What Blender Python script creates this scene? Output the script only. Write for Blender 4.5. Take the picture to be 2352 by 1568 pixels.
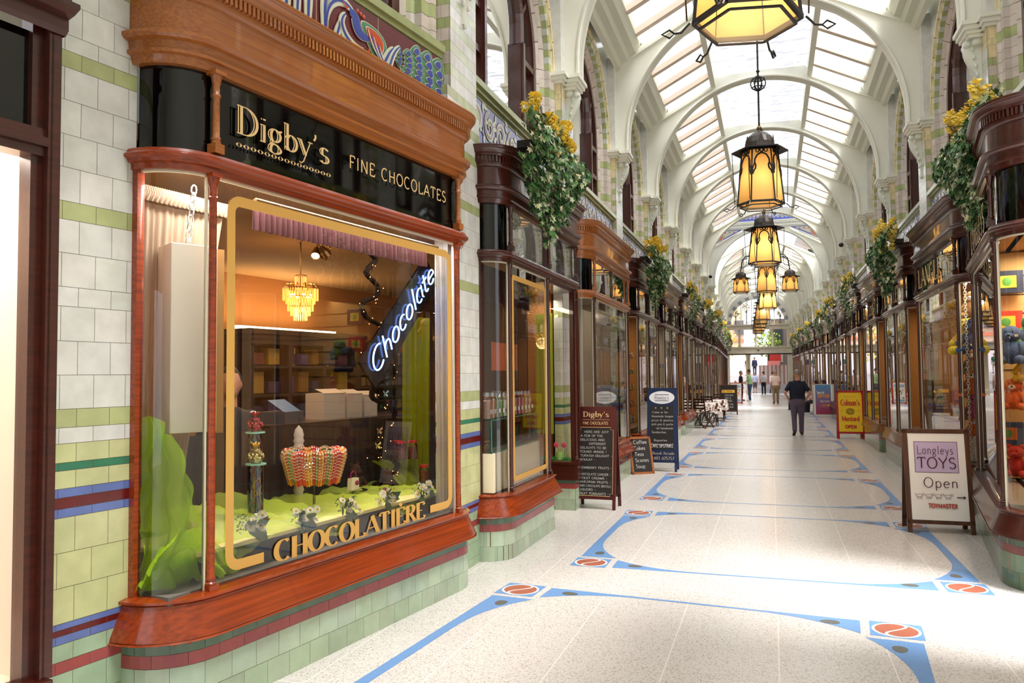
import bpy, bmesh, math, random
from mathutils import Matrix, Vector
random.seed(7)
PI = math.pi
for o in list(bpy.data.objects): bpy.data.objects.remove(o, do_unlink=True)
SC = bpy.context.scene; COL = SC.collection

# ---------------------------------------------------------------- camera
def rad(a): return math.radians(a)
CAMH, FPX, PITCH, ROLL, YAW = 1.65, 1778.7, .0437, -.0096, .3232
cd = bpy.data.cameras.new('camera'); cam = bpy.data.objects.new('camera', cd); COL.objects.link(cam)
cd.sensor_fit = 'HORIZONTAL'; cd.sensor_width = 36; cd.lens = 36 * FPX / 2352; cd.clip_start = .05; cd.clip_end = 400
_rt = Vector((math.cos(YAW), math.sin(YAW), 0))
_fw = Vector((-math.sin(YAW) * math.cos(PITCH), math.cos(YAW) * math.cos(PITCH), math.sin(PITCH)))
_up = _rt.cross(_fw)
_r2 = _rt * math.cos(ROLL) + _up * math.sin(ROLL); _u2 = -_rt * math.sin(ROLL) + _up * math.cos(ROLL)
_m = Matrix((_r2, _u2, -_fw)).transposed().to_4x4(); _m.translation = (0, 0, CAMH)
cam.matrix_world = _m; SC.camera = cam

# ---------------------------------------------------------------- world, sun, exposure
SC.view_settings.view_transform = 'Standard'
try: SC.view_settings.look = 'None'
except Exception: pass
SC.view_settings.gamma = 1; SC.view_settings.use_curve_mapping = False
SC.view_settings.exposure = 0.0
W = bpy.data.worlds.new('sky'); SC.world = W; W.use_nodes = True
wn = W.node_tree.nodes; wl = W.node_tree.links
bg = wn['Background']; bg.inputs[1].default_value = 2.6
tc = wn.new('ShaderNodeTexCoord'); sx = wn.new('ShaderNodeSeparateXYZ'); rp = wn.new('ShaderNodeValToRGB')
wl.new(tc.outputs['Generated'], sx.inputs[0]); wl.new(sx.outputs['Z'], rp.inputs[0]); wl.new(rp.outputs[0], bg.inputs[0])
rp.color_ramp.elements[0].position = 0.0; rp.color_ramp.elements[0].color = (.58, .62, .66, 1)
rp.color_ramp.elements[1].position = .5; rp.color_ramp.elements[1].color = (.93, .97, 1, 1)
sd = bpy.data.lights.new('sun', 'SUN'); sd.energy = 10.5; sd.angle = rad(22); sd.color = (1, .98, .965)
so = bpy.data.objects.new('sun', sd); COL.objects.link(so)
so.rotation_euler = Vector((-.38, .2, -1)).to_track_quat('-Z', 'Y').to_euler()

# ---------------------------------------------------------------- materials
MATS = {}
def lin(c):
    if isinstance(c, str):
        c = [int(c[i:i + 2], 16) / 255 for i in (0, 2, 4)]
        c = [x / 12.92 if x <= .04045 else ((x + .055) / 1.055) ** 2.4 for x in c]
    return (c[0], c[1], c[2], 1)
def mat(name, c='808080', rough=.5, metal=0., attr=False, noise=0., nscale=8., c2=None, stretch=(1, 1, 1), emis=None, es=1., bump=0., spec=.5, trans=0., alpha=1., coat=0., sheen=0.):
    if name in MATS: return MATS[name]
    m = bpy.data.materials.new(name); m.use_nodes = True; n = m.node_tree.nodes; l = m.node_tree.links
    b = n['Principled BSDF']; b.inputs['Roughness'].default_value = rough; b.inputs['Metallic'].default_value = metal
    b.inputs['Specular IOR Level'].default_value = spec; b.inputs['Coat Weight'].default_value = coat
    b.inputs['Alpha'].default_value = alpha
    b.inputs['Transmission Weight'].default_value = trans
    col = None
    if attr:
        a = n.new('ShaderNodeAttribute'); a.attribute_name = 'Col'; col = a.outputs['Color']
    else: b.inputs['Base Color'].default_value = lin(c)
    if noise or c2 or bump:
        t = n.new('ShaderNodeTexCoord'); mp = n.new('ShaderNodeMapping'); mp.inputs['Scale'].default_value = stretch
        nz = n.new('ShaderNodeTexNoise'); nz.inputs['Scale'].default_value = nscale; nz.inputs['Detail'].default_value = 5
        l.new(t.outputs['Object'], mp.inputs[0]); l.new(mp.outputs[0], nz.inputs['Vector'])
        mx = n.new('ShaderNodeMix'); mx.data_type = 'RGBA'
        rr = n.new('ShaderNodeValToRGB'); rr.color_ramp.elements[0].position = .36; rr.color_ramp.elements[1].position = .64
        l.new(nz.outputs['Fac'], rr.inputs[0]); l.new(rr.outputs[0], mx.inputs[0])
        if attr:
            dk = n.new('ShaderNodeMix'); dk.data_type = 'RGBA'; dk.blend_type = 'MULTIPLY'; dk.inputs[0].default_value = noise or .1
            l.new(col, dk.inputs[6]); dk.inputs[7].default_value = (.55, .55, .5, 1)
            l.new(dk.outputs[2], mx.inputs[6]); l.new(col, mx.inputs[7])
        else:
            a1 = lin(c); mx.inputs[6].default_value = a1
            mx.inputs[7].default_value = lin(c2) if c2 else tuple(x * (1 - noise) for x in a1[:3]) + (1,)
        if noise or c2: col = mx.outputs[2]
        if bump:
            bp = n.new('ShaderNodeBump'); bp.inputs['Strength'].default_value = bump; bp.inputs['Distance'].default_value = .01
            l.new(nz.outputs['Fac'], bp.inputs['Height']); l.new(bp.outputs[0], b.inputs['Normal'])
    if col is not None: l.new(col, b.inputs['Base Color'])
    if emis:
        b.inputs['Emission Color'].default_value = lin(emis); b.inputs['Emission Strength'].default_value = es
    MATS[name] = m; return m
def glass(name, tint=(1, 1, 1), refl=1.6, rough=0., base=0.02, dark=1.0):
    if name in MATS: return MATS[name]
    m = bpy.data.materials.new(name); m.use_nodes = True; n = m.node_tree.nodes; l = m.node_tree.links
    n.remove(n['Principled BSDF']); out = n['Material Output']
    tr = n.new('ShaderNodeBsdfTransparent'); tr.inputs[0].default_value = (*[x * dark for x in tint], 1)
    gl = n.new('ShaderNodeBsdfGlossy'); gl.inputs['Roughness'].default_value = rough
    fr = n.new('ShaderNodeFresnel'); fr.inputs[0].default_value = 1.5
    geo = n.new('ShaderNodeNewGeometry')
    iv = n.new('ShaderNodeMix'); iv.data_type = 'FLOAT'; iv.inputs[2].default_value = 1.5; iv.inputs[3].default_value = 1 / 1.5
    l.new(geo.outputs['Backfacing'], iv.inputs[0])
    iv.inputs[3].default_value = 1.5
    l.new(iv.outputs[0], fr.inputs[0])
    ml = n.new('ShaderNodeMath'); ml.operation = 'MULTIPLY_ADD'; ml.inputs[1].default_value = refl; ml.inputs[2].default_value = base; ml.use_clamp = True
    l.new(fr.outputs[0], ml.inputs[0])
    mx = n.new('ShaderNodeMixShader'); l.new(ml.outputs[0], mx.inputs[0]); l.new(tr.outputs[0], mx.inputs[1]); l.new(gl.outputs[0], mx.inputs[2])
    l.new(mx.outputs[0], out.inputs[0]); MATS[name] = m; return m
def sheer(name, c, trans=.5, tl=.5, noise=None):
    """thin cloth: diffuse + translucent + see-through"""
    if name in MATS: return MATS[name]
    m = bpy.data.materials.new(name); m.use_nodes = True; n = m.node_tree.nodes; l = m.node_tree.links
    n.remove(n['Principled BSDF']); out = n['Material Output']; cc = lin(c)
    d = n.new('ShaderNodeBsdfDiffuse'); d.inputs[0].default_value = cc
    t = n.new('ShaderNodeBsdfTranslucent'); t.inputs[0].default_value = cc
    p = n.new('ShaderNodeBsdfTransparent')
    if noise:
        tc_ = n.new('ShaderNodeTexCoord'); mp = n.new('ShaderNodeMapping'); mp.inputs['Scale'].default_value = (1.2, 5, 1); mp.inputs['Rotation'].default_value = (0, 0, .4)
        nz = n.new('ShaderNodeTexNoise'); nz.inputs['Scale'].default_value = 2.4; nz.inputs['Detail'].default_value = 8; l.new(tc_.outputs['Object'], mp.inputs[0]); l.new(mp.outputs[0], nz.inputs['Vector'])
        r_ = n.new('ShaderNodeValToRGB'); r_.color_ramp.elements[0].position = .38; r_.color_ramp.elements[0].color = lin(noise); r_.color_ramp.elements[1].position = .6; r_.color_ramp.elements[1].color = cc
        l.new(nz.outputs['Fac'], r_.inputs[0]); l.new(r_.outputs[0], d.inputs[0]); l.new(r_.outputs[0], t.inputs[0])
    a = n.new('ShaderNodeMixShader'); a.inputs[0].default_value = tl; l.new(d.outputs[0], a.inputs[1]); l.new(t.outputs[0], a.inputs[2])
    b = n.new('ShaderNodeMixShader'); b.inputs[0].default_value = trans; l.new(a.outputs[0], b.inputs[1]); l.new(p.outputs[0], b.inputs[2])
    l.new(b.outputs[0], out.inputs[0]); MATS[name] = m; return m

TILE = mat('glazed_tile', rough=.16, attr=True, noise=.28, nscale=9, spec=.5)
PAINT = mat('painted_colours', rough=.5, attr=True)
WOODH = mat('honey_mahogany', 'ad672f', .28, c2='935325', stretch=(.5, 24, 30), nscale=3, coat=.35)
WOODR = mat('red_mahogany', '9e3d12', .26, c2='7f2f0e', stretch=(.45, 14, 18), nscale=3, coat=.4)
WOODD = mat('dark_mahogany', '48190f', .3, c2='38120b', stretch=(.45, 14, 18), nscale=3, coat=.4)
BLACKG = mat('black_glass', '030303', .04, spec=.6)
CREAM = mat('cream_paint', 'ecebdc', .5, noise=.05, nscale=1.5)
PLATE = mat('grey_cream_paint', 'd6d6c4', .5)
PINKB = mat('pink_cream_paint', 'e6d2c0', .5)
CORB = mat('stone_white_glaze', 'dfe2d4', .35)
GOLD = mat('gold_leaf', 'e2c088', .4, spec=.3)
GOLDW = mat('gold_window_paint', 'd0a050', .5)
IRON = mat('black_iron', '17120f', .45, noise=.3, nscale=30)
BRASS = mat('dull_brass', '8a6f45', .35, metal=.9)
AMBER = sheer('amber_glass', 'f4c67c', .0, .5)
GLS = glass('shop_glass', refl=1.5, base=.015)
GLSR = glass('reflecting_glass', refl=2.2, base=.22, tint=(.8, .85, .85))
SKYG = glass('skylight_glass', refl=.5, base=0)
FROST = sheer('frosted_wired_glass', 'b4b4b6', .03, .9, noise='6f7074')
GROUT = mat('grout', '6a5442', .8)
SKIN = mat('skin', 'c98f72', .5, noise=.12, nscale=20)

# ---------------------------------------------------------------- mesh builder
class MB:
    def __init__(s): s.v = []; s.f = []; s.c = []; s.m = []
    def vert(s, p): s.v.append((p[0], p[1], p[2])); return len(s.v) - 1
    def poly(s, pts, col=(1, 1, 1), mi=0):
        i = len(s.v); s.v += [(p[0], p[1], p[2]) for p in pts]; s.f.append(list(range(i, i + len(pts)))); s.c.append(col); s.m.append(mi); return s
    def grid(s, rows, col=(1, 1, 1), mi=0, close=False, closer=False):
        i = len(s.v); nr = len(rows); nc = len(rows[0])
        for r in rows: s.v += [(p[0], p[1], p[2]) for p in r]
        for a in range(nr - (0 if closer else 1)):
            for b in range(nc - (0 if close else 1)):
                a2 = (a + 1) % nr; b2 = (b + 1) % nc
                s.f.append([i + a * nc + b, i + a * nc + b2, i + a2 * nc + b2, i + a2 * nc + b]); s.c.append(col(a, b) if callable(col) else col); s.m.append(mi)
        return s
    def box(s, a, b, col=(1, 1, 1), mi=0, M=None):
        x0, y0, z0 = a; x1, y1, z1 = b
        P = [(x0, y0, z0), (x1, y0, z0), (x1, y1, z0), (x0, y1, z0), (x0, y0, z1), (x1, y0, z1), (x1, y1, z1), (x0, y1, z1)]
        if M is not None: P = [tuple(M @ Vector(p)) for p in P]
        i = len(s.v); s.v += P
        for q in ((3, 2, 1, 0), (4, 5, 6, 7), (0, 1, 5, 4), (1, 2, 6, 5), (2, 3, 7, 6), (3, 0, 4, 7)):
            s.f.append([i + k for k in q]); s.c.append(col); s.m.append(mi)
        return s
    def bar(s, a, b, w, h=None, up=(0, 0, 1), col=(1, 1, 1), mi=0):
        a = Vector(a); b = Vector(b); h = h or w; d = (b - a); L = d.length
        if L < 1e-6: return s
        d /= L; u = Vector(up)
        if abs(d.dot(u)) > .98: u = Vector((1, 0, 0))
        x = d.cross(u).normalized(); z = x.cross(d)
        M = Matrix((x, d, z)).transposed().to_4x4(); M.translation = a
        return s.box((-w / 2, 0, -h / 2), (w / 2, L, h / 2), col, mi, M)
    def tube(s, pts, r, seg=8, col=(1, 1, 1), mi=0, closed=False, cap=True):
        pts = [Vector(p) for p in pts]; n = len(pts); R = r if isinstance(r, (list, tuple)) else [r] * n
        rows = []; prev = None
        for k, p in enumerate(pts):
            if closed: t = pts[(k + 1) % n] - pts[k - 1]
            else: t = pts[min(k + 1, n - 1)] - pts[max(k - 1, 0)]
            if t.length < 1e-9: t = Vector((0, 0, 1))
            t.normalize()
            if prev is None:
                u = Vector((0, 0, 1)) if abs(t.z) < .9 else Vector((1, 0, 0)); prev = (u - t * u.dot(t)).normalized()
            else:
                q = prev - t * prev.dot(t); prev = q.normalized() if q.length > 1e-6 else prev
            w = t.cross(prev)
            rows.append([p + (prev * math.cos(2 * PI * j / seg) + w * math.sin(2 * PI * j / seg)) * R[k] for j in range(seg)])
        s.grid(rows, col, mi, close=True, closer=closed)
        if cap and not closed: s.poly(rows[0][::-1], col, mi); s.poly(rows[-1], col, mi)
        return s
    def lathe(s, prof, c=(0, 0, 0), seg=16, col=(1, 1, 1), mi=0, rot=0., sq=None, M=None):
        rows = []
        for r, z in prof:
            row = [Vector((c[0] + r * math.cos(2 * PI * j / seg + rot), c[1] + r * math.sin(2 * PI * j / seg + rot), c[2] + z)) for j in range(seg)]
            if M is not None: row = [M @ p for p in row]
            rows.append(row)
        return s.grid(rows, col, mi, close=True)
    def ball(s, c, r, seg=12, rings=8, col=(1, 1, 1), mi=0, sc=(1, 1, 1), M=None):
        rows = []
        for i in range(rings + 1):
            a = -PI / 2 + PI * i / rings; z = math.sin(a); q = max(math.cos(a), .001)
            row = [Vector((q * math.cos(2 * PI * j / seg) * r * sc[0], q * math.sin(2 * PI * j / seg) * r * sc[1], z * r * sc[2])) for j in range(seg)]
            if M is not None: row = [M @ p for p in row]
            rows.append([p + Vector(c) for p in row])
        return s.grid(rows, col, mi, close=True)
    def prism(s, pts, y0, y1, col=(1, 1, 1), mi=0):
        """outline in x,z extruded in y"""
        n = len(pts); s.poly([(p[0], y0, p[1]) for p in pts], col, mi); s.poly([(p[0], y1, p[1]) for p in pts][::-1], col, mi)
        s.grid([[(p[0], y0, p[1]) for p in pts], [(p[0], y1, p[1]) for p in pts]], col, mi, close=True); return s
    def mesh(s, mats, smooth=False, auto=None):
        me = bpy.data.meshes.new('m'); me.from_pydata(s.v, [], s.f)
        if not isinstance(mats, (list, tuple)): mats = [mats]
        for m in mats: me.materials.append(m)
        if len(mats) > 1: me.polygons.foreach_set('material_index', s.m)
        if smooth: me.polygons.foreach_set('use_smooth', [True] * len(s.f))
        if any(m.name in ('glazed_tile', 'painted_colours') or m.name.startswith('vc_') for m in mats):
            at = me.color_attributes.new('Col', 'FLOAT_COLOR', 'CORNER'); d = []
            for f, c in zip(s.f, s.c): d += [c[0], c[1], c[2], 1.0] * len(f)
            at.data.foreach_set('color', d)
        me.update(); return me
    def build(s, name, mats, parent=None, smooth=False, M=None, bevel=0.):
        me = s.mesh(mats, smooth); me.name = name
        return obj(name, me, parent, M, bevel)
def obj(name, me, parent=None, M=None, bevel=0.):
    o = bpy.data.objects.new(name, me); COL.objects.link(o)
    if parent is not None: o.parent = parent
    if M is not None: o.matrix_basis = M
    if bevel:
        b = o.modifiers.new('bevel', 'BEVEL'); b.width = bevel; b.segments = 2; b.limit_method = 'ANGLE'
    return o
def smooth_by_angle(o, a=40):
    me = o.data; me.polygons.foreach_set('use_smooth', [True] * len(me.polygons))
    bm = bmesh.new(); bm.from_mesh(me); bmesh.ops.remove_doubles(bm, verts=bm.verts, dist=1e-5)
    for e in bm.edges: e.smooth = not (len(e.link_faces) != 2 or e.calc_face_angle(0) > rad(a))
    bm.to_mesh(me); bm.free(); return o
def thing(name, label, cat, M=None, group=None, kind=None):
    o = bpy.data.objects.new(name, None); o.empty_display_size = .1; COL.objects.link(o)
    if M is not None: o.matrix_world = M
    return tag(o, label, cat, group, kind)
def tag(o, label=None, cat=None, group=None, kind=None):
    if label: o['label'] = label
    if cat: o['category'] = cat
    if group: o['group'] = group
    if kind: o['kind'] = kind
    return o
def struct(o): o['kind'] = 'structure'; return o
def dup(r, M, label=None, group=None):
    c = r.copy(); COL.objects.link(c); c.matrix_world = M
    if label: c['label'] = label
    if group: c['group'] = group
    def rec(a, b):
        for ch in list(a.children):
            d = ch.copy(); COL.objects.link(d); d.parent = b; d.matrix_parent_inverse = ch.matrix_parent_inverse.copy(); rec(ch, d)
    rec(r, c); return c
def T(x=0, y=0, z=0, rz=0, s=1): return Matrix.Translation((x, y, z)) @ Matrix.Rotation(rz, 4, 'Z') @ Matrix.Diagonal((s, s, s, 1))
def C(h): return lin(h)[:3]
def vary(c, a=.06):
    k = 1 + random.uniform(-a, a); return tuple(max(0, min(1, x * k * (1 + random.uniform(-a, a) * .4))) for x in c)

# frames: x = to the viewer's right along the wall, y = into the wall, z up
BEND = rad(8.6); P0 = Vector((-2.319, 5.865, 0)); FARA = rad(1.86)
FL = lambda x, y: T(x, y, 0, rad(90)); FR = lambda x, y: T(x, y, 0, rad(-90))
FLN = T(P0.x, P0.y, 0, rad(90) - BEND)                 # chocolate shop: x = distance along its front
PB = 3.67; Y0 = 9.87; CX = -.09; YG = 35.3
def FC(y):            # centre line frame of the arcade, x right, y forward
    if y <= YG: return T(CX, y, 0, 0)
    d = y - YG; return T(CX - math.sin(FARA) * d, YG + math.cos(FARA) * d, 0, FARA)
def side(y, left):    # wall frame (at the glass line of the shops, 2.21 from the centre line) at distance y
    F = FC(y); return F @ (T(-2.21, 0, 0, rad(90)) if left else T(2.21, 0, 0, rad(-90)))

# ---------------------------------------------------------------- lettering: skeleton glyphs
def arc(cx, cy, rx, ry, a0, a1, n=12): return [(cx + rx * math.cos(rad(a0 + (a1 - a0) * i / n)), cy + ry * math.sin(rad(a0 + (a1 - a0) * i / n))) for i in range(n + 1)]
G = {}
def g(ch, w, *st): G[ch] = (w, st)
S = 1
g('A', .72, ([(.0, 0), (.36, 1)], S, 0, 'n'), ([(.36, 1), (.72, 0)], 0, S), ([(.13, .34), (.6, .34)], 0, 0))
g('B', .6, ([(.1, 0), (.1, 1)], S, S), ([(.1, 1), (.32, 1)] + arc(.32, .77, .2, .23, 90, -90) + [(.1, .54)], 0, 0), ([(.1, .54), (.34, .54)] + arc(.34, .27, .25, .27, 90, -90) + [(.1, 0)], 0, 0))
g('C', .68, (arc(.38, .5, .34, .5, 52, 310, 20), 0, 0))
g('D', .72, ([(.1, 0), (.1, 1)], S, S), ([(.1, 1), (.28, 1)] + arc(.28, .5, .38, .5, 90, -90, 16) + [(.1, 0)], 0, 0))
g('E', .58, ([(.1, 0), (.1, 1)], S, S), ([(.1, 1), (.52, 1), (.54, .84)], 0, 0), ([(.1, .52), (.42, .52)], 0, 0), ([(.1, 0), (.54, 0), (.57, .18)], 0, 0))
g('F', .55, ([(.1, 0), (.1, 1)], S, S), ([(.1, 1), (.52, 1), (.54, .84)], 0, 0), ([(.1, .52), (.42, .52)], 0, 0))
g('G', .74, (arc(.38, .5, .34, .5, 52, 330, 20) + [(.68, .42)], 0, 0), ([(.45, .42), (.72, .42)], 0, 0))
g('H', .72, ([(.1, 0), (.1, 1)], S, S), ([(.62, 0), (.62, 1)], S, S), ([(.1, .52), (.62, .52)], 0, 0))
g('I', .28, ([(.14, 0), (.14, 1)], S, S))
g('J', .42, ([(.3, 1), (.3, .2)] + arc(.16, .2, .14, .2, 0, -150, 8), S, 0))
g('K', .66, ([(.1, 0), (.1, 1)], S, S), ([(.1, .4), (.6, 1)], 0, 0, 'n'), ([(.26, .58), (.64, 0)], 0, S))
g('L', .56, ([(.1, 0), (.1, 1)], S, S), ([(.1, 0), (.52, 0), (.55, .18)], 0, 0))
g('M', .86, ([(.1, 0), (.1, 1)], S, S, 'n'), ([(.1, 1), (.43, .1)], 0, 0), ([(.43, .1), (.76, 1)], 0, 0, 'n'), ([(.76, 1), (.76, 0)], S, S))
g('N', .74, ([(.1, 0), (.1, 1)], S, S, 'n'), ([(.1, 1), (.64, 0)], 0, 0), ([(.64, 0), (.64, 1)], 0, S, 'n'))
g('O', .76, (arc(.38, .5, .34, .5, 90, 450, 28), 0, 0))
g('P', .58, ([(.1, 0), (.1, 1)], S, S), ([(.1, 1), (.3, 1)] + arc(.3, .74, .24, .26, 90, -90) + [(.1, .48)], 0, 0))
g('Q', .76, (arc(.38, .5, .34, .5, 90, 450, 28), 0, 0), ([(.45, .22), (.72, -.08)], 0, 0))
g('R', .66, ([(.1, 0), (.1, 1)], S, S), ([(.1, 1), (.3, 1)] + arc(.3, .76, .23, .24, 90, -90) + [(.1, .52)], 0, 0), ([(.3, .52), (.62, 0)], 0, S))
g('S', .54, (arc(.28, .76, .2, .24, 30, 250, 10) + [(.3, .52)] + arc(.27, .26, .22, .26, 70, -150, 12), 0, 0))
g('T', .66, ([(.33, 0), (.33, 1)], S, 0), ([(.04, .84), (.06, 1), (.6, 1), (.62, .84)], 0, 0))
g('U', .7, ([(.1, 1), (.1, .32)] + arc(.35, .3, .25, .3, 180, 360, 12) + [(.6, 1)], S, S))
g('V', .7, ([(.02, 1), (.35, 0)], S, 0), ([(.35, 0), (.68, 1)], 0, S, 'n'))
g('W', .96, ([(.02, 1), (.26, 0)], S, 0), ([(.26, 0), (.48, 1)], 0, 0, 'n'), ([(.48, 1), (.72, 0)], 0, 0), ([(.72, 0), (.94, 1)], 0, S, 'n'))
g('X', .66, ([(.04, 1), (.62, 0)], S, S), ([(.04, 0), (.62, 1)], S, S, 'n'))
g('Y', .66, ([(.02, 1), (.33, .48), (.33, 0)], S, S), ([(.64, 1), (.33, .48)], S, 0, 'n'))
g('Z', .62, ([(.06, 1), (.58, 1), (.04, 0), (.6, 0)], 0, 0))
g('È', .58, *(G['E'][1] + (([(.2, 1.3), (.36, 1.12)], 0, 0),)))
g("'", .22, ([(.12, 1.02), (.13, .9), (.06, .76)], 0, 0, 'w')); g('’', .22, *G["'"][1])
g('!', .24, ([(.12, 1), (.12, .3)], 0, 0), ([(.12, .06), (.12, .0)], 0, 0)); g('-', .4, ([(.06, .45), (.36, .5)], 0, 0)); g('~', .4, ([(.04, .42), (.14, .52), (.24, .42), (.36, .5)], 0, 0))
g('&', .7, ([(.64, .0), (.2, .7)] + arc(.3, .8, .13, .18, 210, -40, 10) + [(.1, .3)] + arc(.28, .22, .2, .22, 170, 350, 10), 0, 0)); g(' ', .4); g('.', .2, ([(.1, .0), (.1, .05)], 0, 0))
X = .62
g('a', .52, (arc(.25, .31, .2, .31, 60, 360 - 60, 14), 0, 0), ([(.44, X), (.44, .06), (.5, 0)], 0, 0))
g('b', .54, ([(.1, 1.02), (.1, 0)], S, 0), (arc(.28, .31, .2, .31, 150, -150, 16), 0, 0))
g('c', .46, (arc(.26, .31, .21, .31, 50, 310, 14), 0, 0))
g('d', .56, (arc(.26, .31, .2, .31, 40, 320, 16), 0, 0), ([(.46, 1.02), (.46, 0)], S, S))
g('e', .5, ([(.06, .34), (.45, .34)] + arc(.26, .31, .21, .31, 6, 315, 16), 0, 0))
g('f', .34, ([(.14, 0), (.14, .8)] + arc(.26, .84, .12, .18, 180, 50, 6), S, 0), ([(.0, X), (.3, X)], 0, 0))
g('g', .52, (arc(.24, .38, .18, .24, 90, 450, 18), 0, 0), ([(.14, .17), (.1, .08), (.36, .02), (.44, -.1)] + arc(.24, -.14, .2, .16, 10, -170, 10) + [(.08, -.02), (.16, .06)], 0, 0), ([(.38, .54), (.5, .62)], 0, 0))
g('h', .54, ([(.1, 1.02), (.1, 0)], S, S), ([(.1, .42)] + arc(.27, .42, .17, .2, 160, 0, 8) + [(.44, 0)], 0, S))
g('i', .24, ([(.12, X), (.12, 0)], S, S), ([(.12, .86), (.12, .8)], 0, 0))
g('k', .5, ([(.1, 1.02), (.1, 0)], S, S), ([(.1, .24), (.44, X)], 0, 0, 'n'), ([(.2, .36), (.48, 0)], 0, S))
g('l', .24, ([(.12, 1.02), (.12, 0)], S, S))
g('m', .82, ([(.1, X), (.1, 0)], S, S), ([(.1, .42)] + arc(.25, .42, .15, .2, 160, 0, 8) + [(.4, 0)], 0, S), ([(.4, .42)] + arc(.56, .42, .16, .2, 160, 0, 8) + [(.72, 0)], 0, S))
g('n', .54, ([(.1, X), (.1, 0)], S, S), ([(.1, .42)] + arc(.27, .42, .17, .2, 160, 0, 8) + [(.44, 0)], 0, S))
g('o', .52, (arc(.26, .31, .21, .31, 90, 450, 20), 0, 0))
g('p', .54, ([(.1, X), (.1, -.32)], S, S), (arc(.28, .31, .2, .31, 150, -150, 16), 0, 0))
g('q', .54, ([(.44, X), (.44, -.32)], S, S), (arc(.26, .31, .2, .31, 40, 320, 16), 0, 0))
g('r', .38, ([(.1, X), (.1, 0)], S, S), ([(.1, .4)] + arc(.26, .46, .14, .16, 160, 50, 6), 0, 0))
g('s', .42, (arc(.22, .46, .15, .16, 30, 250, 8) + arc(.2, .16, .16, .16, 70, -150, 10), 0, 0))
g('t', .36, ([(.15, .88), (.15, .14)] + arc(.25, .12, .1, .12, 180, 320, 6), 0, 0), ([(.02, X), (.32, X)], 0, 0))
g('u', .54, ([(.1, X), (.1, .2)] + arc(.26, .18, .16, .18, 180, 350, 8), S, 0), ([(.44, X), (.44, 0)], S, S))
g('v', .5, ([(.02, X), (.25, 0)], S, 0), ([(.25, 0), (.48, X)], 0, S, 'n')); g('w', .7, ([(.02, X), (.2, 0)], S, 0), ([(.2, 0), (.35, X), (.52, 0)], 0, 0), ([(.52, 0), (.68, X)], 0, S, 'n'))
g('x', .5, ([(.04, X), (.46, 0)], S, S), ([(.04, 0), (.46, X)], S, S, 'n')); g('z', .46, ([(.05, X), (.42, X), (.04, 0), (.44, 0)], 0, 0))
g('y', .5, ([(.02, X), (.25, .04)], S, 0), ([(.48, X), (.2, -.2), (.1, -.3), (.02, -.26)], S, 0, 'n'))
def glyph_run(s, track=.1):
    x = 0; out = []
    for ch in s:
        w, st = G.get(ch, G.get(ch.upper(), G[' ']))
        out += [([(p[0] + x, p[1]) for p in t[0]],) + tuple(t[1:]) for t in st]; x += w + track
    return out, x - track
def letter_mesh(s, thick=.15, thin=.045, serif=.2, track=.1, d=.004, inline=0.):
    """flat lettering with thick and thin strokes in the x,z plane, unit cap height"""
    mb = MB(); run, w = glyph_run(s, track); k = 0
    def ribbon(pts, ths, y):
        L = []; R = []
        for i, p in enumerate(pts):
            a = pts[max(i - 1, 0)]; b = pts[min(i + 1, len(pts) - 1)]
            if len(pts) > 2 and math.dist(pts[0], pts[-1]) < 1e-4 and i in (0, len(pts) - 1): a = pts[-2]; b = pts[1]
            dx, dy = b[0] - a[0], b[1] - a[1]; l = math.hypot(dx, dy) or 1; nx, ny = -dy / l, dx / l; t = ths(dx / l, dy / l) / 2
            L.append((p[0] + nx * t, p[1] + ny * t)); R.append((p[0] - nx * t, p[1] - ny * t))
        mb.grid([[(q[0], y, q[1]) for q in L], [(q[0], y, q[1]) for q in R]])
    for t in run:
        pts = t[0]; k += 1; y = -d - k * 2e-5; nar = len(t) > 3
        tk = (lambda dx, dy: thin * (2 if t[3] == 'w' else 1.1)) if nar else (lambda dx, dy: thin + (thick - thin) * abs(dy) ** 1.5)
        if inline and not nar:
            ths = lambda dx, dy: thin * .9
            q = pts
            def off(pts, o):
                r = []
                for i, p in enumerate(pts):
                    a = pts[max(i - 1, 0)]; b = pts[min(i + 1, len(pts) - 1)]; dx, dy = b[0] - a[0], b[1] - a[1]; l = math.hypot(dx, dy) or 1
                    r.append((p[0] - o * abs(dy / l) , p[1]))
                return r
            ribbon(off(pts, -inline), lambda dx, dy: thin + (thick * .5 - thin) * abs(dy) ** 1.5, y); ribbon(off(pts, inline), ths, y - 1e-5)
        else: ribbon(pts, tk, y)
        if serif:
            for fl, p in ((t[1], pts[0]), (t[2], pts[-1])):
                if fl: mb.poly([(p[0] - serif / 2, y, p[1] - thin / 2), (p[0] + serif / 2, y, p[1] - thin / 2), (p[0] + serif / 2, y, p[1] + thin / 2), (p[0] - serif / 2, y, p[1] + thin / 2)])
    return mb, w
def fitbox(mb, x, z, w, h=None, y=0., shear=0., wob=0.):
    xs = [v[0] for v in mb.v]; zs = [v[2] for v in mb.v]; x0, x1 = min(xs), max(xs)
    kx = w / (x1 - x0); kz = h if h else kx
    mb.v = [(x + (v[0] - x0 + shear * v[2]) * kx, y + v[1], z + v[2] * kz) for v in mb.v]; return mb
def write(parent, s, x, z, w, h=None, y=0., m=GOLD, kind='serif', name='lettering', M=None, **k):
    """h = cap height; text set in the x,z plane facing -y"""
    if kind == 'serif': mb, _ = letter_mesh(s, **{**dict(thick=.17, thin=.05, serif=.22), **k})
    elif kind == 'hand': mb, _ = letter_mesh(s, **{**dict(thick=.075, thin=.07, serif=0), **k})
    else: mb, _ = letter_mesh(s, **{**dict(thick=.13, thin=.12, serif=0), **k})
    return fitbox(mb, x, z, w, h, y).build(name, m, parent, M=M)
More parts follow.
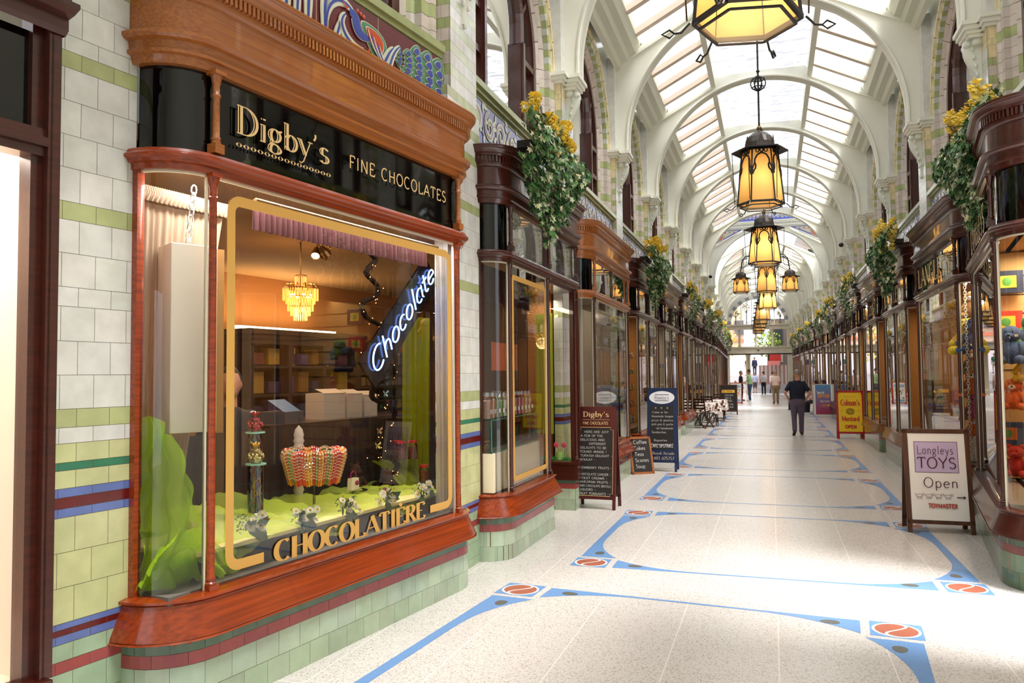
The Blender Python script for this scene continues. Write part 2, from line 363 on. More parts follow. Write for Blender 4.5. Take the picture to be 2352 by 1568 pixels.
# ================================================================ FLOOR
def terrazzo():
    m = bpy.data.materials.new('terrazzo'); m.use_nodes = True; n = m.node_tree.nodes; l = m.node_tree.links; b = n['Principled BSDF']
    t = n.new('ShaderNodeTexCoord'); v = n.new('ShaderNodeTexVoronoi'); v.inputs['Scale'].default_value = 150
    l.new(t.outputs['Object'], v.inputs['Vector'])
    r = n.new('ShaderNodeValToRGB'); e = r.color_ramp; e.elements[0].position = .0; e.elements[0].color = lin('a3998c'); e.elements[1].position = .3; e.elements[1].color = lin('d5d0cb')
    k = e.elements.new(.16); k.color = lin('bfb7ae')
    nz = n.new('ShaderNodeTexNoise'); nz.inputs['Scale'].default_value = 160; l.new(t.outputs['Object'], nz.inputs['Vector'])
    sc = n.new('ShaderNodeSeparateColor'); l.new(v.outputs['Color'], sc.inputs[0]); l.new(sc.outputs[0], r.inputs[0])
    br = n.new('ShaderNodeTexBrick'); br.offset = 0; br.inputs['Scale'].default_value = 1; br.inputs['Mortar Size'].default_value = .004; br.inputs['Brick Width'].default_value = .61; br.inputs['Row Height'].default_value = 3.67
    br.inputs['Color1'].default_value = (0, 0, 0, 1); br.inputs['Color2'].default_value = (0, 0, 0, 1); br.inputs['Mortar'].default_value = (1, 1, 1, 1); l.new(t.outputs['Object'], br.inputs['Vector'])
    mx = n.new('ShaderNodeMix'); mx.data_type = 'RGBA'; l.new(br.outputs[0], mx.inputs[0]); l.new(r.outputs[0], mx.inputs[6]); mx.inputs[7].default_value = lin('e6e1da')
    l.new(mx.outputs[2], b.inputs['Base Color']); b.inputs['Roughness'].default_value = .24; b.inputs['Specular IOR Level'].default_value = .5
    return m
TERR = terrazzo()
floor = MB().box((-14, -9, -.2), (14, 66.0, 0)).build('floor', TERR); struct(floor)
BLUE = mat('blue_terrazzo', '6f9bd0', .3, noise=.2, nscale=90); LEAFG = mat('grey_terrazzo', '66665f', .35, noise=.3, nscale=90)
TERRA = mat('terracotta_terrazzo', 'b0654e', .3, noise=.2, nscale=90); PALE = mat('pale_terrazzo', 'eee8df', .3)
def flat(mb, pts, z, mi): mb.poly([(p[0], p[1], z) for p in pts], mi=mi)
def panel_inlay(M, hw=1.457, L=2.56, sc=1., near=True, far=True, n=14):
    mb = MB(); q = .155 * sc
    def leaf(cx, cy, ang, s):
        P = [];
        for i in range(20):
            a = 2 * PI * i / 20; r = .5 * (1 - .75 * abs(math.sin(a / 2)) ** 1.0) + .16
            x = math.cos(a) * r * (1.5 if math.cos(a) > 0 else 1); y = math.sin(a) * r * 1.05
            P.append((cx + s * (x * math.cos(ang) - y * math.sin(ang)), cy + s * (x * math.sin(ang) + y * math.cos(ang))))
        flat(mb, P, .0016, 1)
    for sx in (-1, 1):
        for yy, on, sy in ((0, near, 1), (L, far, -1)):
            if not on: continue
            cx = sx * hw; flat(mb, [(cx - q, yy - q), (cx + q, yy - q), (cx + q, yy + q), (cx - q, yy + q)], .001, 0)
            for r, z, mi in ((q * .93, .0014, 3), (q * .82, .0018, 2)):
                flat(mb, [(cx + r * math.cos(2 * PI * i / 24), yy + r * math.sin(2 * PI * i / 24)) for i in range(24)], z, mi)
            cur = arc(cx, yy, q * .45, q * .45, -90, 90, 8)
            S1 = [(cx + q * .8 * math.cos(rad(a)) * math.sin(rad(a)) , yy + q * .8 * math.sin(rad(a))) for a in range(-90, 91, 12)]
            mb.grid([[(p[0] - .009, p[1], .0021) for p in S1], [(p[0] + .009, p[1], .0021) for p in S1]], mi=3)
            # cross line with flared end; outer edge straight
            for k in range(n):
                pass
    def flare(P0_, ux, vx, Ltot, w0, w1, Lf):
        """band from P0 along ux; outer edge straight, inner edge (towards vx) flares at both ends"""
        N = 28; A = []; B = []
        for i in range(N + 1):
            s = Ltot * i / N; d = min(s, Ltot - s); f = max(0, 1 - d / Lf) ** 2.4; w = w0 + (w1 - w0) * f
            A.append((P0_[0] + ux[0] * s, P0_[1] + ux[1] * s, .001)); B.append((P0_[0] + ux[0] * s + vx[0] * w, P0_[1] + ux[1] * s + vx[1] * w, .001))
        mb.grid([A, B], mi=0)
    gp = .055
    for yy, on, sy in ((0, near, 1), (L, far, -1)):
        if on:
            flare((-hw + q + gp, yy - sy * q * .85), (1, 0), (0, sy), 2 * (hw - q - gp), .035, 2 * q * .9, .75)
            for sx in (-1, 1): leaf(sx * (hw - q - gp - .15), yy - sy * .03, 0 if sx < 0 else PI, .1)
    a = q + gp if near else -.2; b = L - (q + gp if far else -.2)
    for sx in (-1, 1):
        flare((sx * (hw + q * .9), a), (0, 1), (-sx, 0), b - a, .075, 2 * q * 1.05, .8)
        if near: leaf(sx * (hw + .0), a + .13, PI / 2, .1)
        if far: leaf(sx * (hw + .0), b - .13, -PI / 2, .1)
    return mb.mesh([BLUE, LEAFG, TERRA, PALE])
pm = panel_inlay(None)
for k in range(-1, 7): obj('floor_inlay', pm, floor, T(CX, 6.75 + PB * (k + 1)))
for k in range(8): obj('floor_inlay', pm, floor, FC(37.4 + k * PB))
obj('floor_inlay', panel_inlay(None, hw=1.30, L=3.6, near=False), floor, Matrix.Translation((-1.876, 5.75, 0)) @ Matrix.Rotation(-BEND * .55, 4, 'Z') @ Matrix.Translation((1.30, -3.6, 0)))

# ================================================================ TILED WALLS
WH = C('dfdfd9'); GRN = C('b4bc86'); LIM = C('c6c894'); TEAL = C('3a7f60'); BLU = C('6173b0'); MAR = C('651416'); SEA = C('9db595'); RED = C('9c423e'); YEL = C('ecdcae'); WHG = C('d3d8cc'); PNK = C('dcd0c6')
# wall courses: bottom, top, colour
LOWC = [(0, .07, SEA), (.07, .20, SEA), (.20, .335, SEA), (.335, .388, RED), (.388, .464, SEA), (.464, .501, BLU), (.501, .528, MAR), (.528, .556, BLU), (.556, .714, LIM), (.714, .87, LIM), (.87, 1.027, LIM),
        (1.027, 1.067, BLU), (1.067, 1.117, MAR), (1.117, 1.157, BLU), (1.157, 1.238, LIM), (1.238, 1.274, TEAL), (1.274, 1.36, LIM), (1.36, 1.432, WH), (1.432, 1.516, GRN),
        (1.516, 1.671, WH), (1.671, 1.826, WH), (1.826, 1.985, WH), (1.985, 2.074, WH), (2.074, 2.23, WH), (2.23, 2.384, WH), (2.384, 2.468, GRN), (2.468, 2.625, WH), (2.625, 2.778, WH), (2.778, 2.938, WH),
        (2.938, 3.09, WH), (3.09, 3.168, GRN), (3.168, 3.245, WH), (3.245, 3.39, WH), (3.39, 3.53, WH), (3.53, 3.61, GRN), (3.61, 3.76, WH), (3.76, 3.84, GRN), (3.84, 3.99, WH), (3.99, 4.07, GRN)]
UPC = []; UPS = []; PG = C('d5dbc4')
z = 4.07
while z < 5.0:
    UPC += [(z, z + .11, WH), (z + .11, z + .20, PG)]; UPS += [(z, z + .11, PNK), (z + .11, z + .20, GRN)]; z += .20
UPC2 = UPC + [(z, z + .14, WH), (z + .14, 5.28, YEL), (5.28, 5.42, YEL)]; UPS2 = UPS + [(z, z + .14, YEL), (z + .14, 5.28, YEL), (5.28, 5.42, YEL)]
UPC3 = UPC[:]
while z < 7.2: UPC3 += [(z, z + .14, WH), (z + .14, z + .2, WHG)]; z += .20
def tiles(mb, P, s0, s1, courses, tl=.165, gap=.0022, sub=1, ph=0., va=.05, back=.002):
    """P(s, z, d) -> point, d = distance in front of the face"""
    for ci, (z0, z1, col) in enumerate(courses):
        off = (ci % 2) * tl / 2 + ph; s = s0 - ((s0 - off) % tl); s = s if s > s0 - tl else s
        while s < s1 - 1e-6:
            a = max(s, s0); b = min(s + tl, s1)
            if b - a > .004:
                cc = vary(col, va); N = max(1, int(math.ceil((b - a) / sub)) if sub < 1 else 1)
                xs = [a + gap / 2 + (b - a - gap) * i / N for i in range(N + 1)]
                mb.grid([[P(x, z0 + gap / 2, back) for x in xs], [P(x, z1 - gap / 2, back) for x in xs]], col=cc)
            s += tl
    zs = [courses[0][0], courses[-1][1]]; N = max(1, int((s1 - s0) / (sub if sub < 1 else 9)) + 1)
    mb.grid([[P(s0 + (s1 - s0) * i / N, zs[0], 0) for i in range(N + 1)], [P(s0 + (s1 - s0) * i / N, zs[1], 0) for i in range(N + 1)]], col=C('7d6a55'))
def plane_tiles(mb, x0, x1, y, courses, **k): tiles(mb, lambda s, z, d: (s, y - d, z), x0, x1, courses, **k)
def side_tiles(mb, x, y0, y1, courses, sgn, **k):  # face whose normal is sgn*x; runs in y
    tiles(mb, lambda s, z, d: (x + sgn * d, s, z), y0, y1, courses, **k)

# ---- one pier with cap and corbel (frame: side(), x=0 pier centre)
def pier_mesh():
    mb = MB(); plane_tiles(mb, -.37, .37, .2, LOWC)
    for sx in (-1, 1): side_tiles(mb, sx * .37, .2, .32, LOWC, sx)
    for sx in (-1, 1): side_tiles(mb, sx * .3, .2, .36, UPS2, sx, tl=.07)
    plane_tiles(mb, -.3, .3, .2, UPC2, tl=.2)
    mb.box((-.3, .2, 5.54), (.3, .36, 7.2), WH)
    return mb.mesh([TILE])
def cap_mesh():
    mb = MB()
    def mould(x0, x1, y0, y1):
        for e, a, b in ((.0, 5.38, 5.42), (.025, 5.42, 5.46), (.05, 5.46, 5.51), (.075, 5.51, 5.555)):
            mb.box((x0 - e, y0 - e, a), (x1 + e, y1, b))
    mould(-.3, .3, .2, .34); mould(-.15, .15, .05, .3)
    return mb.mesh([CREAM])
def corbel_mesh():
    mb = MB(); N = 16; prof = []
    for i in range(N + 1):
        t = i / N; z = 5.38 - .66 * t; o = .16 * (1 - t) ** .8 + .035 * math.sin(t * PI * 2.1) + .012
        prof.append((z, max(o, .012)))
    rows = []
    for z, o in prof:
        w = .085 * (1 - .62 * ((5.38 - z) / .66)); r = []
        for j in range(11):
            a = PI * j / 10; r.append((math.cos(a) * w, .2 - o * (abs(math.sin(a)) ** .6), z))
        rows.append(r)
    mb.grid(rows); mb.box((-.13, .1, 5.3), (.13, .2, 5.38))
    mb.lathe([(.001, -.1), (.03, -.1), (.04, -.06), (.04, .06), (.03, .1), (.001, .1)], (0, 0, 0), 12, M=Matrix.Translation((0, .06, 5.33)) @ Matrix.Rotation(PI / 2, 4, 'Y'))
    for i in range(5):
        for sx in (-1, 1): mb.ball((sx * (.085 - .009 * i), .1 + .018 * i, 5.27 - i * .095), .022, 6, 4, sc=(1, .8, 1.4))
    mb.ball((0, .185, 4.72), .022, 8, 6, sc=(1, 1, 1.6))
    return mb.mesh([CORB], True)
def arch_pts(r, y, zb=4.42, zs=5.55, dz=.11, na=16):
    P = []; nj = int(round((zs - zb) / dz))
    for i in range(nj): P.append((-r, y, zb + (zs - zb) * i / nj))
    for i in range(na + 1): a = PI - PI * i / na; P.append((r * math.cos(a), y, zs + r * math.sin(a)))
    for i in range(nj - 1, -1, -1): P.append((r, y, zb + (zs - zb) * i / nj))
    return P
def bay_wall_mesh():
    mb = MB()
    def ring(r0, y0, r1, y1, ca, cb, na=16, dz=.11):
        A = arch_pts(r0, y0, na=na, dz=dz); B = arch_pts(r1, y1, na=na, dz=dz)
        for i in range(len(A) - 1):
            nj_ = int(round(1.13 / dz)); c = vary((ca if i % 2 else cb) if nj_ <= i < nj_ + na else (GRN if (i if i < nj_ else len(A) - 2 - i) % 5 == 2 and dz > .1 else PNK), .03)
            e = .02; a0 = Vector(A[i]); a1 = Vector(A[i + 1]); b0 = Vector(B[i]); b1 = Vector(B[i + 1])
            mb.poly([a0.lerp(a1, e), a1.lerp(a0, e), b1.lerp(b0, e), b0.lerp(b1, e)], c)
        mb.grid([[(p[0], p[1] + .002, p[2]) for p in A], [(p[0], p[1] + .002, p[2]) for p in B]], C('8a7a66'))
    ring(1.25, .50, 1.32, .43, PNK, PNK, 12, .19); ring(1.32, .43, 1.345, .40, PNK, PNK); ring(1.345, .40, 1.38, .385, PNK, PNK); ring(1.38, .385, 1.385, .32, GRN, WHG, 50)
    ring(1.385, .32, 1.485, .32, GRN, WHG, 50); ring(1.485, .32, 1.50, .29, YEL, YEL); ring(1.50, .29, 1.55, .285, YEL, YEL, 12); ring(1.55, .285, 1.56, .33, YEL, YEL)
    # spandrel to the rectangle
    A = arch_pts(1.5, .33, zb=5.55, dz=9, na=32); B = []
    for p in A:
        a = math.atan2(p[2] - 5.55, p[0]); t = min(1.56 / max(abs(math.cos(a)), 1e-6), 1.65 / max(math.sin(a), 1e-6)); B.append((t * math.cos(a), .33, 5.55 + t * math.sin(a)))
    mb.grid([A, B], WH); mb.box((-1.84, .33, 7.1), (1.84, .7, 7.62), WH)
    # frieze field, sill
    mb.box((-1.56, .27, 3.7), (1.56, .3, 4.3), C('c9cdb8'))
    for e, a, b in ((.0, 4.26, 4.30), (.03, 4.30, 4.34), (.06, 4.34, 4.40), (.03, 4.40, 4.43)):
        mb.box((-1.56, .26 - e, a), (1.56, .52, b), C('a3ab74'))
    return mb.mesh([TILE])
SWCOL = [mat('frieze_cream', 'dfe3cc', .2), mat('frieze_blue', '8a90cf', .2), mat('frieze_mauve', 'b59a9a', .2), mat('frieze_line', '6b4a44', .3)]
def swirl_mesh():
    mb = MB(); rnd = random.Random(3)
    def rib_(pts, w, y, mi):
        A = []; B = []
        for i, p in enumerate(pts):
            a = pts[max(i - 1, 0)]; b = pts[min(i + 1, len(pts) - 1)]; dx, dz = b[0] - a[0], b[1] - a[1]; l = math.hypot(dx, dz) or 1
            ww = w * (math.sin(PI * (i + .6) / (len(pts) + .2))) ** .6; A.append((p[0] - dz / l * ww, y, p[1] + dx / l * ww)); B.append((p[0] + dz / l * ww, y, p[1] - dx / l * ww))
        mb.grid([A, B], mi=mi)
    mb.box((-1.5, .262, 3.80), (1.5, .27, 4.25), mi=1)
    for c in range(-4, 5):
        x = c * .34; fl = 1 if c % 2 else -1; zc = 4.065
        sp = [(x + (.15 - .0062 * i) * math.cos(i * .42 * fl + PI / 2 * fl), zc + (.15 - .0062 * i) * math.sin(i * .42 * fl + PI / 2 * fl)) for i in range(22)]
        for w, y, mi in ((.046, .259, 3), (.039, .256, 0), (.012, .253, 2)): rib_(sp, w, y, mi)
        for k in range(6):
            a = rnd.uniform(0, 6); x1 = x + .17 + rnd.uniform(-.03, .03); z1 = zc + (-.2 + .075 * k)
            lf = [(x1 + .09 * t / 8 * math.cos(a), z1 + .09 * t / 8 * math.sin(a)) for t in range(9)]
            for w, y, mi in ((.03, .2595, 3), (.024, .2565, 1 if k == 1 else 0)): rib_(lf, w, y, mi)
    return mb.mesh(SWCOL)
def window_parts(parent, deep=True):
    """wooden arched window; parts of a window thing in the wall frame"""
    mb = MB()
    def ringw(r0, r1, y0, y1, zb=4.42):
        A = arch_pts(r0, y0, zb); B = arch_pts(r1, y0, zb); Cc = arch_pts(r1, y1, zb); D = arch_pts(r0, y1, zb)
        mb.grid([D, A, B, Cc])
    ringw(1.17, 1.27, .46, .56); ringw(1.13, 1.17, .48, .54)
    for sx in (-1, 1):
        x = sx * .66; mb.box((x - .06, .45, 4.42), (x + .06, .56, 5.62)); mb.box((x - .035, .42, 4.42), (x + .035, .46, 5.62))
        for z in (4.95, 5.42): mb.box((min(x, sx * 1.2), .46, z), (max(x, sx * 1.2), .54, z + .07))
    P = [(.66 * math.cos(a), .5, 5.85 + .62 * math.sin(a)) for a in [PI * i / 16 for i in range(17)]]
    mb.tube([(.66, .5, 5.6)] + P + [(-.66, .5, 5.6)], .075, 8); mb.box((-.04, .46, 6.45), (.04, .54, 6.75)); mb.box((-1.2, .46, 4.42), (1.2, .56, 4.5))
    for sx in (-1, 1): mb.bar((sx * .66, .5, 5.9), (sx * .95, .5, 6.25), .05)
    f = mb.build('window_frame', WOODD, parent)
    A = arch_pts(1.17, .52); g_ = MB(); g_.poly(A[::-1] if False else A); g_.build('window_glass', GLSR, parent)
DARKROOM = mat('dim_upstairs_room', '6c6a66', .9)
PIER, CAP, CORBEL, BAYW, SWIRL = pier_mesh(), cap_mesh(), corbel_mesh(), bay_wall_mesh(), swirl_mesh()
wallL = struct(thing('wall_left', None, None)); wallR = struct(thing('wall_right', None, None))
win0 = thing('window_1', None, None); struct(win0); window_parts(win0)
wcount = [1]
def place_bay(M, W_, k):
    obj('arched_bay', BAYW, W_, M); obj('frieze', SWIRL, W_, M)
    if wcount[0] == 1: win0.matrix_world = M
    else: w = dup(win0, M); w.name = 'window_%d' % wcount[0]
    wcount[0] += 1
def place_pier(M, W_): obj('pier', PIER, W_, M); obj('pier_cap', CAP, W_, M); obj('corbel', CORBEL, W_, M)
YK = [Y0 + PB * k for k in range(-1, 15)]
for left, W_ in ((True, wallL), (False, wallR)):
    for k, y in enumerate(YK):
        if 7 <= k < 8: pass
        if left or k: place_pier(side(y, left), W_)
        else: obj('pier_cap', CAP, W_, side(y, left)); obj('corbel', CORBEL, W_, side(y, left))
        if k < len(YK) - 1: place_bay(side(y + PB / 2, left), W_, k)
# near stretch, turned by the bend: left wall
NL = lambda x: FLN @ T(x, 0, 0)
NW = .25   # wall plane behind the chocolate shop's glass line
mb = MB(); plane_tiles(mb, -3.42, -2.89, NW, LOWC[:], ph=-.049); plane_tiles(mb, .0, .22, NW, LOWC[:])
plane_tiles(mb, -4.2, -2.9, NW, [(c[0], c[1], c[2]) for c in UPC3]); mb.build('near_wall_tiles', TILE, wallL, M=FLN)
for cx in (-1.6,):
    place_bay(FLN @ T(cx, -.0, 0), wallL, 0)

# blocks that close the shop walls behind and above
BACKW = mat('plaster_back', 'b9b2a4', .9)
for left, W_ in ((True, wallL), (False, wallR)):
    for y0_, a0, a1 in ((9.87, -3.6 if left else -3.8, YG - 9.87), (YG + .01, 0, 26.3)):
        a_, b_ = (a0, a1) if left else (-a1, -a0)
        mb = MB(); mb.box((a_, 4.2, 0), (b_, 4.3, 8.4)); mb.box((a_, 1.9, 3.1), (b_, 2.0, 8.4)); mb.box((a_, .5, 2.92), (b_, 4.3, 3.02)); mb.box((a_, 1.35, 6.9), (b_, 2.0, 7.0))
        mb.build('room_backs', BACKW, W_, M=side(y0_, left))
mb = MB(); mb.box((-4.2, 4.2, 0), (.4, 4.3, 8.4)); mb.box((-4.2, 1.9, 3.1), (.4, 2.0, 8.4)); mb.box((-3.1, .3, 2.86), (.4, 4.3, 2.96)); mb.build('room_backs', BACKW, wallL, M=FLN)

stk = MB().poly([(-.004, .215, 4.86), (-.004, .325, 4.86), (-.004, .315, 4.92), (-.004, .23, 4.925)]).build('green_sticker', mat('teal_tape', '1f9f7a', .5), None); stk.matrix_world = side(Y0 - .3, True); tag(stk, 'small teal sticker on the second left-hand pier below its capital', 'sticker')
# ================================================================ ROOF
roof = struct(thing('ceiling', None, None))
def rib_mesh():
    mb = MB(); N = 40; I = [(2.24, 5.555)]; O = [(2.41, 5.555)]
    for i in range(N + 1):
        a = PI / 2 * i / N; x, z = 2.24 * math.cos(a), 5.75 + 2.22 * math.sin(a); I.append((x, z))
        if a < rad(36): O.append((2.41, 5.75 + (7.2 - 5.75) * a / rad(36)))
        else:
            t = (a - rad(36)) / (PI / 2 - rad(36)); xx = 2.41 * (1 - t); O.append((xx, 7.2 + (2.41 - xx) * .5 if xx > .97 else 7.92 + .16 + (.97 - xx) * .02))
    for w, ins in ((.11, 0),):
        for sx in (-1, 1):
            R = []
            for (a, b), (c, d) in zip(I, O): R.append([(sx * a, -w, b), (sx * c, -w, d), (sx * c, w, d), (sx * a, w, b)])
            mb.grid([list(r) for r in zip(*R)] + [[r[0] for r in R]])
    # bead on both arrises of the soffit and a moulding along the rake
    for sx in (-1, 1):
        for y in (-.125, .125):
            mb.tube([(sx * x * .996, y, z) for x, z in I], .022, 5, cap=False)
            mb.bar((sx * 2.40, y, 7.1), (sx * .97, y, 7.86), .03, .05)
    return mb.mesh([CREAM])
def roofbay_mesh():
    """between two ribs, centred: wall plates, purlins, rafters"""
    mb = MB(); h = PB / 2 - .1
    for sx in (-1, 1):
        pr = [(2.41, 7.02), (2.34, 7.06), (2.30, 7.14), (2.20, 7.18), (2.16, 7.26), (2.06, 7.3), (2.02, 7.38), (1.98, 7.44), (1.98, 7.56), (2.9, 7.62)]
        mb.grid([[(sx * a, -h, b) for a, b in pr], [(sx * a, h, b) for a, b in pr]], mi=1)
        mb.box((min(sx * .93, sx * 1.03), -h, 7.86), (max(sx * .93, sx * 1.03), h, 8.1))
        for i in range(4):
            y = -h + 2 * h * (i + .5) / 4
            mb.bar((sx * 2.0, y, 7.47), (sx * 1.0, y, 7.98), .13, .10, mi=2); mb.bar((sx * 2.0, y + .07, 7.53), (sx * 1.0, y + .07, 8.04), .014, .012, mi=3)
    return mb.mesh([CREAM, PLATE, PINKB, IRON])
def glz_mesh(h=PB / 2):
    mb = MB()
    for sx in (-1, 1): mb.poly([(sx * 2.0, -h, 7.58), (sx * .98, -h, 8.09), (sx * .98, h, 8.09), (sx * 2.0, h, 7.58)])
    return mb.mesh([SKYG])
def lay_mesh(h=PB / 2 - .1): return MB().poly([(-.95, -h, 8.1), (.95, -h, 8.1), (.95, h, 8.1), (-.95, h, 8.1)]).mesh([FROST])
RIB, RBAY, GLZ, LAY = rib_mesh(), roofbay_mesh(), glz_mesh(), lay_mesh()
def roofbay(M): obj('roof_bars', RBAY, roof, M); obj('skylight_glass', GLZ, roof, M); obj('laylight', LAY, roof, M)
for k, y in enumerate(YK[:-1]):
    obj('roof_rib', RIB, roof, FC(y))
    if abs(y + PB / 2 - YG) > 2.2: roofbay(FC(y + PB / 2))
obj('roof_rib', RIB, roof, FC(YK[-1]))
NC = T(-.62, 6.2, 0, -BEND)
for j in range(2):
    roofbay(NC @ T(0, -PB * (j + .5))); obj('roof_rib', RIB, roof, NC @ T(0, -PB * (j + 1)))
mb = MB(); mb.box((-3.0, -16, 7.3), (3.6, -2 * PB - .2, 8.6)); mb.box((-3.1, -16, 0), (-3.0, -9.0, 8)); mb.box((2.6, -16, 0), (2.7, -.9, 8.0)); mb.box((-3, -16.1, 3.4), (3, -16, 8)); mb.build('entrance_shade_block', CREAM, roof, M=NC)  # unseen enclosure behind the camera, added to cut light on the near walls
# the crossing: raised glass between the last rib and the painted gable
mb = MB(); mb.poly([(-2.6, 31.9, 7.3), (0, 31.9, 9.6), (0, YG, 9.6), (-2.6, YG, 7.3)]); mb.poly([(2.6, 31.9, 7.3), (0, 31.9, 9.6), (0, YG, 9.6), (2.6, YG, 7.3)]); mb.build('crossing_glass', FROST, roof, M=T(CX, 0))
# painted gable
gab = struct(thing('wall_gable', None, None, FC(YG)))
mb = MB(); mb.prism([(-2.6, 7.0), (-2.6, 7.3), (0, 9.6), (2.6, 7.3), (2.6, 7.0), (.97, 7.95), (-.97, 7.95)], .0, .1); mb.build('gable_board', CREAM, gab)
mb = MB()
for e, a, b in ((.03, 7.98, 8.03), (.10, 8.03, 8.07), (.05, 8.12, 8.16), (.12, 8.16, 8.22), (.16, 8.22, 8.27)): mb.box((-2.1, -e, a), (2.1, 0, b))
for i in range(52): mb.box((-2.05 + i * .08, -.09, 8.07), (-2.01 + i * .08, 0, 8.115))
mb.build('gable_cornice', CREAM, gab)
def gable_paint():
    mb = MB(); rnd = random.Random(5); B0 = mat('gable_blue', '5a66b8', .6); C0 = mat('gable_buff', 'c9c2a8', .6); R0 = mat('gable_red', 'c9705c', .6); W0 = mat('gable_white', 'e6e6e6', .6); L0 = mat('gable_line', '5a3440', .6)
    mb.poly([(-1.5, -.004, 8.28), (1.5, -.004, 8.28), (.9, -.004, 8.82), (-.9, -.004, 8.82)], mi=0)
    for c in range(-8, 9):
        x = c * .165; zc = 8.53
        for r, mi, y in ((.085, 1, -.008), (.06, 0, -.011), (.04, 3, -.014), (.016, 2, -.017)):
            mb.poly([(x + r * math.cos(2 * PI * i / 10), y, zc + r * 1.7 * math.sin(2 * PI * i / 10) * (1 if mi != 2 else .6)) for i in range(10)], mi=mi)
        for k in range(4):
            a = rnd.uniform(0, 6.3); mb.poly([(x + .08 + .05 * math.cos(a), -.01 - k * .001, zc + .14 * math.sin(a)), (x + .09, -.01 - k * .001, zc + .02), (x + .02 * math.cos(a), -.01 - k * .001, zc + .2 * math.sin(a + .5))], mi=[3, 1, 0, 2][k])
    for sx in (-1, 1):
        mb.poly([(sx * 2.35, -.004, 7.28), (sx * .98, -.004, 7.96), (sx * 2.3, -.004, 7.97)][::sx], mi=0)
        mb.poly([(sx * 2.30, -.006, 7.36), (sx * 1.15, -.006, 7.93), (sx * 2.27, -.006, 7.94)][::sx], mi=1)
        for r, mi, y in ((.245, 4, -.008), (.235, 1, -.010), (.195, 4, -.012), (.185, 2, -.014)): mb.poly([(sx * 2.02 + r * math.cos(2 * PI * i / 24), y, 7.70 + r * math.sin(2 * PI * i / 24)) for i in range(24)], mi=mi)
        for i in range(9):
            x = sx * (1.72 - i * .06); z_ = 7.86 - .0 * i; r = .05 - .003 * i
            for q, mi, y in ((r, 4, -.008), (r * .75, 3 if i % 3 else 2, -.01)): mb.poly([(x + q * math.cos(2 * PI * j / 8), y, z_ + q * .8 * math.sin(2 * PI * j / 8)) for j in range(8)], mi=mi)
    return mb.mesh([B0, C0, R0, W0, L0])
obj('gable_painting', gable_paint(), gab)

# ================================================================ FAR END
YE = YK[-1] + .15
endw = struct(thing('wall_end', None, None, FC(YE)))
BATH = mat('pale_stone', 'd8cdb6', .6, noise=.12, nscale=6)
mb = MB(); mb.box((-2.4, -.1, 3.12), (2.4, .3, 3.62)); mb.box((-2.4, -.16, 3.55), (2.4, .3, 3.64)); mb.box((-2.4, -.1, 4.95), (2.4, .3, 5.3)); mb.box((-2.4, -.18, 5.24), (2.4, .3, 5.34))
mb.box((-2.6, -.05, 0), (-2.1, .3, 5.3)); mb.box((2.1, -.05, 0), (2.6, .3, 5.3)); mb.build('balcony_beam', BATH, endw)
mb = MB(); mb.box((-2.4, -.1, 3.04), (2.4, .3, 3.12)); mb.build('beam_edge', IRON, endw)
for x in (-1.35, -.15, 1.05):
    MB().lathe([(.11, 3.64), (.12, 3.72), (.08, 3.78), (.085, 4.7), (.07, 4.78), (.12, 4.88), (.13, 4.95)], (x, .1, 0), 12).build('balcony_column', BATH, endw, smooth=True)
mb = MB(); rr = 1.95
for i in range(22):
    a0 = PI * i / 22; a1 = PI * (i + 1) / 22; c = C('8e8f94') if i % 2 else C('dcd6c8')
    mb.grid([[(r * math.cos(a), .05, 5.34 + r * .98 * math.sin(a)) for a in (a0, a1)] for r in (rr, rr + .28)], c)
mb.build('fan_arch', PAINT, endw)
mb = MB(); A = [(rr * math.cos(PI * i / 24), 5.34 + rr * .98 * math.sin(PI * i / 24)) for i in range(25)]; O = []
for p in A:
    a = math.atan2(p[1] - 5.34, p[0]); t = min(2.7 / max(abs(math.cos(a)), 1e-6), 3.2 / max(math.sin(a), 1e-6)); O.append((t * math.cos(a), 5.34 + t * math.sin(a)))
mb.grid([[(p[0], .07, p[1]) for p in A], [(p[0], .07, p[1]) for p in O]], WH); mb.build('end_gable', PAINT, endw)
win_end = struct(thing('window_fan', None, None, FC(YE)))
mb = MB()
for x in (-1.2, -.42, .42, 1.2): mb.box((x - .03, .06, 5.34), (x + .03, .12, 5.34 + math.sqrt(rr * rr - x * x) * .98))
mb.build('mullion', mat('white_frame', 'e8e8e2', .5), win_end)
def stained():
    mb = MB(); rnd = random.Random(11); T1 = mat('lead_brown', '54402a', .6)
    cg = [C('e08a1e'), C('7f8a3a'), C('f2c84a'), C('c9d6c0'), C('a8b04a')]
    for cx in (-1.6, -.81, 0, .81, 1.6):
        top = math.sqrt(max(rr * rr - cx * cx, 0)) * .98 + 5.34; h = (top - 5.34)
        mb.tube([(cx, .09, 5.34), (cx + .02, .09, 5.34 + h * .5), (cx, .09, 5.34 + h * .62)], .03, 6, C('4a3a2a'))
        for k in range(5): a = rad(20 + 35 * k); mb.tube([(cx, .09, 5.34 + h * .5), (cx + .15 * math.cos(a), .09, 5.34 + h * .58 + .1 * math.sin(a)), (cx + .28 * math.cos(a), .09, 5.34 + h * .66 + .2 * math.sin(a))], .012, 4, C('4a3a2a'))
        for k in range(46):
            x = cx + rnd.gauss(0, .17); z_ = 5.34 + h * .78 + rnd.gauss(0, .16)
            if math.hypot(x, (z_ - 5.34) / .98) > rr - .05: continue
            mb.ball((x, .09, z_), rnd.uniform(.025, .05), 6, 4, col=rnd.choice(cg), sc=(1, .3, 1))
        for k in range(12): mb.ball((cx + rnd.uniform(-.38, .38), .09, 5.34 + rnd.uniform(.03, .16)), .03, 6, 4, col=rnd.choice(cg[:4]), sc=(1, .3, 1))
    return mb.mesh([PAINT])
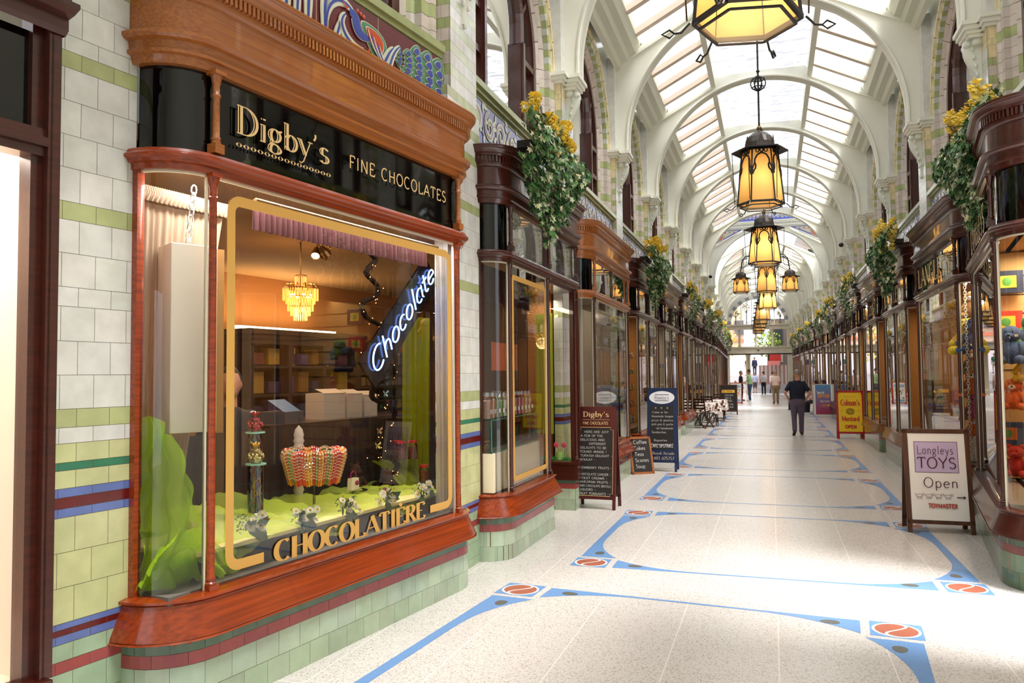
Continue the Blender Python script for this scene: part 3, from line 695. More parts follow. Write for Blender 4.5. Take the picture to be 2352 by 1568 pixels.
obj('leaded_trees', stained(), win_end)
MB().poly([(rr * math.cos(PI * i / 24), .1, 5.34 + rr * .98 * math.sin(PI * i / 24)) for i in range(25)]).build('window_glass', glass('clear_pane', refl=.6), win_end)
# street beyond
ST = FC(YE)
street = struct(MB().box((-30, .6, -.25), (30, 6, -.02)).build('street_pavement', mat('pavement', 'a39a94', .8, noise=.1, nscale=3), M=ST))
mb = MB(); mb.poly([(-30, 6, -.02), (30, 6, -.02), (30, 40, 5.2), (-30, 40, 5.2)]); struct(mb.build('street_hill', mat('grey_setts', '8c8487', .85, noise=.12, nscale=2), M=ST))
def exter(name, label, cat, M, fn, mats, **k):
    mb = MB(); fn(mb); o = mb.build(name, mats, M=M); return tag(o, label, cat)
def fx(mb):
    mb.box((-14, 30, 3), (-1, 31, 9), C('d9b49c')); mb.box((-14, 29.9, 5.2), (-1, 30, 5.5), C('d87a5a'))
    for i in range(6): mb.box((-12 + 2 * i, 29.8, 6), (-11 + 2 * i, 30, 7.6), C('5c5a60'))
exter('pink_building', 'pink rendered building at the top of the hill beyond the arcade', 'building', ST, fx, PAINT)
def fx(mb):
    mb.box((1.2, 12, 0), (9, 13, 6.5), C('8d7f7a'))
    for i in range(5): mb.box((1.5 + 1.3 * i, 11.9, 4.2), (2.3 + 1.3 * i, 12, 5.8), C('3f4448'))
    for i in range(5): mb.box((1.5 + 1.3 * i, 11.9, 2.6), (2.3 + 1.3 * i, 12, 3.8), C('cfc8bd'))
exter('brick_building', 'brown brick building seen through the right of the balcony', 'building', ST, fx, PAINT)
def fx(mb):
    for i in range(14): mb.box((.15 + i * .16, 7.5, .7), (.15 + i * .16 + .16, 7.55, 2.3), C('c9c0b8') if i % 2 else C('a8827c'))
def fx2(mb): mb.box((3.4, .9, -.1), (9, 14, 13), C('8a7a72')); [mb.box((3.35, 1.2 + 1.2 * i, 1), (3.4, 2 + 1.2 * i, 2.8), C('4a4e55')) for i in range(5)]  # added block: keeps the sun off the street outside the exit
exter('shade_building', 'tall brown block added outside the exit on the right to shade the street', 'building', ST, fx2, PAINT)
def fx3(mb): mb.box((-12, 2.5, -.1), (-4.2, 9, 9), C('a08a7c')); [mb.box((-4.2, 3 + 1.2 * i, 1), (-4.15, 3.8 + 1.2 * i, 2.8), C('4a4e55')) for i in range(5)]  # added block: hides part of the sky from the street
exter('shade_building', 'tan block added outside the exit on the left to screen off sky light', 'building', ST, fx3, PAINT)
exter('striped_hoarding', 'red and white striped hoarding across the street', 'hoarding', ST, fx, PAINT)
def fx(mb): mb.lathe([(.2, 0), (.2, .3), (.16, .4), (.16, 2.9), (.22, 3.05), (.22, 3.1)], (-.75, .55, 0), 12, C('d9c9a8'))
exter('stone_column', 'pale stone column under the balcony at the arcade exit', 'column', ST, fx, PAINT)
def fx(mb): mb.box((1.0, 6.8, 2.6), (1.9, 6.9, 3.2), C('c2332c')); mb.box((.85, 6.75, 2.3), (1.8, 6.78, 2.65), C('e88a84'))
exter('red_sign', 'red shop sign high over the street beyond the arcade', 'sign', ST, fx, PAINT)
def tree(x, y, z, r, label, seed, cols):
    rnd = random.Random(seed); t = thing('street_tree', label, 'tree', ST @ T(x, y, z), 'trees beyond the arcade')
    MB().tube([(0, 0, -2.2), (.05, 0, 0), (0, .1, r * .5)], [.16, .11, .06], 7).build('trunk', mat('bark', '5a4636', .9), t)
    mb = MB()
    for k in range(420):
        d = Vector((rnd.gauss(0, 1), rnd.gauss(0, 1), rnd.gauss(0, 1))).normalized() * r * rnd.uniform(.55, 1); d.z += r * .5
        u = Vector((rnd.gauss(0, 1), rnd.gauss(0, 1), rnd.gauss(0, 1))).normalized(); v = u.cross(Vector((0, 0, 1))).normalized(); s = rnd.uniform(.1, .2)
        mb.poly([d - u * s, d - v * s * .6, d + u * s, d + v * s * .6], vary(rnd.choice(cols), .15))
    mb.build('crown', mat('vc_leaf', rough=.6, attr=True), t)
tree(-3.2, 14, 3.4, 1.9, 'yellow-green tree left of the balcony columns', 1, [C('d9c83a'), C('b5bd45'), C('e6d95a')])
tree(1.0, 10, 3.6, 1.2, 'bright green tree behind the right balcony columns', 2, [C('a3c23c'), C('c9d648'), C('7fa63a')])
# ================================================================ SHOPFRONTS
BEAD = mat('cream_bead', 'd9d2b8', .5)
def mkpath(x0, x1, r, eL='round', eR='round', n=7):
    def f(d):
        P = []; Rr = r + d
        if eL == 'round': P += [(x0 - Rr * math.cos(PI / 2 * i / n), r - Rr * math.sin(PI / 2 * i / n)) for i in range(n + 1)]
        else: P += [(x0 - d, r), (x0 - d, -d)]
        if eR == 'round': P += [(x1 + Rr * math.sin(PI / 2 * i / n), r - Rr * math.cos(PI / 2 * i / n)) for i in range(n + 1)]
        else: P += [(x1 + d, -d), (x1 + d, r)]
        return P
    return f
def sweep(mb, path, prof, col=(1, 1, 1), mi=0, closed=False):
    rows = [[(x, y, z) for x, y in path(d)] for d, z in prof]
    if closed: rows.append(rows[0])
    mb.grid(rows, col, mi); return mb
def path_tiles(mb, path, d0, courses, tl=.165, sub=.06, va=.07):
    P = path(d0); L = [0]
    for a, b in zip(P, P[1:]): L.append(L[-1] + math.dist(a, b))
    def at(s, z, d):
        s = max(0, min(L[-1], s)); i = 0
        while i < len(L) - 2 and L[i + 1] < s: i += 1
        t = (s - L[i]) / max(L[i + 1] - L[i], 1e-9); a, b = P[i], P[i + 1]; nx, ny = b[1] - a[1], -(b[0] - a[0]); l = math.hypot(nx, ny) or 1
        return (a[0] + (b[0] - a[0]) * t + nx / l * d, a[1] + (b[1] - a[1]) * t + ny / l * d, z)
    tiles(mb, at, 0, L[-1], courses, tl=tl, sub=sub, va=va)
def colonette(mb, x, y, z0, z1, r=.021, mi=0):
    h = z1 - z0
    mb.box((x - .03, y - .03, z0), (x + .03, y + .03, z0 + .05), mi=mi); mb.box((x - .036, y - .036, z1 - .022), (x + .036, y + .036, z1), mi=mi)
    pr = [(r * 1.35, .05), (r * 1.45, .058), (r * 1.1, .066), (r * 1.3, .074), (r * 1.3, .08), (r, .09), (r * .94, h - .14), (r * 1.25, h - .132), (r * 1.25, h - .124), (r * .95, h - .118), (r * .95, h - .075), (r * 1.2, h - .06), (r * 1.5, h - .03), (r * 1.6, h - .022)]
    mb.lathe(pr, (x, y, z0), 12, mi=mi)
SEA2 = C('a9bf9f')
BASEC = [(0, .13, C('a5b79c')), (.13, .262, C('b0c2a8')), (.262, .325, C('a04c4c')), (.325, .372, C('5d7763'))]
def shopfront(M, x0, x1, label, r=.22, eR='round', eL='round', woods=(WOODR, WOODD, WOODH), fascia='glass', upx=None, posts=(), basec=BASEC, dent=False, lowglass=True, cat='shopfront', group=None, near=False, top=3.83, plain_panes=True):
    t = thing('shopfront', label, cat, M, group); p = mkpath(x0, x1, r, eL, eR); ux = upx or x1; up = mkpath(x0, ux, r, eL, eR if upx is None else 'flat')
    sill, post, cor = woods
    mb = MB(); path_tiles(mb, p, .05, basec); mb.build('tiled_plinth', TILE, t)
    mb = MB(); sweep(mb, p, [(.12, .40), (.125, .392), (.05, .37), (.05, .36)]); sweep(mb, p, [(.115, .40), (.115, .412), (.055, .545), (.055, .556), (.05, .562), (.07, .568), (.07, .58), (.03, .588), (.0, .59), (-.03, .59)])
    if eR != 'round': mb.poly([(x1 + .115, -.115, .405), (x1 + .115, .2, .405), (x1 + .055, .2, .55), (x1 + .055, -.055, .55)])
    smooth_by_angle(mb.build('sill', sill, t), 30)
    # panes
    if plain_panes:
        F = p(0); nf = 8
        if eL == 'round': MB().grid([[(x, y, .59) for x, y in F[:nf]], [(x, y, 2.69) for x, y in F[:nf]]]).build('curved_pane', GLS, t, smooth=True)
        if eR == 'round': MB().grid([[(x, y, .59) for x, y in F[-nf:]], [(x, y, 2.69) for x, y in F[-nf:]]]).build('curved_pane', GLS, t, smooth=True)
        xs = [x0] + [q for q in posts] + [x1]
        for a, b in zip(xs, xs[1:]): MB().grid([[(a, 0, .59), (b, 0, .59)], [(a, 0, 2.69), (b, 0, 2.69)]]).build('front_pane', GLS, t)
    # beads
    mb = MB(); sweep(mb, p, [(-.012, 2.69), (.006, 2.69), (.006, 2.68), (-.012, 2.68)])
    for x in [x0, x1] + list(posts):
        for s in (-1, 1): mb.box((x + s * .028 - .004, -.004, .59), (x + s * .028 + .004, .014, 2.69))
    mb.build('glazing_bead', BEAD, t)
    # posts
    for x in [x0] + list(posts) + [x1]:
        mb = MB(); colonette(mb, x, -.012, .565, 2.70); smooth_by_angle(mb.build('colonette', post, t), 45)
        mb = MB(); colonette(mb, x, -.03, 2.80, 3.23, .019); smooth_by_angle(mb.build('colonette', cor, t), 45)
    if upx: mb = MB(); colonette(mb, upx - .02, -.03, 2.80, 3.23, .019); mb.build('colonette', cor, t); mb = MB(); colonette(mb, upx - .02, -.012, .565, 2.7); mb.build('colonette', post, t)
    for x, y in ((p(0)[0] if eL == 'round' else None, None), (p(0)[-1] if eR == 'round' else None, None)):
        if x: mb = MB(); mb.box((x[0] - .02, r - .04, .585), (x[0] + .02, r, 2.70)); mb.build('end_post', post, t)
    # rail, fascia, mouldings, cornice
    mb = MB(); sweep(mb, up, [(-.03, 2.69), (.03, 2.69), (.032, 2.72), (.05, 2.725), (.055, 2.74), (.072, 2.75), (.072, 2.762), (.055, 2.775), (.05, 2.79), (.02, 2.80), (-.02, 2.802)])
    smooth_by_angle(mb.build('transom_rail', post if near else cor, t), 30)
    if fascia == 'black':
        MB().grid([[(x, y, 2.80) for x, y in up(-.008)], [(x, y, 3.225) for x, y in up(-.008)]]).build('fascia_glass', BLACKG, t, smooth=True)
    else:
        Fp = up(-.008)
        MB().grid([[(x, y, 2.80) for x, y in Fp[:8]], [(x, y, 3.225) for x, y in Fp[:8]]]).build('fascia_glass', BLACKG, t, smooth=True)
        MB().grid([[(x0, 0, 2.80), (ux, 0, 2.80)], [(x0, 0, 3.225), (ux, 0, 3.225)]]).build('transom_glass', GLSR, t)
        if upx is None and eR == 'round': MB().grid([[(x, y, 2.80) for x, y in Fp[-8:]], [(x, y, 3.225) for x, y in Fp[-8:]]]).build('fascia_glass', BLACKG, t, smooth=True)
        MB().box(((x0 + ux) / 2 - .022, -.02, 2.80), ((x0 + ux) / 2 + .022, .03, 3.225)).build('fascia_mullion', post, t)
    mb = MB(); sweep(mb, up, [(-.02, 3.222), (.028, 3.222), (.034, 3.235), (.04, 3.262), (.06, 3.268), (.062, 3.285), (.05, 3.29), (.054, 3.33), (.078, 3.338), (.092, 3.352), (.092, 3.368), (.078, 3.376), (.06, 3.385), (.045, 3.39)])
    smooth_by_angle(mb.build('architrave', cor, t), 25)
    mb = MB(); sweep(mb, up, [(.045, 3.388), (.045, 3.56)]); mb.build('frieze_board', cor, t, smooth=True)
    mb = MB(); 
    sweep(mb, up, [(.045, 3.545), (.055, 3.55), (.066, 3.562), (.07, 3.575), (.07, 3.64), (.088, 3.645), (.09, 3.652), (.094, 3.662), (.104, 3.668), (.112, 3.68), (.122, 3.692), (.13, 3.70), (.13, 3.708), (.138, 3.714), (.142, 3.722), (.142, 3.732), (.125, 3.738), (-.05, 3.742)])
    P = up(-.05); mb.poly([(x, y, 3.741) for x, y in P[::-1]] )
    smooth_by_angle(mb.build('cornice', cor, t), 25)
    if dent:
        mb = MB(); P = up(.074); L = [0]
        for a, b in zip(P, P[1:]): L.append(L[-1] + math.dist(a, b))
        s = .02
        while s < L[-1] - .02:
            i = 0
            while i < len(L) - 2 and L[i + 1] < s: i += 1
            tt = (s - L[i]) / (L[i + 1] - L[i]); a, b = P[i], P[i + 1]; x = a[0] + (b[0] - a[0]) * tt; y = a[1] + (b[1] - a[1]) * tt
            mb.box((-.009, -.02, 3.585), (.009, .012, 3.64), M=Matrix.Translation((x, y, 0)) @ Matrix.Rotation(math.atan2(b[1] - a[1], b[0] - a[0]), 4, 'Z')); s += .031
        mb.build('dentils', cor, t)
    return t
def gold_band(parent, x0, x1, z0, z1, w=.055, r=.09, y=-.006, gap=None, m=None):
    """rounded gold line painted on a pane; gap = (x from, x to) left open in the bottom run"""
    def rr(x0, x1, z0, z1, r, n=7):
        P = []
        for cx, cz, a in ((x1 - r, z0 + r, -90), (x1 - r, z1 - r, 0), (x0 + r, z1 - r, 90), (x0 + r, z0 + r, 180)): P += arc(cx, cz, r, r, a, a + 90, n)
        return P
    A = rr(x0, x1, z0, z1, r); B = rr(x0 + w, x1 - w, z0 + w, z1 - w, max(r - w, .015)); mb = MB()
    if gap: A = [(gap[1], z0)] + A + [(gap[0], z0)]; B = [(gap[1], z0 + w)] + B + [(gap[0], z0 + w)]
    else: A.append(A[0]); B.append(B[0])
    mb.grid([[(p[0], y, p[1]) for p in A], [(p[0], y, p[1]) for p in B]]); return mb.build('gold_line', m or GOLDW, parent)

# ---- the chocolate shop
dig = shopfront(FLN, -2.64, -.235, 'orange-brown mahogany shopfront lettered Digby’s Fine Chocolates on black glass, nearest on the left', r=.25, woods=(WOODR, WOODR, WOODH), fascia='black', dent=True, near=True)
gold_band(dig, -2.54, -.31, .645, 2.62, gap=(-2.27, -.62))
write(dig, 'CHOCOLATIÈRE', -2.20, .625, 1.52, .115, y=-.004, m=GOLDW, thick=.24, thin=.055, serif=.26, track=.09)
write(dig, 'Digby’s', -2.495, 2.955, .74, .15, y=-.02, m=GOLD, thick=.2, thin=.04, serif=.2, inline=.055, track=.08)
mb = MB()
for i in range(15):
    x = -2.48 + i * (.715 / 14)
    for s in (-1, 1): mb.grid([[(x + s * (.002 + .007 * math.sin(PI * j / 6)), -.024, 2.88 + .024 * j / 6) for j in range(7)], [(x + s * .019 * (math.sin(PI * j / 6) + .15), -.024, 2.88 + .024 * j / 6) for j in range(7)]])
mb.build('lettering', GOLD, dig)
write(dig, 'FINE CHOCOLATES', -1.56, 2.985, 1.15, .082, y=-.02, m=GOLD, kind='sans', thick=.1, thin=.1, track=.16)
# ---- peacock frieze above it
def peacock():
    N_ = ['maroon', 'cream', 'blue', 'green', 'orange', 'line']; MM = [mat('frieze_maroon', '6e3038', .18), SWCOL[0], mat('frieze_deep_blue', '4656ae', .15), mat('frieze_green', '5f9478', .15), mat('frieze_orange', 'd0502a', .2), mat('frieze_pale_line', 'e4dcc0', .25)]
    mb = MB(); Y = .24
    mb.box((-3.0, Y, 3.8), (-.15, Y + .02, 4.27), mi=0)
    def blob(pts, d, mi): mb.poly([(p[0], Y - d, p[1]) for p in pts], mi=mi)
    def tear(cx, cz, L, w, a, lay):
        for sc, mi in lay:
            P = []
            for i in range(22):
                t = 2 * PI * i / 22; x = math.cos(t) * L * .5 * sc; y_ = math.sin(t) * w * .5 * sc * (1 + .45 * math.cos(t)) ; P.append((cx + x * math.cos(a) - y_ * math.sin(a), cz + x * math.sin(a) + y_ * math.cos(a)))
            blob(P, .004 + .004 * (1 - sc) * 3 + lay.index((sc, mi)) * .002 + tear.k, mi)
        tear.k += 1e-4
    tear.k = 0
    # fan of tail feathers from (-.95, 4.05) to the lower right
    for ring, (rad_, nf, L) in enumerate([(.78, 7, .2), (.63, 7, .19), (.48, 6, .17), (.34, 5, .13), (.22, 4, .09)]):
        for i in range(nf):
            a = rad(24 - 62 * (i + (.5 if ring % 2 else 0)) / nf); cx = -.98 + rad_ * math.cos(a); cz = 4.07 + rad_ * math.sin(a) * .62
            if cx > -.2 or cz < 3.84 or cz > 4.24: continue
            tear(cx, cz, L, L * .62, a * .7, [(1, 5), (.9, 3), (.55, 5), (.46, 2)])
    def ribbon(pts, w, d, mi):
        A = []; B = []
        for i, p in enumerate(pts):
            a = pts[max(i - 1, 0)]; b = pts[min(i + 1, len(pts) - 1)]; dx, dz = b[0] - a[0], b[1] - a[1]; l = math.hypot(dx, dz) or 1; ww = w * math.sin(PI * (i + .8) / (len(pts) + .6)) ** .5
            A.append((p[0] - dz / l * ww, Y - d, p[1] + dx / l * ww)); B.append((p[0] + dz / l * ww, Y - d, p[1] - dx / l * ww))
        mb.grid([A, B], mi=mi)
    def leafstem(pts, w, d=.008):
        ribbon(pts, w * 1.15, d, 5); ribbon(pts, w, d + .003, 1); ribbon(pts, w * .32, d + .006, 2)
    def bez(a, b, c, dd, n=16): return [tuple((1 - t) ** 3 * a[k] + 3 * (1 - t) ** 2 * t * b[k] + 3 * (1 - t) * t * t * c[k] + t ** 3 * dd[k] for k in (0, 1)) for t in [i / n for i in range(n + 1)]]
    # bird: neck, body, wing, legs, crest
    ribbon(bez((-1.36, 4.17), (-1.24, 4.2), (-1.36, 4.02), (-1.14, 4.06)), .05, .012, 5); ribbon(bez((-1.36, 4.17), (-1.24, 4.2), (-1.36, 4.02), (-1.14, 4.06)), .043, .015, 2)
    tear(-1.08, 4.08, .34, .2, rad(-28), [(1, 5), (.93, 3), (.7, 5), (.64, 4)]); 
    for k in range(5): ribbon(bez((-1.17 + .035 * k, 4.13 - .02 * k), (-1.14 + .035 * k, 4.06 - .02 * k), (-1.1 + .035 * k, 4.0 - .02 * k), (-1.04 + .035 * k, 3.96 - .01 * k)), .007, .024, [5, 2, 5, 2, 5][k])
    blob([(-1.38, 4.19), (-1.45, 4.215), (-1.4, 4.165)], .02, 4)
    for k in range(3): mb.ball((-1.27 + .035 * k, Y - .012, 4.215 - .008 * k), .016, 6, 4, mi=4, sc=(1, .3, 1))
    for a, b in (((-1.14, 3.99), (-1.17, 3.9)), ((-1.02, 3.95), (-1.03, 3.87))): ribbon([a, ((a[0] + b[0]) / 2, (a[1] + b[1]) / 2), b, (b[0] - .06, b[1] - .005)], .012, .016, 4)
    leafstem(bez((-1.62, 3.84), (-1.6, 4.1), (-1.66, 4.2), (-1.5, 4.25)), .04); leafstem(bez((-1.6, 3.95), (-1.62, 4.2), (-1.42, 4.27), (-1.3, 4.17)), .034)
    leafstem(bez((-1.5, 3.84), (-1.52, 3.95), (-1.46, 4.0), (-1.47, 4.06)), .03); leafstem(bez((-1.4, 4.14), (-1.52, 4.05), (-1.36, 3.9), (-1.2, 3.96)), .036)
    leafstem(bez((-1.16, 3.86), (-.98, 3.82), (-.98, 4.0), (-.86, 4.1)), .036, .02); leafstem(bez((-.94, 3.84), (-.92, 3.9), (-.9, 4.05), (-.78, 4.14)), .03, .022)
    leafstem(bez((-1.78, 3.84), (-1.78, 4.1), (-1.74, 4.25), (-1.84, 4.26)), .04); leafstem(bez((-1.82, 4.26), (-1.9, 4.05), (-1.86, 3.95), (-1.9, 3.84)), .03); leafstem(bez((-2.05, 4.24), (-1.98, 4.1), (-1.95, 4.0), (-2.0, 3.86)), .04)
    blob([(-2.12, 4.2), (-2.06, 4.12), (-2.0, 4.06), (-1.99, 4.045), (-2.03, 4.05), (-2.1, 4.12)], .02, 4)
    leafstem(bez((-2.3, 3.84), (-2.35, 4.05), (-2.2, 4.2), (-2.1, 4.1)), .04); leafstem(bez((-2.5, 4.25), (-2.4, 4.1), (-2.6, 4.0), (-2.4, 3.85)), .04)
    for x in (-1.69, -1.02, -2.35): mb.box((x - .0015, Y - .002, 3.8), (x + .0015, Y, 4.27), mi=5)
    return mb.mesh(MM)
obj('peacock_frieze', peacock(), wallL, FLN @ T(.11, 0, .02))

# ---- second shop on the left (same chocolate shop's side window) with its doorway
def LSH(y): return side(y, True)
def RSH(y): return side(y, False)
s2 = shopfront(LSH(6.2), .57, 1.86, 'dark mahogany shopfront with a gold-lined window of sweet jars beside a doorway', eR='flat', upx=3.1, woods=(WOODR, WOODD, WOODD), fascia='glass', dent=True, near=True)
gold_band(s2, .66, 1.79, .66, 2.6, w=.05, r=.05)
ret = s2
mb = MB(); tiles(mb, lambda s, z, d: (3.05 - d, s, z), -.0, .75, BASEC); tiles(mb, lambda s, z, d: (s, -.0 - d, z), 3.05, 3.3, BASEC); mb.build('doorway_plinth', TILE, s2)
mb = MB(); mb.box((3.0, -.04, .37), (3.32, .75, .56)); mb.box((2.98, -.05, .56), (3.32, .75, .59)); mb.build('doorway_sill', WOODD, s2)
mb = MB(); mb.box((3.04, .0, .59), (3.09, .05, 2.69)); mb.box((3.04, .6, .59), (3.09, .66, 2.69)); mb.box((3.25, -.01, .59), (3.32, .04, 2.69)); mb.build('doorway_post', WOODD, s2)
MB().poly([(3.06, .05, .59), (3.06, .6, .59), (3.06, .6, 2.69), (3.06, .05, 2.69)]).build('doorway_pane', GLS, s2)
mb = MB(); mb.box((1.86, .0, 2.66), (3.1, 1.2, 2.70)); mb.build('doorway_ceiling', WOODD, s2)
# ---- the rest of the left row
ORD = ['', 'second', 'third', 'fourth', 'fifth', 'sixth', 'seventh', 'eighth', 'ninth', 'tenth', 'eleventh', 'twelfth', 'thirteenth', 'last']
LEFTLAB = ['honey mahogany shopfront with an oval sign on its upper glass, behind the Digby’s board', 'left-hand shopfront with trinket shelves behind the blue board', 'left-hand shopfront with a rust-red sill beside the folding chairs', 'left-hand shopfront beside the café tables']
for k in range(1, 14):
    y = YK[k]
    lab = LEFTLAB[k - 1] if k <= 4 else ORD[k] + ' shopfront down the left side, counting from the doorway shop'
    s = shopfront(LSH(y), .49, 3.1, lab, woods=(WOODR, WOODD, WOODH if k == 1 else WOODD), fascia='glass' , posts=(1.75,) if k > 1 else (), dent=(k < 2), near=False, group='shopfronts on the left')
    if k == 1:
        A = [(1.9 + .2 * math.cos(2 * PI * i / 28), 3.01 + .17 * math.sin(2 * PI * i / 28)) for i in range(29)]; B = [(1.9 + .188 * math.cos(2 * PI * i / 28), 3.01 + .158 * math.sin(2 * PI * i / 28)) for i in range(29)]
        MB().grid([[(p[0], -.01, p[1]) for p in A], [(p[0], -.01, p[1]) for p in B]]).build('oval_line', GOLD, s)
        write(s, 'Penita’s', 1.76, 3.0, .28, .06, y=-.012, m=GOLD, serif=0, thick=.14, thin=.06)
# ---- right row
def langleys(t, x, w, z=2.88, h=.26): write(t, 'LANGLEYS', x, z, w, h, y=-.02, m=GOLD, thick=.16, thin=.05, serif=.2, track=.12)
RN = T(1.90, 8.24, 0, rad(-90) - BEND)
rt1 = shopfront(RN, -1.24, 1.2, 'dark mahogany toy shop front with a big rounded corner, nearest on the right', r=.32, woods=(WOODD, WOODD, WOODD), fascia='black', dent=True, near=True, basec=[(0, .13, C('5c7257')), (.13, .262, C('64795e')), (.262, .325, C('6e3a34')), (.325, .372, C('465745'))], eL='flat')
langleys(rt1, -1.1, 1.6)
RL = ['toy shop front lettered Langleys behind the toy shop’s pavement board', 'toy shop front lettered Langleys left of the hanging ivy', 'right-hand shopfront beside the yellow mustard board', 'right-hand shopfront behind the special offer board']
for k in range(1, 14):
    y = YK[k] ; M = RSH(y + PB)
    s = shopfront(M, .57, 3.18, RL[k - 1] if k <= 4 else ORD[k] + ' shopfront down the right side, counting from the big rounded corner', woods=(mat('ochre_wood', '8e5c2a', .35, c2='6f4520', stretch=(.45, 14, 18), nscale=3, coat=.3) if 1 < k < 5 else WOODD, WOODD, WOODD), fascia='glass', posts=(1.9,) if k > 1 else (), dent=(k < 2),
                  basec=[(0, .13, C('5c7257')), (.13, .262, C('64795e')), (.262, .325, C('7a403a')), (.325, .372, C('465745'))], group='shopfronts on the right')
    if k <= 2: langleys(s, .75, 2.1)
    if k == 3: write(s, 'LANGLEYS', .8, 2.9, 1.9, .2, y=-.02, m=GOLD)

# ---- leftmost neighbour: flat dark frame with a lit pale window (frame FLN, front .06 proud of the wall)
nb = thing('shop_window_frame', 'dark brown timber shop window with a lit cream pane, cut by the photo’s left edge', 'shopfront', FLN)
mb = MB(); mb.box((-3.46, .17, .36), (-3.40, .25, 3.4)); mb.box((-3.41, .13, .38), (-3.355, .25, 3.2)); mb.box((-3.40, .13, .38), (-3.39, .16, 3.2)); mb.build('frame_post', WOODD, nb)
mb = MB(); mb.box((-3.355, .18, .36), (-3.335, .25, 3.3)); mb.build('rough_edge', mat('weathered_wood', '55402e', .8, noise=.4, nscale=20), nb)
mb = MB(); mb.box((-4.2, .15, 2.62), (-3.40, .25, 2.74)); mb.box((-4.2, .13, 2.66), (-3.41, .2, 2.70)); mb.build('transom_rail', WOODD, nb)
mb = MB(); q = [(.12, 3.17), (.1, 3.19), (.1, 3.24), (.06, 3.25), (.02, 3.27), (.02, 3.29), (.08, 3.3), (.08, 3.36), (.05, 3.38), (.0, 3.40), (-.03, 3.42), (-.03, 3.44), (.2, 3.45)]
mb.grid([[(-4.2, y, z) for y, z in q], [(-3.345, y, z) for y, z in q]]); mb.poly([(-3.345, y, z) for y, z in q] + [(-3.345, .25, 3.45), (-3.345, .25, 3.17)]); mb.build('cornice', WOODD, nb)
MB().box((-4.2, .2, 2.74), (-3.41, .22, 3.17)).build('fascia_glass', BLACKG, nb)
mb = MB(); mb.box((-4.2, .1, .26), (-3.37, .25, .38)); mb.build('sill', WOODD, nb)
MB().poly([(-4.2, .2, .38), (-3.42, .2, .38), (-3.42, .2, 2.62), (-4.2, .2, 2.62)]).build('window_pane', glass('clear_shop_pane', refl=.5), nb)
nbr = struct(thing('wall_neighbour', None, None, FLN)); mb = MB(); mb.box((-4.6, 1.2, .2), (-3.38, 1.3, 2.9)); mb.box((-4.6, .3, .2), (-3.38, 1.3, .36)); mb.box((-3.40, .26, .2), (-3.36, 1.3, 2.9)); mb.build('pale_room', mat('cream_backing', 'f3dcc6', .8), nbr)
def area(name, M, sx, sy, e, col=(1, .75, .45)):
    d = bpy.data.lights.new(name, 'AREA'); d.shape = 'RECTANGLE'; d.size = sx; d.size_y = sy; d.energy = e; d.color = col
    o = bpy.data.objects.new(name, d); COL.objects.link(o); o.matrix_world = M; return o
def point(name, p, e, r=.05, col=(1, .7, .4)):
    d = bpy.data.lights.new(name, 'POINT'); d.energy = e; d.shadow_soft_size = r; d.color = col
    o = bpy.data.objects.new(name, d); COL.objects.link(o); o.location = p; return o
area('neighbour_strip_light', FLN @ T(-3.9, .7, 2.8), .8, .3, 26, (1, .86, .72))
# ---- shop interiors: display platforms, backs, ceiling strips
DISP = mat('display_board', '8a7f73', .7); WARMW = mat('warm_wall', 'b98a52', .8)
def interior(W_, M, x0, x1, e, d=2.0, wall=WARMW, col=(1, .72, .42)):
    mb = MB(); mb.box((x0 + .22, .03, .52), (x1 - .22, .3, .585), mi=0); mb.box((x0, .25, .52), (x1, .72, .585), mi=0); mb.box((x0, d, 0), (x1, d + .05, 2.9), mi=1); mb.box((x0 - .03, .3, 0), (x0, d, 2.9), mi=1); mb.box((x1, .3, 0), (x1 + .03, d, 2.9), mi=1); mb.box((x0 + .25, .04, 2.86), (x1 - .25, .3, 2.9), mi=1); mb.box((x0, .25, 2.86), (x1, d, 2.9), mi=1)
    mb.build('display_room', [DISP, wall], W_, M=M)
    if e: area('shop_interior_light', M @ T((x0 + x1) / 2, .75, 2.83), (x1 - x0) * .6, .25, e, col)
WCOOL = mat('cool_wall', 'b5aa98', .8)
for k in range(1, 14):
    interior(wallL, LSH(YK[k]), .33, 3.3, 14 if k < 6 else 16, wall=[WARMW, WCOOL][k % 2], col=[(1, .72, .42), (1, .85, .68)][k % 2]); interior(wallR, RSH(YK[k] + PB), .37, 3.35, 16, col=(1, .68, .36), wall=WARMW)
interior(wallR, RN, -1.45, 1.3, 22, d=1.5)
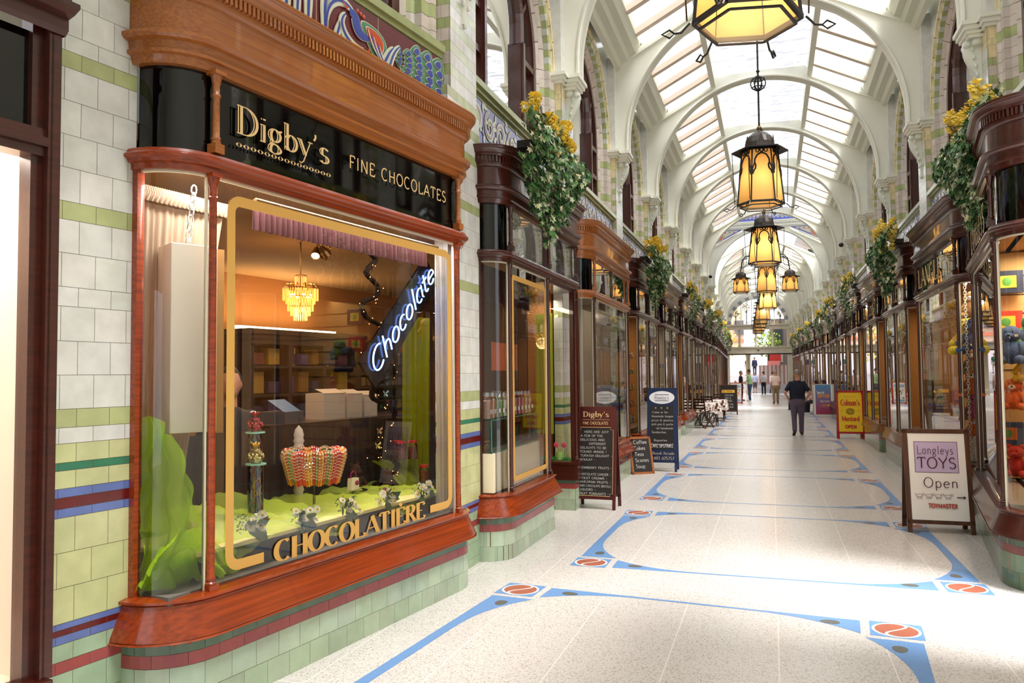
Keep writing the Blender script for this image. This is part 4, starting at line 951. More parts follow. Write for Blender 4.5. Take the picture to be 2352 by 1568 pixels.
# ================================================================ LANTERNS
def lantern(M, label, rb=.375, rt=.29, re=.45, zb=4.47, zt=5.38, ztop=7.98, rod=True, power=10, arms=False, rot=0., ring=1.0):
    t = thing('hanging_lantern', label, 'lantern', M, 'arcade lanterns'); h = zt - zb
    def body(t, rb, rt, re, zb, zt, O=Vector((0, 0, 0)), nm='', lat=True):
        h = zt - zb; k = rb / .375; mb = MB()
        def hx(r, z, i): a = PI / 3 * i + rot; return Vector((r * math.cos(a), r * math.sin(a), z)) + O
        for i in range(6):
            A, B, Cc, D = hx(rb, zb, i), hx(rb, zb, i + 1), hx(rt, zt, i), hx(rt, zt, i + 1)
            mb.bar(A, Cc, .024 * k); mb.bar(A, B, .034 * k, .03 * k); mb.bar(Cc, D, .03 * k)
            E_, F_ = hx(rb * .9, zb - .05 * k, i), hx(rb * .9, zb - .05 * k, i + 1); mb.bar(E_, F_, .02 * k, .014)
            nrm = ((A + B) / 2 - O); nrm.z = 0; nrm.normalize()
            def on(u, v): lo = A.lerp(B, u); hi = Cc.lerp(D, u); return lo.lerp(hi, v) + nrm * .012
            if lat:
                for s in (0, 1):
                    f = (lambda u: u) if s == 0 else (lambda u: 1 - u)
                    P = [(.04, .5), (.09, .56), (.17, .6), (.19, .66), (.13, .71), (.14, .77), (.26, .85), (.42, .88), (.5, .885)]
                    mb.tube([on(f(u), v) for u, v in P], .014 * k, 5); mb.tube([on(f(u), v) for u, v in ((.04, .5), (.03, .6), (.1, .68), (.13, .71))], .012 * k, 5)
                    mb.tube([on(f(.28 + .09 * math.cos(2 * PI * j / 8)), .935 + .035 * math.sin(2 * PI * j / 8)) for j in range(8)], .011 * k, 4, closed=True)
                mb.tube([on(.5 + .09 * math.cos(2 * PI * j / 8), .94 + .035 * math.sin(2 * PI * j / 8)) for j in range(8)], .013 * k, 4, closed=True)
                mb.tube([on(.02, .97), on(.98, .97)], .012 * k, 4)
            # eave
            G0, G1, H0, H1 = hx(re, zt - .02 * k, i), hx(re, zt - .02 * k, i + 1), hx(rt * .86, zt + .05 * k, i), hx(rt * .86, zt + .05 * k, i + 1)
            mb.poly([G0, G1, H1, H0]); mb.poly([G0 - Vector((0, 0, .012)), H0 - Vector((0, 0, .012)), H1 - Vector((0, 0, .012)), G1 - Vector((0, 0, .012))]); mb.bar(G0, G1, .02 * k, .02 * k)
            # corner rod and curl
            d = (A - O); d.z = 0; d.normalize(); q = A + d * .03 * k
            mb.tube([G0, A + d * .05 * k + Vector((0, 0, .02))], .006 * k, 4)
            c = [q, q + d * .03 * k - Vector((0, 0, .03 * k)), q + d * .06 * k - Vector((0, 0, .065 * k)), q + d * .11 * k - Vector((0, 0, .07 * k))]
            mb.tube(c, .0085 * k, 5); e = c[-1]; sdw = Vector((-d.y, d.x, 0))
            up_ = Vector((0, 0, 1))
            mb.tube([e, e + d * .035 * k + up_ * .03 * k, e + d * .09 * k, e + d * .035 * k - up_ * .03 * k], .009 * k, 4, closed=True)
        mb.build('iron_frame', IRON, t)
        am = MB()
        for i in range(6):
            A, B, Cc, D = hx(rb * .97, zb, i), hx(rb * .97, zb, i + 1), hx(rt * .97, zt, i), hx(rt * .97, zt, i + 1); am.poly([A, B, D, Cc])
        am.build('amber_panels', AMBER, t)
        dm = MB(); pr = [(rt * .84, .04 * k), (rt * .82, .12 * k), (rt * .7, .22 * k), (rt * .45, .29 * k), (rt * .12, .33 * k), (.03 * k, .35 * k)]
        dm.lathe(pr, (O.x, O.y, zt + O.z), 18)
        for i in range(6):
            a = PI / 3 * (i + .5) + rot; c = Vector((O.x + rt * .82 * math.cos(a), O.y + rt * .82 * math.sin(a), zt + O.z + .10 * k)); w = Vector((-math.sin(a), math.cos(a), 0)) * .05 * k
            dm.poly([c - w, c + w, c + w * .5 + Vector((0, 0, .09 * k)), c + Vector((0, 0, .14 * k)), c - w * .5 + Vector((0, 0, .09 * k))])
        dm.build('dome', mat('pewter_dome', '4b433d', .4, metal=.4), t, smooth=False)
        MB().ball((O.x, O.y, zt + O.z + .385 * k), .042 * k, 12, 8).build('finial', BRASS, t, smooth=True)
        MB().poly([hx(rb * .86, zb - .045 * k, i) for i in range(6)]).build('wire_mesh_base', sheer('wire_gauze', 'f0ead8', .8, .5), t)
    body(t, rb, rt, re, zb, zt)
    if rod:
        mb = MB(); mb.tube([(0, 0, zt + .38), (0, 0, ztop)], .016, 8); mb.lathe([(.01, 0), (.03, .02), (.03, .04), (.01, .06)], (0, 0, zt + ring + .33), 8)
        R = .12
        for q in range(3):
            a = PI / 3 * q; mb.tube([(R * math.cos(a) * math.cos(2 * PI * j / 16), R * math.sin(a) * math.cos(2 * PI * j / 16), zt + ring + .15 + R * math.sin(2 * PI * j / 16)) for j in range(16)], .011, 5, closed=True)
        for zz in (-.07, .07): mb.tube([(.1 * math.cos(2 * PI * j / 16), .1 * math.sin(2 * PI * j / 16), zt + ring + .15 + zz) for j in range(16)], .01, 5, closed=True)
        mb.build('hanging_rod', IRON, t)
    if arms:
        for s in (-1, 1):
            mb = MB()
            for o in (0, .07):
                P = [(s * (rb - .05 + o), 0, zb + .22 - o), (s * (rb + .08 + o), 0, zb + .2 - o * 1.2), (s * (rb + .17), 0, zb + .05 - o * .5), (s * (rb + .20), 0, zb - .2)]; mb.tube(P, .012, 6)
            mb.build('bracket_arm', IRON, t)
            sl = obj('side_lantern', None, t); body(sl, .2, .165, .24, zb - .72, zb - .36, Vector((s * (rb + .2), 0, 0)))
            if power: point('lantern_bulb', (M @ Vector((s * (rb + .2), 0, zb - .55))), 2.5, .05, (1, .8, .5))
    if power: point('lantern_bulb', (M @ Vector((0, 0, zb + .42))), power, .07, (1, .86, .6))
    return t
lantern(T(-.12, 6.25, 0), 'largest iron lantern overhead, cut by the top edge of the photo', zb=4.42, zt=5.4, rb=.41, rt=.31, re=.5, power=24, rot=.2)
lantern(T(-.11, 13.54, 0), 'amber iron lantern on a long rod, second from the viewer', power=8, rot=.12)
lantern(T(-.11, 20.88, 0), 'amber lantern with two small side lanterns on curved arms', rb=.40, rt=.30, re=.49, power=18, arms=True, rot=0)
lantern(T(-.10, 28.22, 0), 'amber lantern hanging just beyond the one with side arms', power=9, rot=.52)
lantern(T(-.10, 35.5, 0), 'brightly lit lantern below the painted gable', power=30, rot=0)
for k, y in enumerate((42.9, 46.57, 50.24, 53.91, 57.58)):
    lantern(FC(y) @ T(-.05, 0), ['sixth', 'seventh', 'eighth', 'ninth', 'tenth'][k] + ' amber lantern down the arcade, tiny in the distance', power=0, rot=.3 * k, ring=.9)
FARL = [FC(y) @ Vector((0, 0, 4.9)) for y in (42.6, 52.5)]
for p in FARL: point('lantern_bulb', p, 26, .1, (1, .86, .6))

# ================================================================ FLOWER BASKETS
LEAF = mat('vc_ivy', rough=.5, attr=True); PETAL = mat('yellow_petals', 'ffd838', .5, c2='ffec80', nscale=25)
def bloom_mesh():
    mb = MB(); n = 26
    for i in range(n):
        z = 1 - 1.75 * (i + .5) / n; q = math.sqrt(max(0, 1 - z * z)); a = i * 2.399963; d = Vector((q * math.cos(a), -z, q * math.sin(a))); u = d.cross(Vector((.3, .2, 1))).normalized(); v = d.cross(u)
        r = .045 * (.75 + .25 * (1 - z)); p = d * r; k = .021
        mb.poly([p * .3, p * .8 - u * k, p + v * k * .5 + d * .006 - u * k * .5, p + v * k * .4 + d * .01 + u * k * .5, p * .8 + u * k])
    return mb.mesh([PETAL])
BLOOM = bloom_mesh()
def ivy_mesh(n, seed, L=1.9, drop=.95):
    mb = MB(); rnd = random.Random(seed); G1 = [C('2f5a30'), C('4c8040'), C('3f6b3a'), C('c9cfa0'), C('7d9a68'), C('5f8a50'), C('244a2a'), C('dfe0b8')]
    st = [(.0, 1.0), (.30, .42), (.78, .52), (.48, .05), (.72, -.42), (.2, -.3), (.0, -.5), (-.2, -.3), (-.72, -.42), (-.48, .05), (-.78, .52), (-.30, .42)]
    for k in range(n):
        s = rnd.uniform(-1, 1); u = rnd.random() ** .8; dl = drop * (1 - .45 * abs(s) ** 1.5) * (1 + .18 * math.sin(s * 9 + seed)); x = s * L / 2 * (1 - .25 * u)
        z = .06 - u * dl; y = -.02 - .17 * math.sin(min(1, u * 1.25) * PI) ** .7 + rnd.uniform(-.07, .05)
        nr = Vector((rnd.gauss(0, .5), -1 + rnd.gauss(0, .3), rnd.gauss(.35, .45))).normalized(); tx = nr.cross(Vector((rnd.gauss(0, .4), rnd.gauss(0, .4), 1))).normalized(); tz = nr.cross(tx) * (-1 if rnd.random() < .85 else 1)
        r = rnd.uniform(.03, .052); c = vary(rnd.choice(G1), .15)
        mb.poly([Vector((x, y, z)) + (tx * a - tz * b) * r for a, b in st], c)
    return mb.mesh([LEAF])
def fern_mesh(seed):
    mb = MB(); rnd = random.Random(seed)
    for k in range(60):
        s = rnd.uniform(-.8, .8); b = Vector((s * .8, rnd.uniform(-.1, .1), rnd.uniform(-.05, .1))); d = Vector((rnd.gauss(0, .4), rnd.gauss(-.3, .3), 1)).normalized(); Lh = rnd.uniform(.1, .22)
        for j in range(7):
            p = b + d * Lh * j / 7
            for sg in (-1, 1): w = d.cross(Vector((rnd.gauss(0, 1), 1, 0))).normalized() * sg * .05 * (1 - j / 8); mb.poly([p, p + w + d * .03, p + w * .4 + d * .045], vary(C('55602c'), .25))
    return mb.mesh([LEAF])
IVY = [ivy_mesh(2600, 1), ivy_mesh(2600, 4)]; IVYF = [ivy_mesh(500, 7, 1.8), ivy_mesh(500, 9, 1.7)]; FERN = fern_mesh(3)
def basket(M, label, near, group, k, sc=1.):
    t = thing('flower_basket', label, 'hanging basket', M @ Matrix.Diagonal((sc, sc, sc, 1)), group); rnd = random.Random(k)
    mb = MB(); mb.box((-.3, .06, -.11), (.3, .2, -.04)); mb.build('trough', mat('dark_trough', '2b241c', .7), t)
    obj('ivy', (IVY if near else IVYF)[k % 2], t); obj('fern', FERN, t)
    for j in range(38 if near else 20):
        s = rnd.uniform(-.75, .35) if k % 2 == 0 else rnd.uniform(-.35, .75); z = rnd.uniform(.05, .22) if rnd.random() < .8 else rnd.uniform(-.3, .05)
        obj('bloom', BLOOM, t, T(s, rnd.uniform(-.2, .02), z, rnd.uniform(-.5, .5), rnd.uniform(.95, 1.35)) @ Matrix.Rotation(rnd.uniform(-.6, .6), 4, 'X'))
basket(side(7.25, True) @ T(0, -.24, 3.93), 'ivy and yellow flowers over the second left shopfront, largest basket on the left', True, None, 0)
basket(side(14.6, True) @ T(0, -.22, 3.87), 'ivy basket with yellow blooms second along the left cornices', True, None, 2)
basket(side(8.35, False) @ T(0, -.2, 3.97), 'ivy basket with yellow blooms on the right above the toy shop, nearest right', True, None, 1)
basket(side(14.3, False) @ T(0, -.22, 3.87), 'ivy basket with yellow blooms second along the right cornices', True, None, 3)
for j, y in enumerate((21.6, 26.8, 31.6, 38.5, 45.5, 52.0)): basket(side(y, True) @ T(0, -.22, 3.87), ['third ivy basket along the left cornices', 'fourth ivy basket along the left cornices', 'fifth ivy basket along the left cornices'][j] if j < 3 else ['sixth', 'seventh', 'last'][j - 3] + ' ivy basket along the left cornices, tiny in the distance', False, 'far baskets on the left' if j > 2 else None, 2 * j)
for j, y in enumerate((21.0, 27.6, 33.2, 39.5, 45.5, 52.0)): basket(side(y, False) @ T(0, -.22, 3.87), ['third ivy basket along the right cornices', 'fourth ivy basket along the right cornices', 'fifth ivy basket along the right cornices'][j] if j < 3 else ['sixth', 'seventh', 'last'][j - 3] + ' ivy basket along the right cornices, tiny in the distance', False, 'far baskets on the right' if j > 2 else None, 2 * j + 1)

# ================================================================ PAVEMENT BOARDS
def board(name, label, x, y, rz, w, h, fm, face, paint, tilt=.11, legh=.12, cat='sign', bw=.04, rail=None, leg=True):
    """two hinged frames; the front one carries the writing"""
    t = thing(name, label, cat, T(x, y, 0, rz)); ty = h * math.sin(tilt) ; FR_ = Matrix.Rotation(-tilt, 4, 'X'); BK = Matrix.Translation((0, 2 * ty, 0)) @ Matrix.Rotation(tilt, 4, 'X')
    for nm, Mx in (('front_frame', FR_), ('back_frame', BK)):
        mb = MB(); z0 = legh if leg else 0
        for s in (-1, 1): mb.box((min(s * w / 2, s * (w / 2 - bw)), -.012, 0), (max(s * w / 2, s * (w / 2 - bw)), .012, h))
        mb.box((-w / 2, -.012, h - bw), (w / 2, .012, h)); mb.box((-w / 2, -.012, z0), (w / 2, .012, z0 + bw)); mb.build(nm, fm, t, M=Mx, bevel=.003)
    MB().box((-w / 2 + bw * .8, -.006, legh + bw * .5), (w / 2 - bw * .8, .006, h - bw * .5)).build('panel', face, t, M=FR_)
    MB().box((-w / 2 + bw * .8, -.006, legh + bw * .5), (w / 2 - bw * .8, .006, h - bw * .5)).build('back_panel', face, t, M=BK)
    pp = obj('sign_face', None, t, FR_); paint(pp, w, h); return t
CHALK = mat('chalk_white', 'e8e6df', .8); SLATE = mat('chalkboard', '1d1816', .6)
def rect(p, x0, x1, z0, z1, m, y=-.014, name='painted_area'): return MB().poly([(x0, y, z0), (x1, y, z0), (x1, y, z1), (x0, y, z1)]).build(name, m, p)
def lines(p, L, x0, z0, dz, h, m=CHALK, y=-.018, maxw=.4, kind='hand', indent={}, cw=.036):
    for i, s in enumerate(L):
        if s.strip(): write(p, s.strip(), x0 + indent.get(i, 0), z0 - i * dz, min(maxw - indent.get(i, 0), cw * len(s.strip())), h, y=y, m=m, kind=kind, name='chalk_line' if m is CHALK else 'lettering')
NUM = {'0': [arc(.25, .5, .2, .5, 90, 450, 20)], '1': [[(.1, .8), (.25, 1), (.25, 0)]], '2': [arc(.25, .72, .18, .28, 160, -30, 10) + [(.05, 0), (.45, 0)]], '3': [arc(.23, .75, .18, .25, 140, -90, 10) + arc(.23, .26, .2, .26, 90, -140, 10)],
       '4': [[(.38, 0), (.38, 1), (.05, .3), (.48, .3)]], '5': [[(.42, 1), (.1, 1), (.08, .58)] + arc(.22, .32, .2, .32, 120, -140, 12)], '6': [[(.38, .98), (.12, .5)] + arc(.25, .3, .2, .3, 160, 520, 18)], '7': [[(.05, 1), (.45, 1), (.18, 0)]],
       '8': [arc(.25, .76, .16, .24, 90, 450, 14), arc(.25, .27, .2, .27, 90, 450, 14)], '9': [[(.12, .02), (.38, .5)] + arc(.25, .7, .2, .3, -20, 340, 18)], '£': [arc(.28, .75, .16, .25, 20, 180, 8) + [(.14, .2), (.04, 0), (.46, 0)], [(.02, .45), (.34, .45)]]}
for ch, st in NUM.items(): G[ch] = (.5, tuple((s, 0, 0) for s in st))
def MB_num(p, s, x, z, w, h, m): return write(p, s, x, z, w, h, y=-.018, m=m, thick=.13, thin=.07, serif=0)
MARF = mat('oxblood_paint', '4e1512', .35)
def p_dig(p, w, h):
    rect(p, -w / 2 + .01, w / 2 - .01, .2, h - .02, MARF, -.0135); rect(p, -.215, .215, .17, .99, SLATE, -.016)
    c = .03; P = [(-.222 + c, .162), (-.222 + c, .162 + c), (-.222, .162 + c), (-.222, 1.0 - c), (-.222 + c, 1.0 - c), (-.222 + c, 1.0), (.222 - c, 1.0), (.222 - c, 1.0 - c), (.222, 1.0 - c), (.222, .162 + c), (.222 - c, .162 + c), (.222 - c, .162)]
    MB().tube([(a, -.018, b) for a, b in P], .0025, 4, closed=True).build('cream_border', GOLD, p)
    write(p, 'Digby’s', -.165, 1.13, .33, .065, y=-.018, inline=.055, thick=.22, thin=.05); mb = MB()
    for i in range(16): mb.ball((-.165 + i * .022, -.018, 1.095), .005, 6, 4, sc=(1, .2, 1))
    mb.build('dotted_rule', GOLD, p); write(p, 'FINE CHOCOLATES', -.165, 1.035, .32, .033, y=-.018, kind='sans')
    lines(p, ['HERE ARE JUST', 'A FEW OF THE', 'DELICIOUS AND', 'DIFFERENT', 'DELIGHTS TO BE', 'FOUND INSIDE !', 'TURKISH DELIGHT -', 'NOUGAT -', '', 'NEWBERRY FRUITS -'], -.19, .93, .049, .026, indent={0: .05, 3: .11}, cw=.0235)
    lines(p, ['CHOCOLATE GINGER -', 'VIOLET CREAMS -', 'MARZIPAN FRUITS -', 'DARK CHOCOLATE BRAZILS', 'LIQUORS -', 'FRUIT FONDANTS -'], -.2, .41, .047, .026, cw=.0235)
board('pavement_board', 'oxblood chalk board headed Digby’s, listing sweets outside the second shop', -2.10, 9.40, rad(-2), .52, 1.26, MARF, SLATE, p_dig, tilt=.13)
NAVY = mat('navy_paint', '14294f', .35)
def p_pen(p, w, h):
    rect(p, -w / 2 + .01, w / 2 - .01, .18, h - .02, NAVY, -.0135); rect(p, -.2, .2, .37, 1.12, SLATE, -.016)
    MB().poly([(.215 * math.cos(2 * PI * i / 32), -.016, 1.255 + .11 * math.sin(2 * PI * i / 32)) for i in range(32)]).build('white_oval', mat('board_white', 'efefef', .5), p)
    write(p, 'Penita’s', -.12, 1.225, .24, .055, y=-.019, m=NAVY, thick=.1, thin=.05, serif=.12); MB().box((-.12, -.019, 1.20), (.12, -.018, 1.206)).box((-.12, -.019, 1.3), (.12, -.018, 1.308)).build('rule', NAVY, p)
    write(p, 'Delicatessen & Patisserie', -.11, 1.175, .22, .014, y=-.019, m=NAVY, kind='hand')
    for x in (-.1, .0, .1): write(p, 'X', x - .02, 1.06, .03, .03, y=-.018, m=CHALK, kind='hand', name='chalk_star')
    lines(p, ['Come in for', 'Homemade lasagne', 'pizza & paninis', 'pork pies & quiche', 'all handmade', 'Sandwiches', '', 'Baguettes', 'German cakes !!'], -.17, .985, .068, .034, cw=.024, maxw=.36, indent={0: .01, 4: .08, 7: .04})
    write(p, 'CAFE UPSTAIRS', -.185, .405, .37, .055, y=-.018, m=CHALK, kind='hand', thick=.13, thin=.12, name='chalk_line')
    tx = mat('sand_letters', 'cbb58a', .5); write(p, '3 Royal Arcade', -.21, .285, .42, .045, y=-.018, m=tx, thick=.13, thin=.05, serif=.16)
    MB_num(p, '01603 625757', -.205, .2, .41, .05, tx)
board('pavement_board', 'navy blue chalk board headed Penita’s with a café menu', -1.80, 13.30, rad(1), .50, 1.42, NAVY, SLATE, p_pen, tilt=.13, legh=.15)
OAK = mat('brown_oak', '5a3216', .4, c2='43240f', nscale=4, stretch=(6, 6, .6)); LILAC = mat('lilac_print', 'c3b1d3', .6); PLUM = mat('plum_print', '4a1020', .5); WHB = mat('white_board', 'efece6', .5); REDP = mat('red_print', 'c2281e', .45)
def p_lang(p, w, h):
    rect(p, -.262, .262, .13, .985, WHB, -.0135); rect(p, -.21, .195, .61, .93, PLUM, -.015); rect(p, -.205, .19, .615, .925, LILAC, -.0165)
    write(p, 'Langleys', -.18, .80, .33, .085, y=-.02, m=PLUM, kind='hand', track=.16); write(p, 'TOYS', -.19, .655, .36, .11, y=-.02, m=PLUM, kind='hand', thick=.09, thin=.085, track=.08); write(p, 'Open', -.14, .46, .31, .1, y=-.02, m=PLUM, kind='hand', track=.12)
    mb = MB()
    for k in range(4):
        x = -.185 + k * .088
        mb.tube([(x + .03 * math.cos(2 * PI * j / 12), -.018, .375 + .015 * math.sin(2 * PI * j / 12)) for j in range(12)], .0014, 4, closed=True); mb.tube([(x + .036 + .011 * math.cos(2 * PI * j / 8), -.018, .388 + .011 * math.sin(2 * PI * j / 8)) for j in range(8)], .0014, 4, closed=True)
        for dx in (-.02, -.008, .008, .02): mb.tube([(x + dx, -.018, .362), (x + dx + .002, -.018, .34)], .0014, 4)
        mb.tube([(x - .03, -.018, .38), (x - .04, -.018, .395)], .0014, 4)
    mb.build('animal_doodles', PLUM, p)
    mb = MB(); mb.tube([(.16, -.018, .365), (.225, -.018, .365)], .005, 5); mb.poly([(.215, -.018, .345), (.245, -.018, .365), (.215, -.018, .385), (.222, -.018, .365)]); mb.build('arrow', PLUM, p)
    for yy, m, tk in ((-.0165, mat('green_outline', '3f6b45', .5), .36), (-.018, mat('board_cream', 'f2ead2', .5), .28), (-.02, REDP, .2)): write(p, 'TOYMASTER', -.11, .255, .27, .04, y=yy, m=m, kind='sans', thick=tk, thin=tk * .9)
board('pavement_board', 'brown wooden board reading Langleys Toys Open with an arrow', 1.60, 8.93, rad(1), .62, 1.06, OAK, WHB, p_lang, tilt=.16, legh=.09, bw=.045)
REDF = mat('red_plastic', 'b01a1a', .35); YELB = mat('mustard_yellow', 'f0c818', .5)
def p_col(p, w, h):
    rect(p, -.27, .27, .18, 1.1, YELB, -.0135); dk = mat('brown_print', '6b5a1e', .6)
    write(p, 'Colman’s', -.22, .83, .44, .14, y=-.018, m=REDP, thick=.2, thin=.09, serif=.18, track=.05); write(p, 'Mustard', -.2, .45, .4, .11, y=-.018, m=REDP, thick=.22, thin=.1, serif=.2, track=.06); write(p, 'OPEN', -.13, .265, .26, .075, y=-.018, m=REDP, kind='sans', thick=.26, thin=.22)
    write(p, 'ESTD 1814', -.14, 1.03, .28, .028, y=-.018, m=dk, kind='hand'); mb = MB()
    for r, k_ in ((.1, 20), (.085, 16), (.07, 14), (.05, 12), (.03, 8)): mb.tube([(r * math.cos(2 * PI * j / k_), -.018, .68 + r * .78 * math.sin(2 * PI * j / k_)) for j in range(k_)], .0028, 4, closed=True)
    for j in range(14): mb.tube([(.055 * math.cos(j), -.018, .68 + .04 * math.sin(j * 1.7)), (.07 * math.cos(j + .4), -.018, .68 + .05 * math.sin(j * 1.7 + .5))], .003, 4)
    mb.build('engraved_emblem', dk, p); write(p, 'Original', -.24, .7, .1, .018, y=-.018, m=dk, kind='hand'); write(p, 'English', .15, .7, .1, .018, y=-.018, m=dk, kind='hand')
board('pavement_board', 'yellow board in a red frame advertising Colman’s Mustard', 1.82, 20.85, rad(0), .62, 1.2, REDF, YELB, p_col, tilt=.13, legh=.13, bw=.05)
SILV = mat('silver_frame', 'c9cbcd', .3, metal=.6)
def p_off(p, w, h):
    mb = MB(); a, b = C('4d8ac0'), C('a0284e')
    for i in range(14): t_ = i / 13; c = tuple(b[k] * (1 - t_) + a[k] * t_ for k in range(3)); mb.poly([(-.27, -.0135, .1 + .078 * i), (.27, -.0135, .1 + .078 * i), (.27, -.0135, .178 + .078 * i), (-.27, -.0135, .178 + .078 * i)], c)
    mb.build('printed_poster', PAINT, p); og = mat('orange_print', 'f0a030', .5)
    write(p, 'Special', -.22, .86, .26, .1, y=-.018, m=CHALK, kind='sans', thick=.2, thin=.18); write(p, 'OFFER', -.2, .72, .42, .1, y=-.018, m=og, kind='sans', thick=.24, thin=.2); write(p, 'Apricots', -.12, .55, .34, .08, y=-.018, m=CHALK, kind='sans'); write(p, '£2.99', -.04, .38, .27, .08, y=-.018, m=og, kind='sans', thick=.22, thin=.2); write(p, 'from', -.16, .4, .08, .03, y=-.018, m=CHALK, kind='hand')
board('pavement_board', 'silver-framed poster board reading Special Offer, blue fading to crimson', 1.79, 31.0, rad(2), .70, 1.22, SILV, WHB, p_off, tilt=.12, legh=.06, bw=.03)
def p_slurp(p, w, h):
    rect(p, -.25, .25, .17, 1.0, SLATE, -.0135); rect(p, -.25, .25, .87, .99, mat('slurp_yellow', 'e8b93c', .5), -.016); write(p, 'slurp', -.05, .905, .2, .07, y=-.019, m=SLATE, kind='sans')
    MB().tube([(-.17 + .035 * math.cos(2 * PI * j / 12), -.018, .93 + .03 * math.sin(2 * PI * j / 12)) for j in range(12)], .008, 4, closed=True).build('swirl', mat('orange_swirl', 'd2562a', .5), p)
    lines(p, ['delicious', 'TEAS &', 'COFFEES', 'in or take away', '& herbal blends'], -.17, .75, .12, .075, maxw=.36, indent={3: -.02, 4: -.02}, cw=.045)
board('pavement_board', 'brown chalk board headed slurp, beyond the café tables', -1.68, 32.2, rad(1), .70, 1.2, OAK, SLATE, p_slurp, tilt=.12, legh=.12, bw=.045)
def p_ice(p, w, h):
    rect(p, -.27, .27, .1, 1.05, WHB, -.0135); rect(p, -.24, .24, .86, 1.0, mat('sky_print', '7fb4d8', .5), -.016); rect(p, -.24, .24, .14, .24, mat('sky_print'), -.016)
    mb = MB(); rnd = random.Random(1)
    for j in range(14): mb.ball((rnd.uniform(-.2, .2), -.018, rnd.uniform(.3, .8)), .035, 8, 5, rnd.choice([C('d8602c'), C('e8b33c'), C('7a4a2c'), C('5a8a4a')]), sc=(1, .1, 1.2))
    mb.build('picture', PAINT, p)
board('pavement_board', 'red-framed white poster board with pale blue bands, behind the slurp board', -1.88, 43.6, rad(-4), .64, 1.15, REDF, WHB, p_ice, tilt=.1, legh=.05, bw=.04)
lean = thing('leaning_menu', 'small chalk menu in a wooden frame leaning against the third shop’s plinth', 'sign', T(-2.05, 12.9, 0, rad(35)) @ Matrix.Rotation(-.25, 4, 'X'))
mb = MB(); [mb.box(a, b) for a, b in (((-.2, -.01, 0), (-.165, .01, .62)), ((.165, -.01, 0), (.2, .01, .62)), ((-.2, -.01, 0), (.2, .01, .035)), ((-.2, -.01, .585), (.2, .01, .62)))]; mb.build('frame', mat('orange_pine', '9a5a2c', .5), lean)
MB().box((-.165, -.005, .03), (.165, .005, .59)).build('slate', SLATE, lean); lines(lean, ['Coffee', 'Cakes', 'Teas', 'Scones', 'Soup'], -.12, .5, .1, .06, y=-.008, maxw=.25, cw=.04)

# ================================================================ CAFE FURNITURE
DKW = mat('dark_teak', '3a2218', .45, noise=.3, nscale=20)
def folding_chair(M, label):
    t = thing('folding_chair', label, 'chair', M, 'folding chairs by the café tables')
    mb = MB()
    for i in range(6): mb.box((-.2, -.2 + i * .066, .44), (.2, -.15 + i * .066, .46))
    mb.build('seat', DKW, t)
    for s in (-1, 1): MB().bar((s * .21, .26, .0), (s * .21, -.22, .45), .025, .04).build('leg', DKW, t)
    for s in (-1, 1): MB().bar((s * .18, -.28, .0), (s * .18, .2, .45), .025, .04).build('leg', DKW, t)
    mb = MB()
    for s in (-1, 1): mb.bar((s * .18, .16, .4), (s * .18, .26, .92), .025, .04)
    for i in range(4): mb.bar((-.18, .2 + .016 * i, .6 + i * .09), (.18, .2 + .016 * i, .6 + i * .09), .015, .05)
    mb.build('backrest', DKW, t); MB().bar((-.21, .24, .03), (.21, .24, .03), .02).bar((-.18, -.25, .03), (.18, -.25, .03), .02).build('stretcher', DKW, t)
    return t
def cloth_mat():
    m = mat('patterned_cloth', 'efe6dc', .8); n = m.node_tree.nodes; l = m.node_tree.links; b = n['Principled BSDF']
    t = n.new('ShaderNodeTexCoord'); v = n.new('ShaderNodeTexVoronoi'); v.inputs['Scale'].default_value = 9; v.distance = 'CHEBYCHEV'; l.new(t.outputs['Object'], v.inputs[0]); r = n.new('ShaderNodeValToRGB'); r.color_ramp.interpolation = 'CONSTANT'
    e = r.color_ramp; e.elements[0].color = lin('efe6dc'); e.elements[0].position = 0; e.elements[1].color = lin('5e3326'); e.elements[1].position = .2; k = e.elements.new(.34); k.color = lin('efe6dc'); k2 = e.elements.new(.62); k2.color = lin('a33a2e'); l.new(v.outputs['Distance'], r.inputs[0]); l.new(r.outputs[0], b.inputs['Base Color']); return m
def cafe_table(M, label):
    t = thing('cafe_table', label, 'table', M, None); mb = MB()
    for s in (-1, 1): mb.bar((s * .28, -.25, 0), (s * .28, .25, .7), .03, .04).bar((s * .24, .25, 0), (s * .24, -.25, .7), .03, .04)
    mb.build('crossed_legs', DKW, t); MB().box((-.35, -.35, .7), (.35, .35, .725)).build('table_top', DKW, t)
    c = MB(); N = 60; rows = []
    for lv in range(7):
        r = []
        for i in range(N):
            a = 2 * PI * i / N; k = 1 / max(abs(math.cos(a)), abs(math.sin(a))); x, y = math.cos(a) * k * .36, math.sin(a) * k * .36; d = max(0, lv - 1) / 5; f = 1 + .12 * d + .05 * d * math.sin(a * 12)
            if lv == 0: x *= .02; y *= .02
            r.append((x * f, y * f, .732 - .3 * d * (1 + .22 * math.cos(a * 4 + PI))))
        rows.append(r)
    c.grid(rows, close=True); o = c.build('tablecloth', cloth_mat(), None, smooth=True); o.matrix_world = M; tag(o, label.replace('table under', 'draped cloth of'), 'tablecloth')
    return t
cafe_table(T(-1.93, 25.2, 0, .1), 'nearer café table under a brown patterned cloth'); cafe_table(T(-1.88, 28.0, 0, 0), 'farther café table under a brown patterned cloth')
folding_chair(T(-2.0, 24.2, 0, PI - .5), 'dark slatted folding chair nearest the viewer, at the nearer café table'); folding_chair(T(-2.0, 26.7, 0, -.3 + PI), 'dark slatted folding chair between the two café tables'); folding_chair(T(-1.85, 29.1, 0, 0), 'dark slatted folding chair at the far side of the farther café table')
for s in (1,): cafe_table(T(1.45, 35.4, 0, 0), 'café table under a patterned cloth on the right, behind the special offer board')
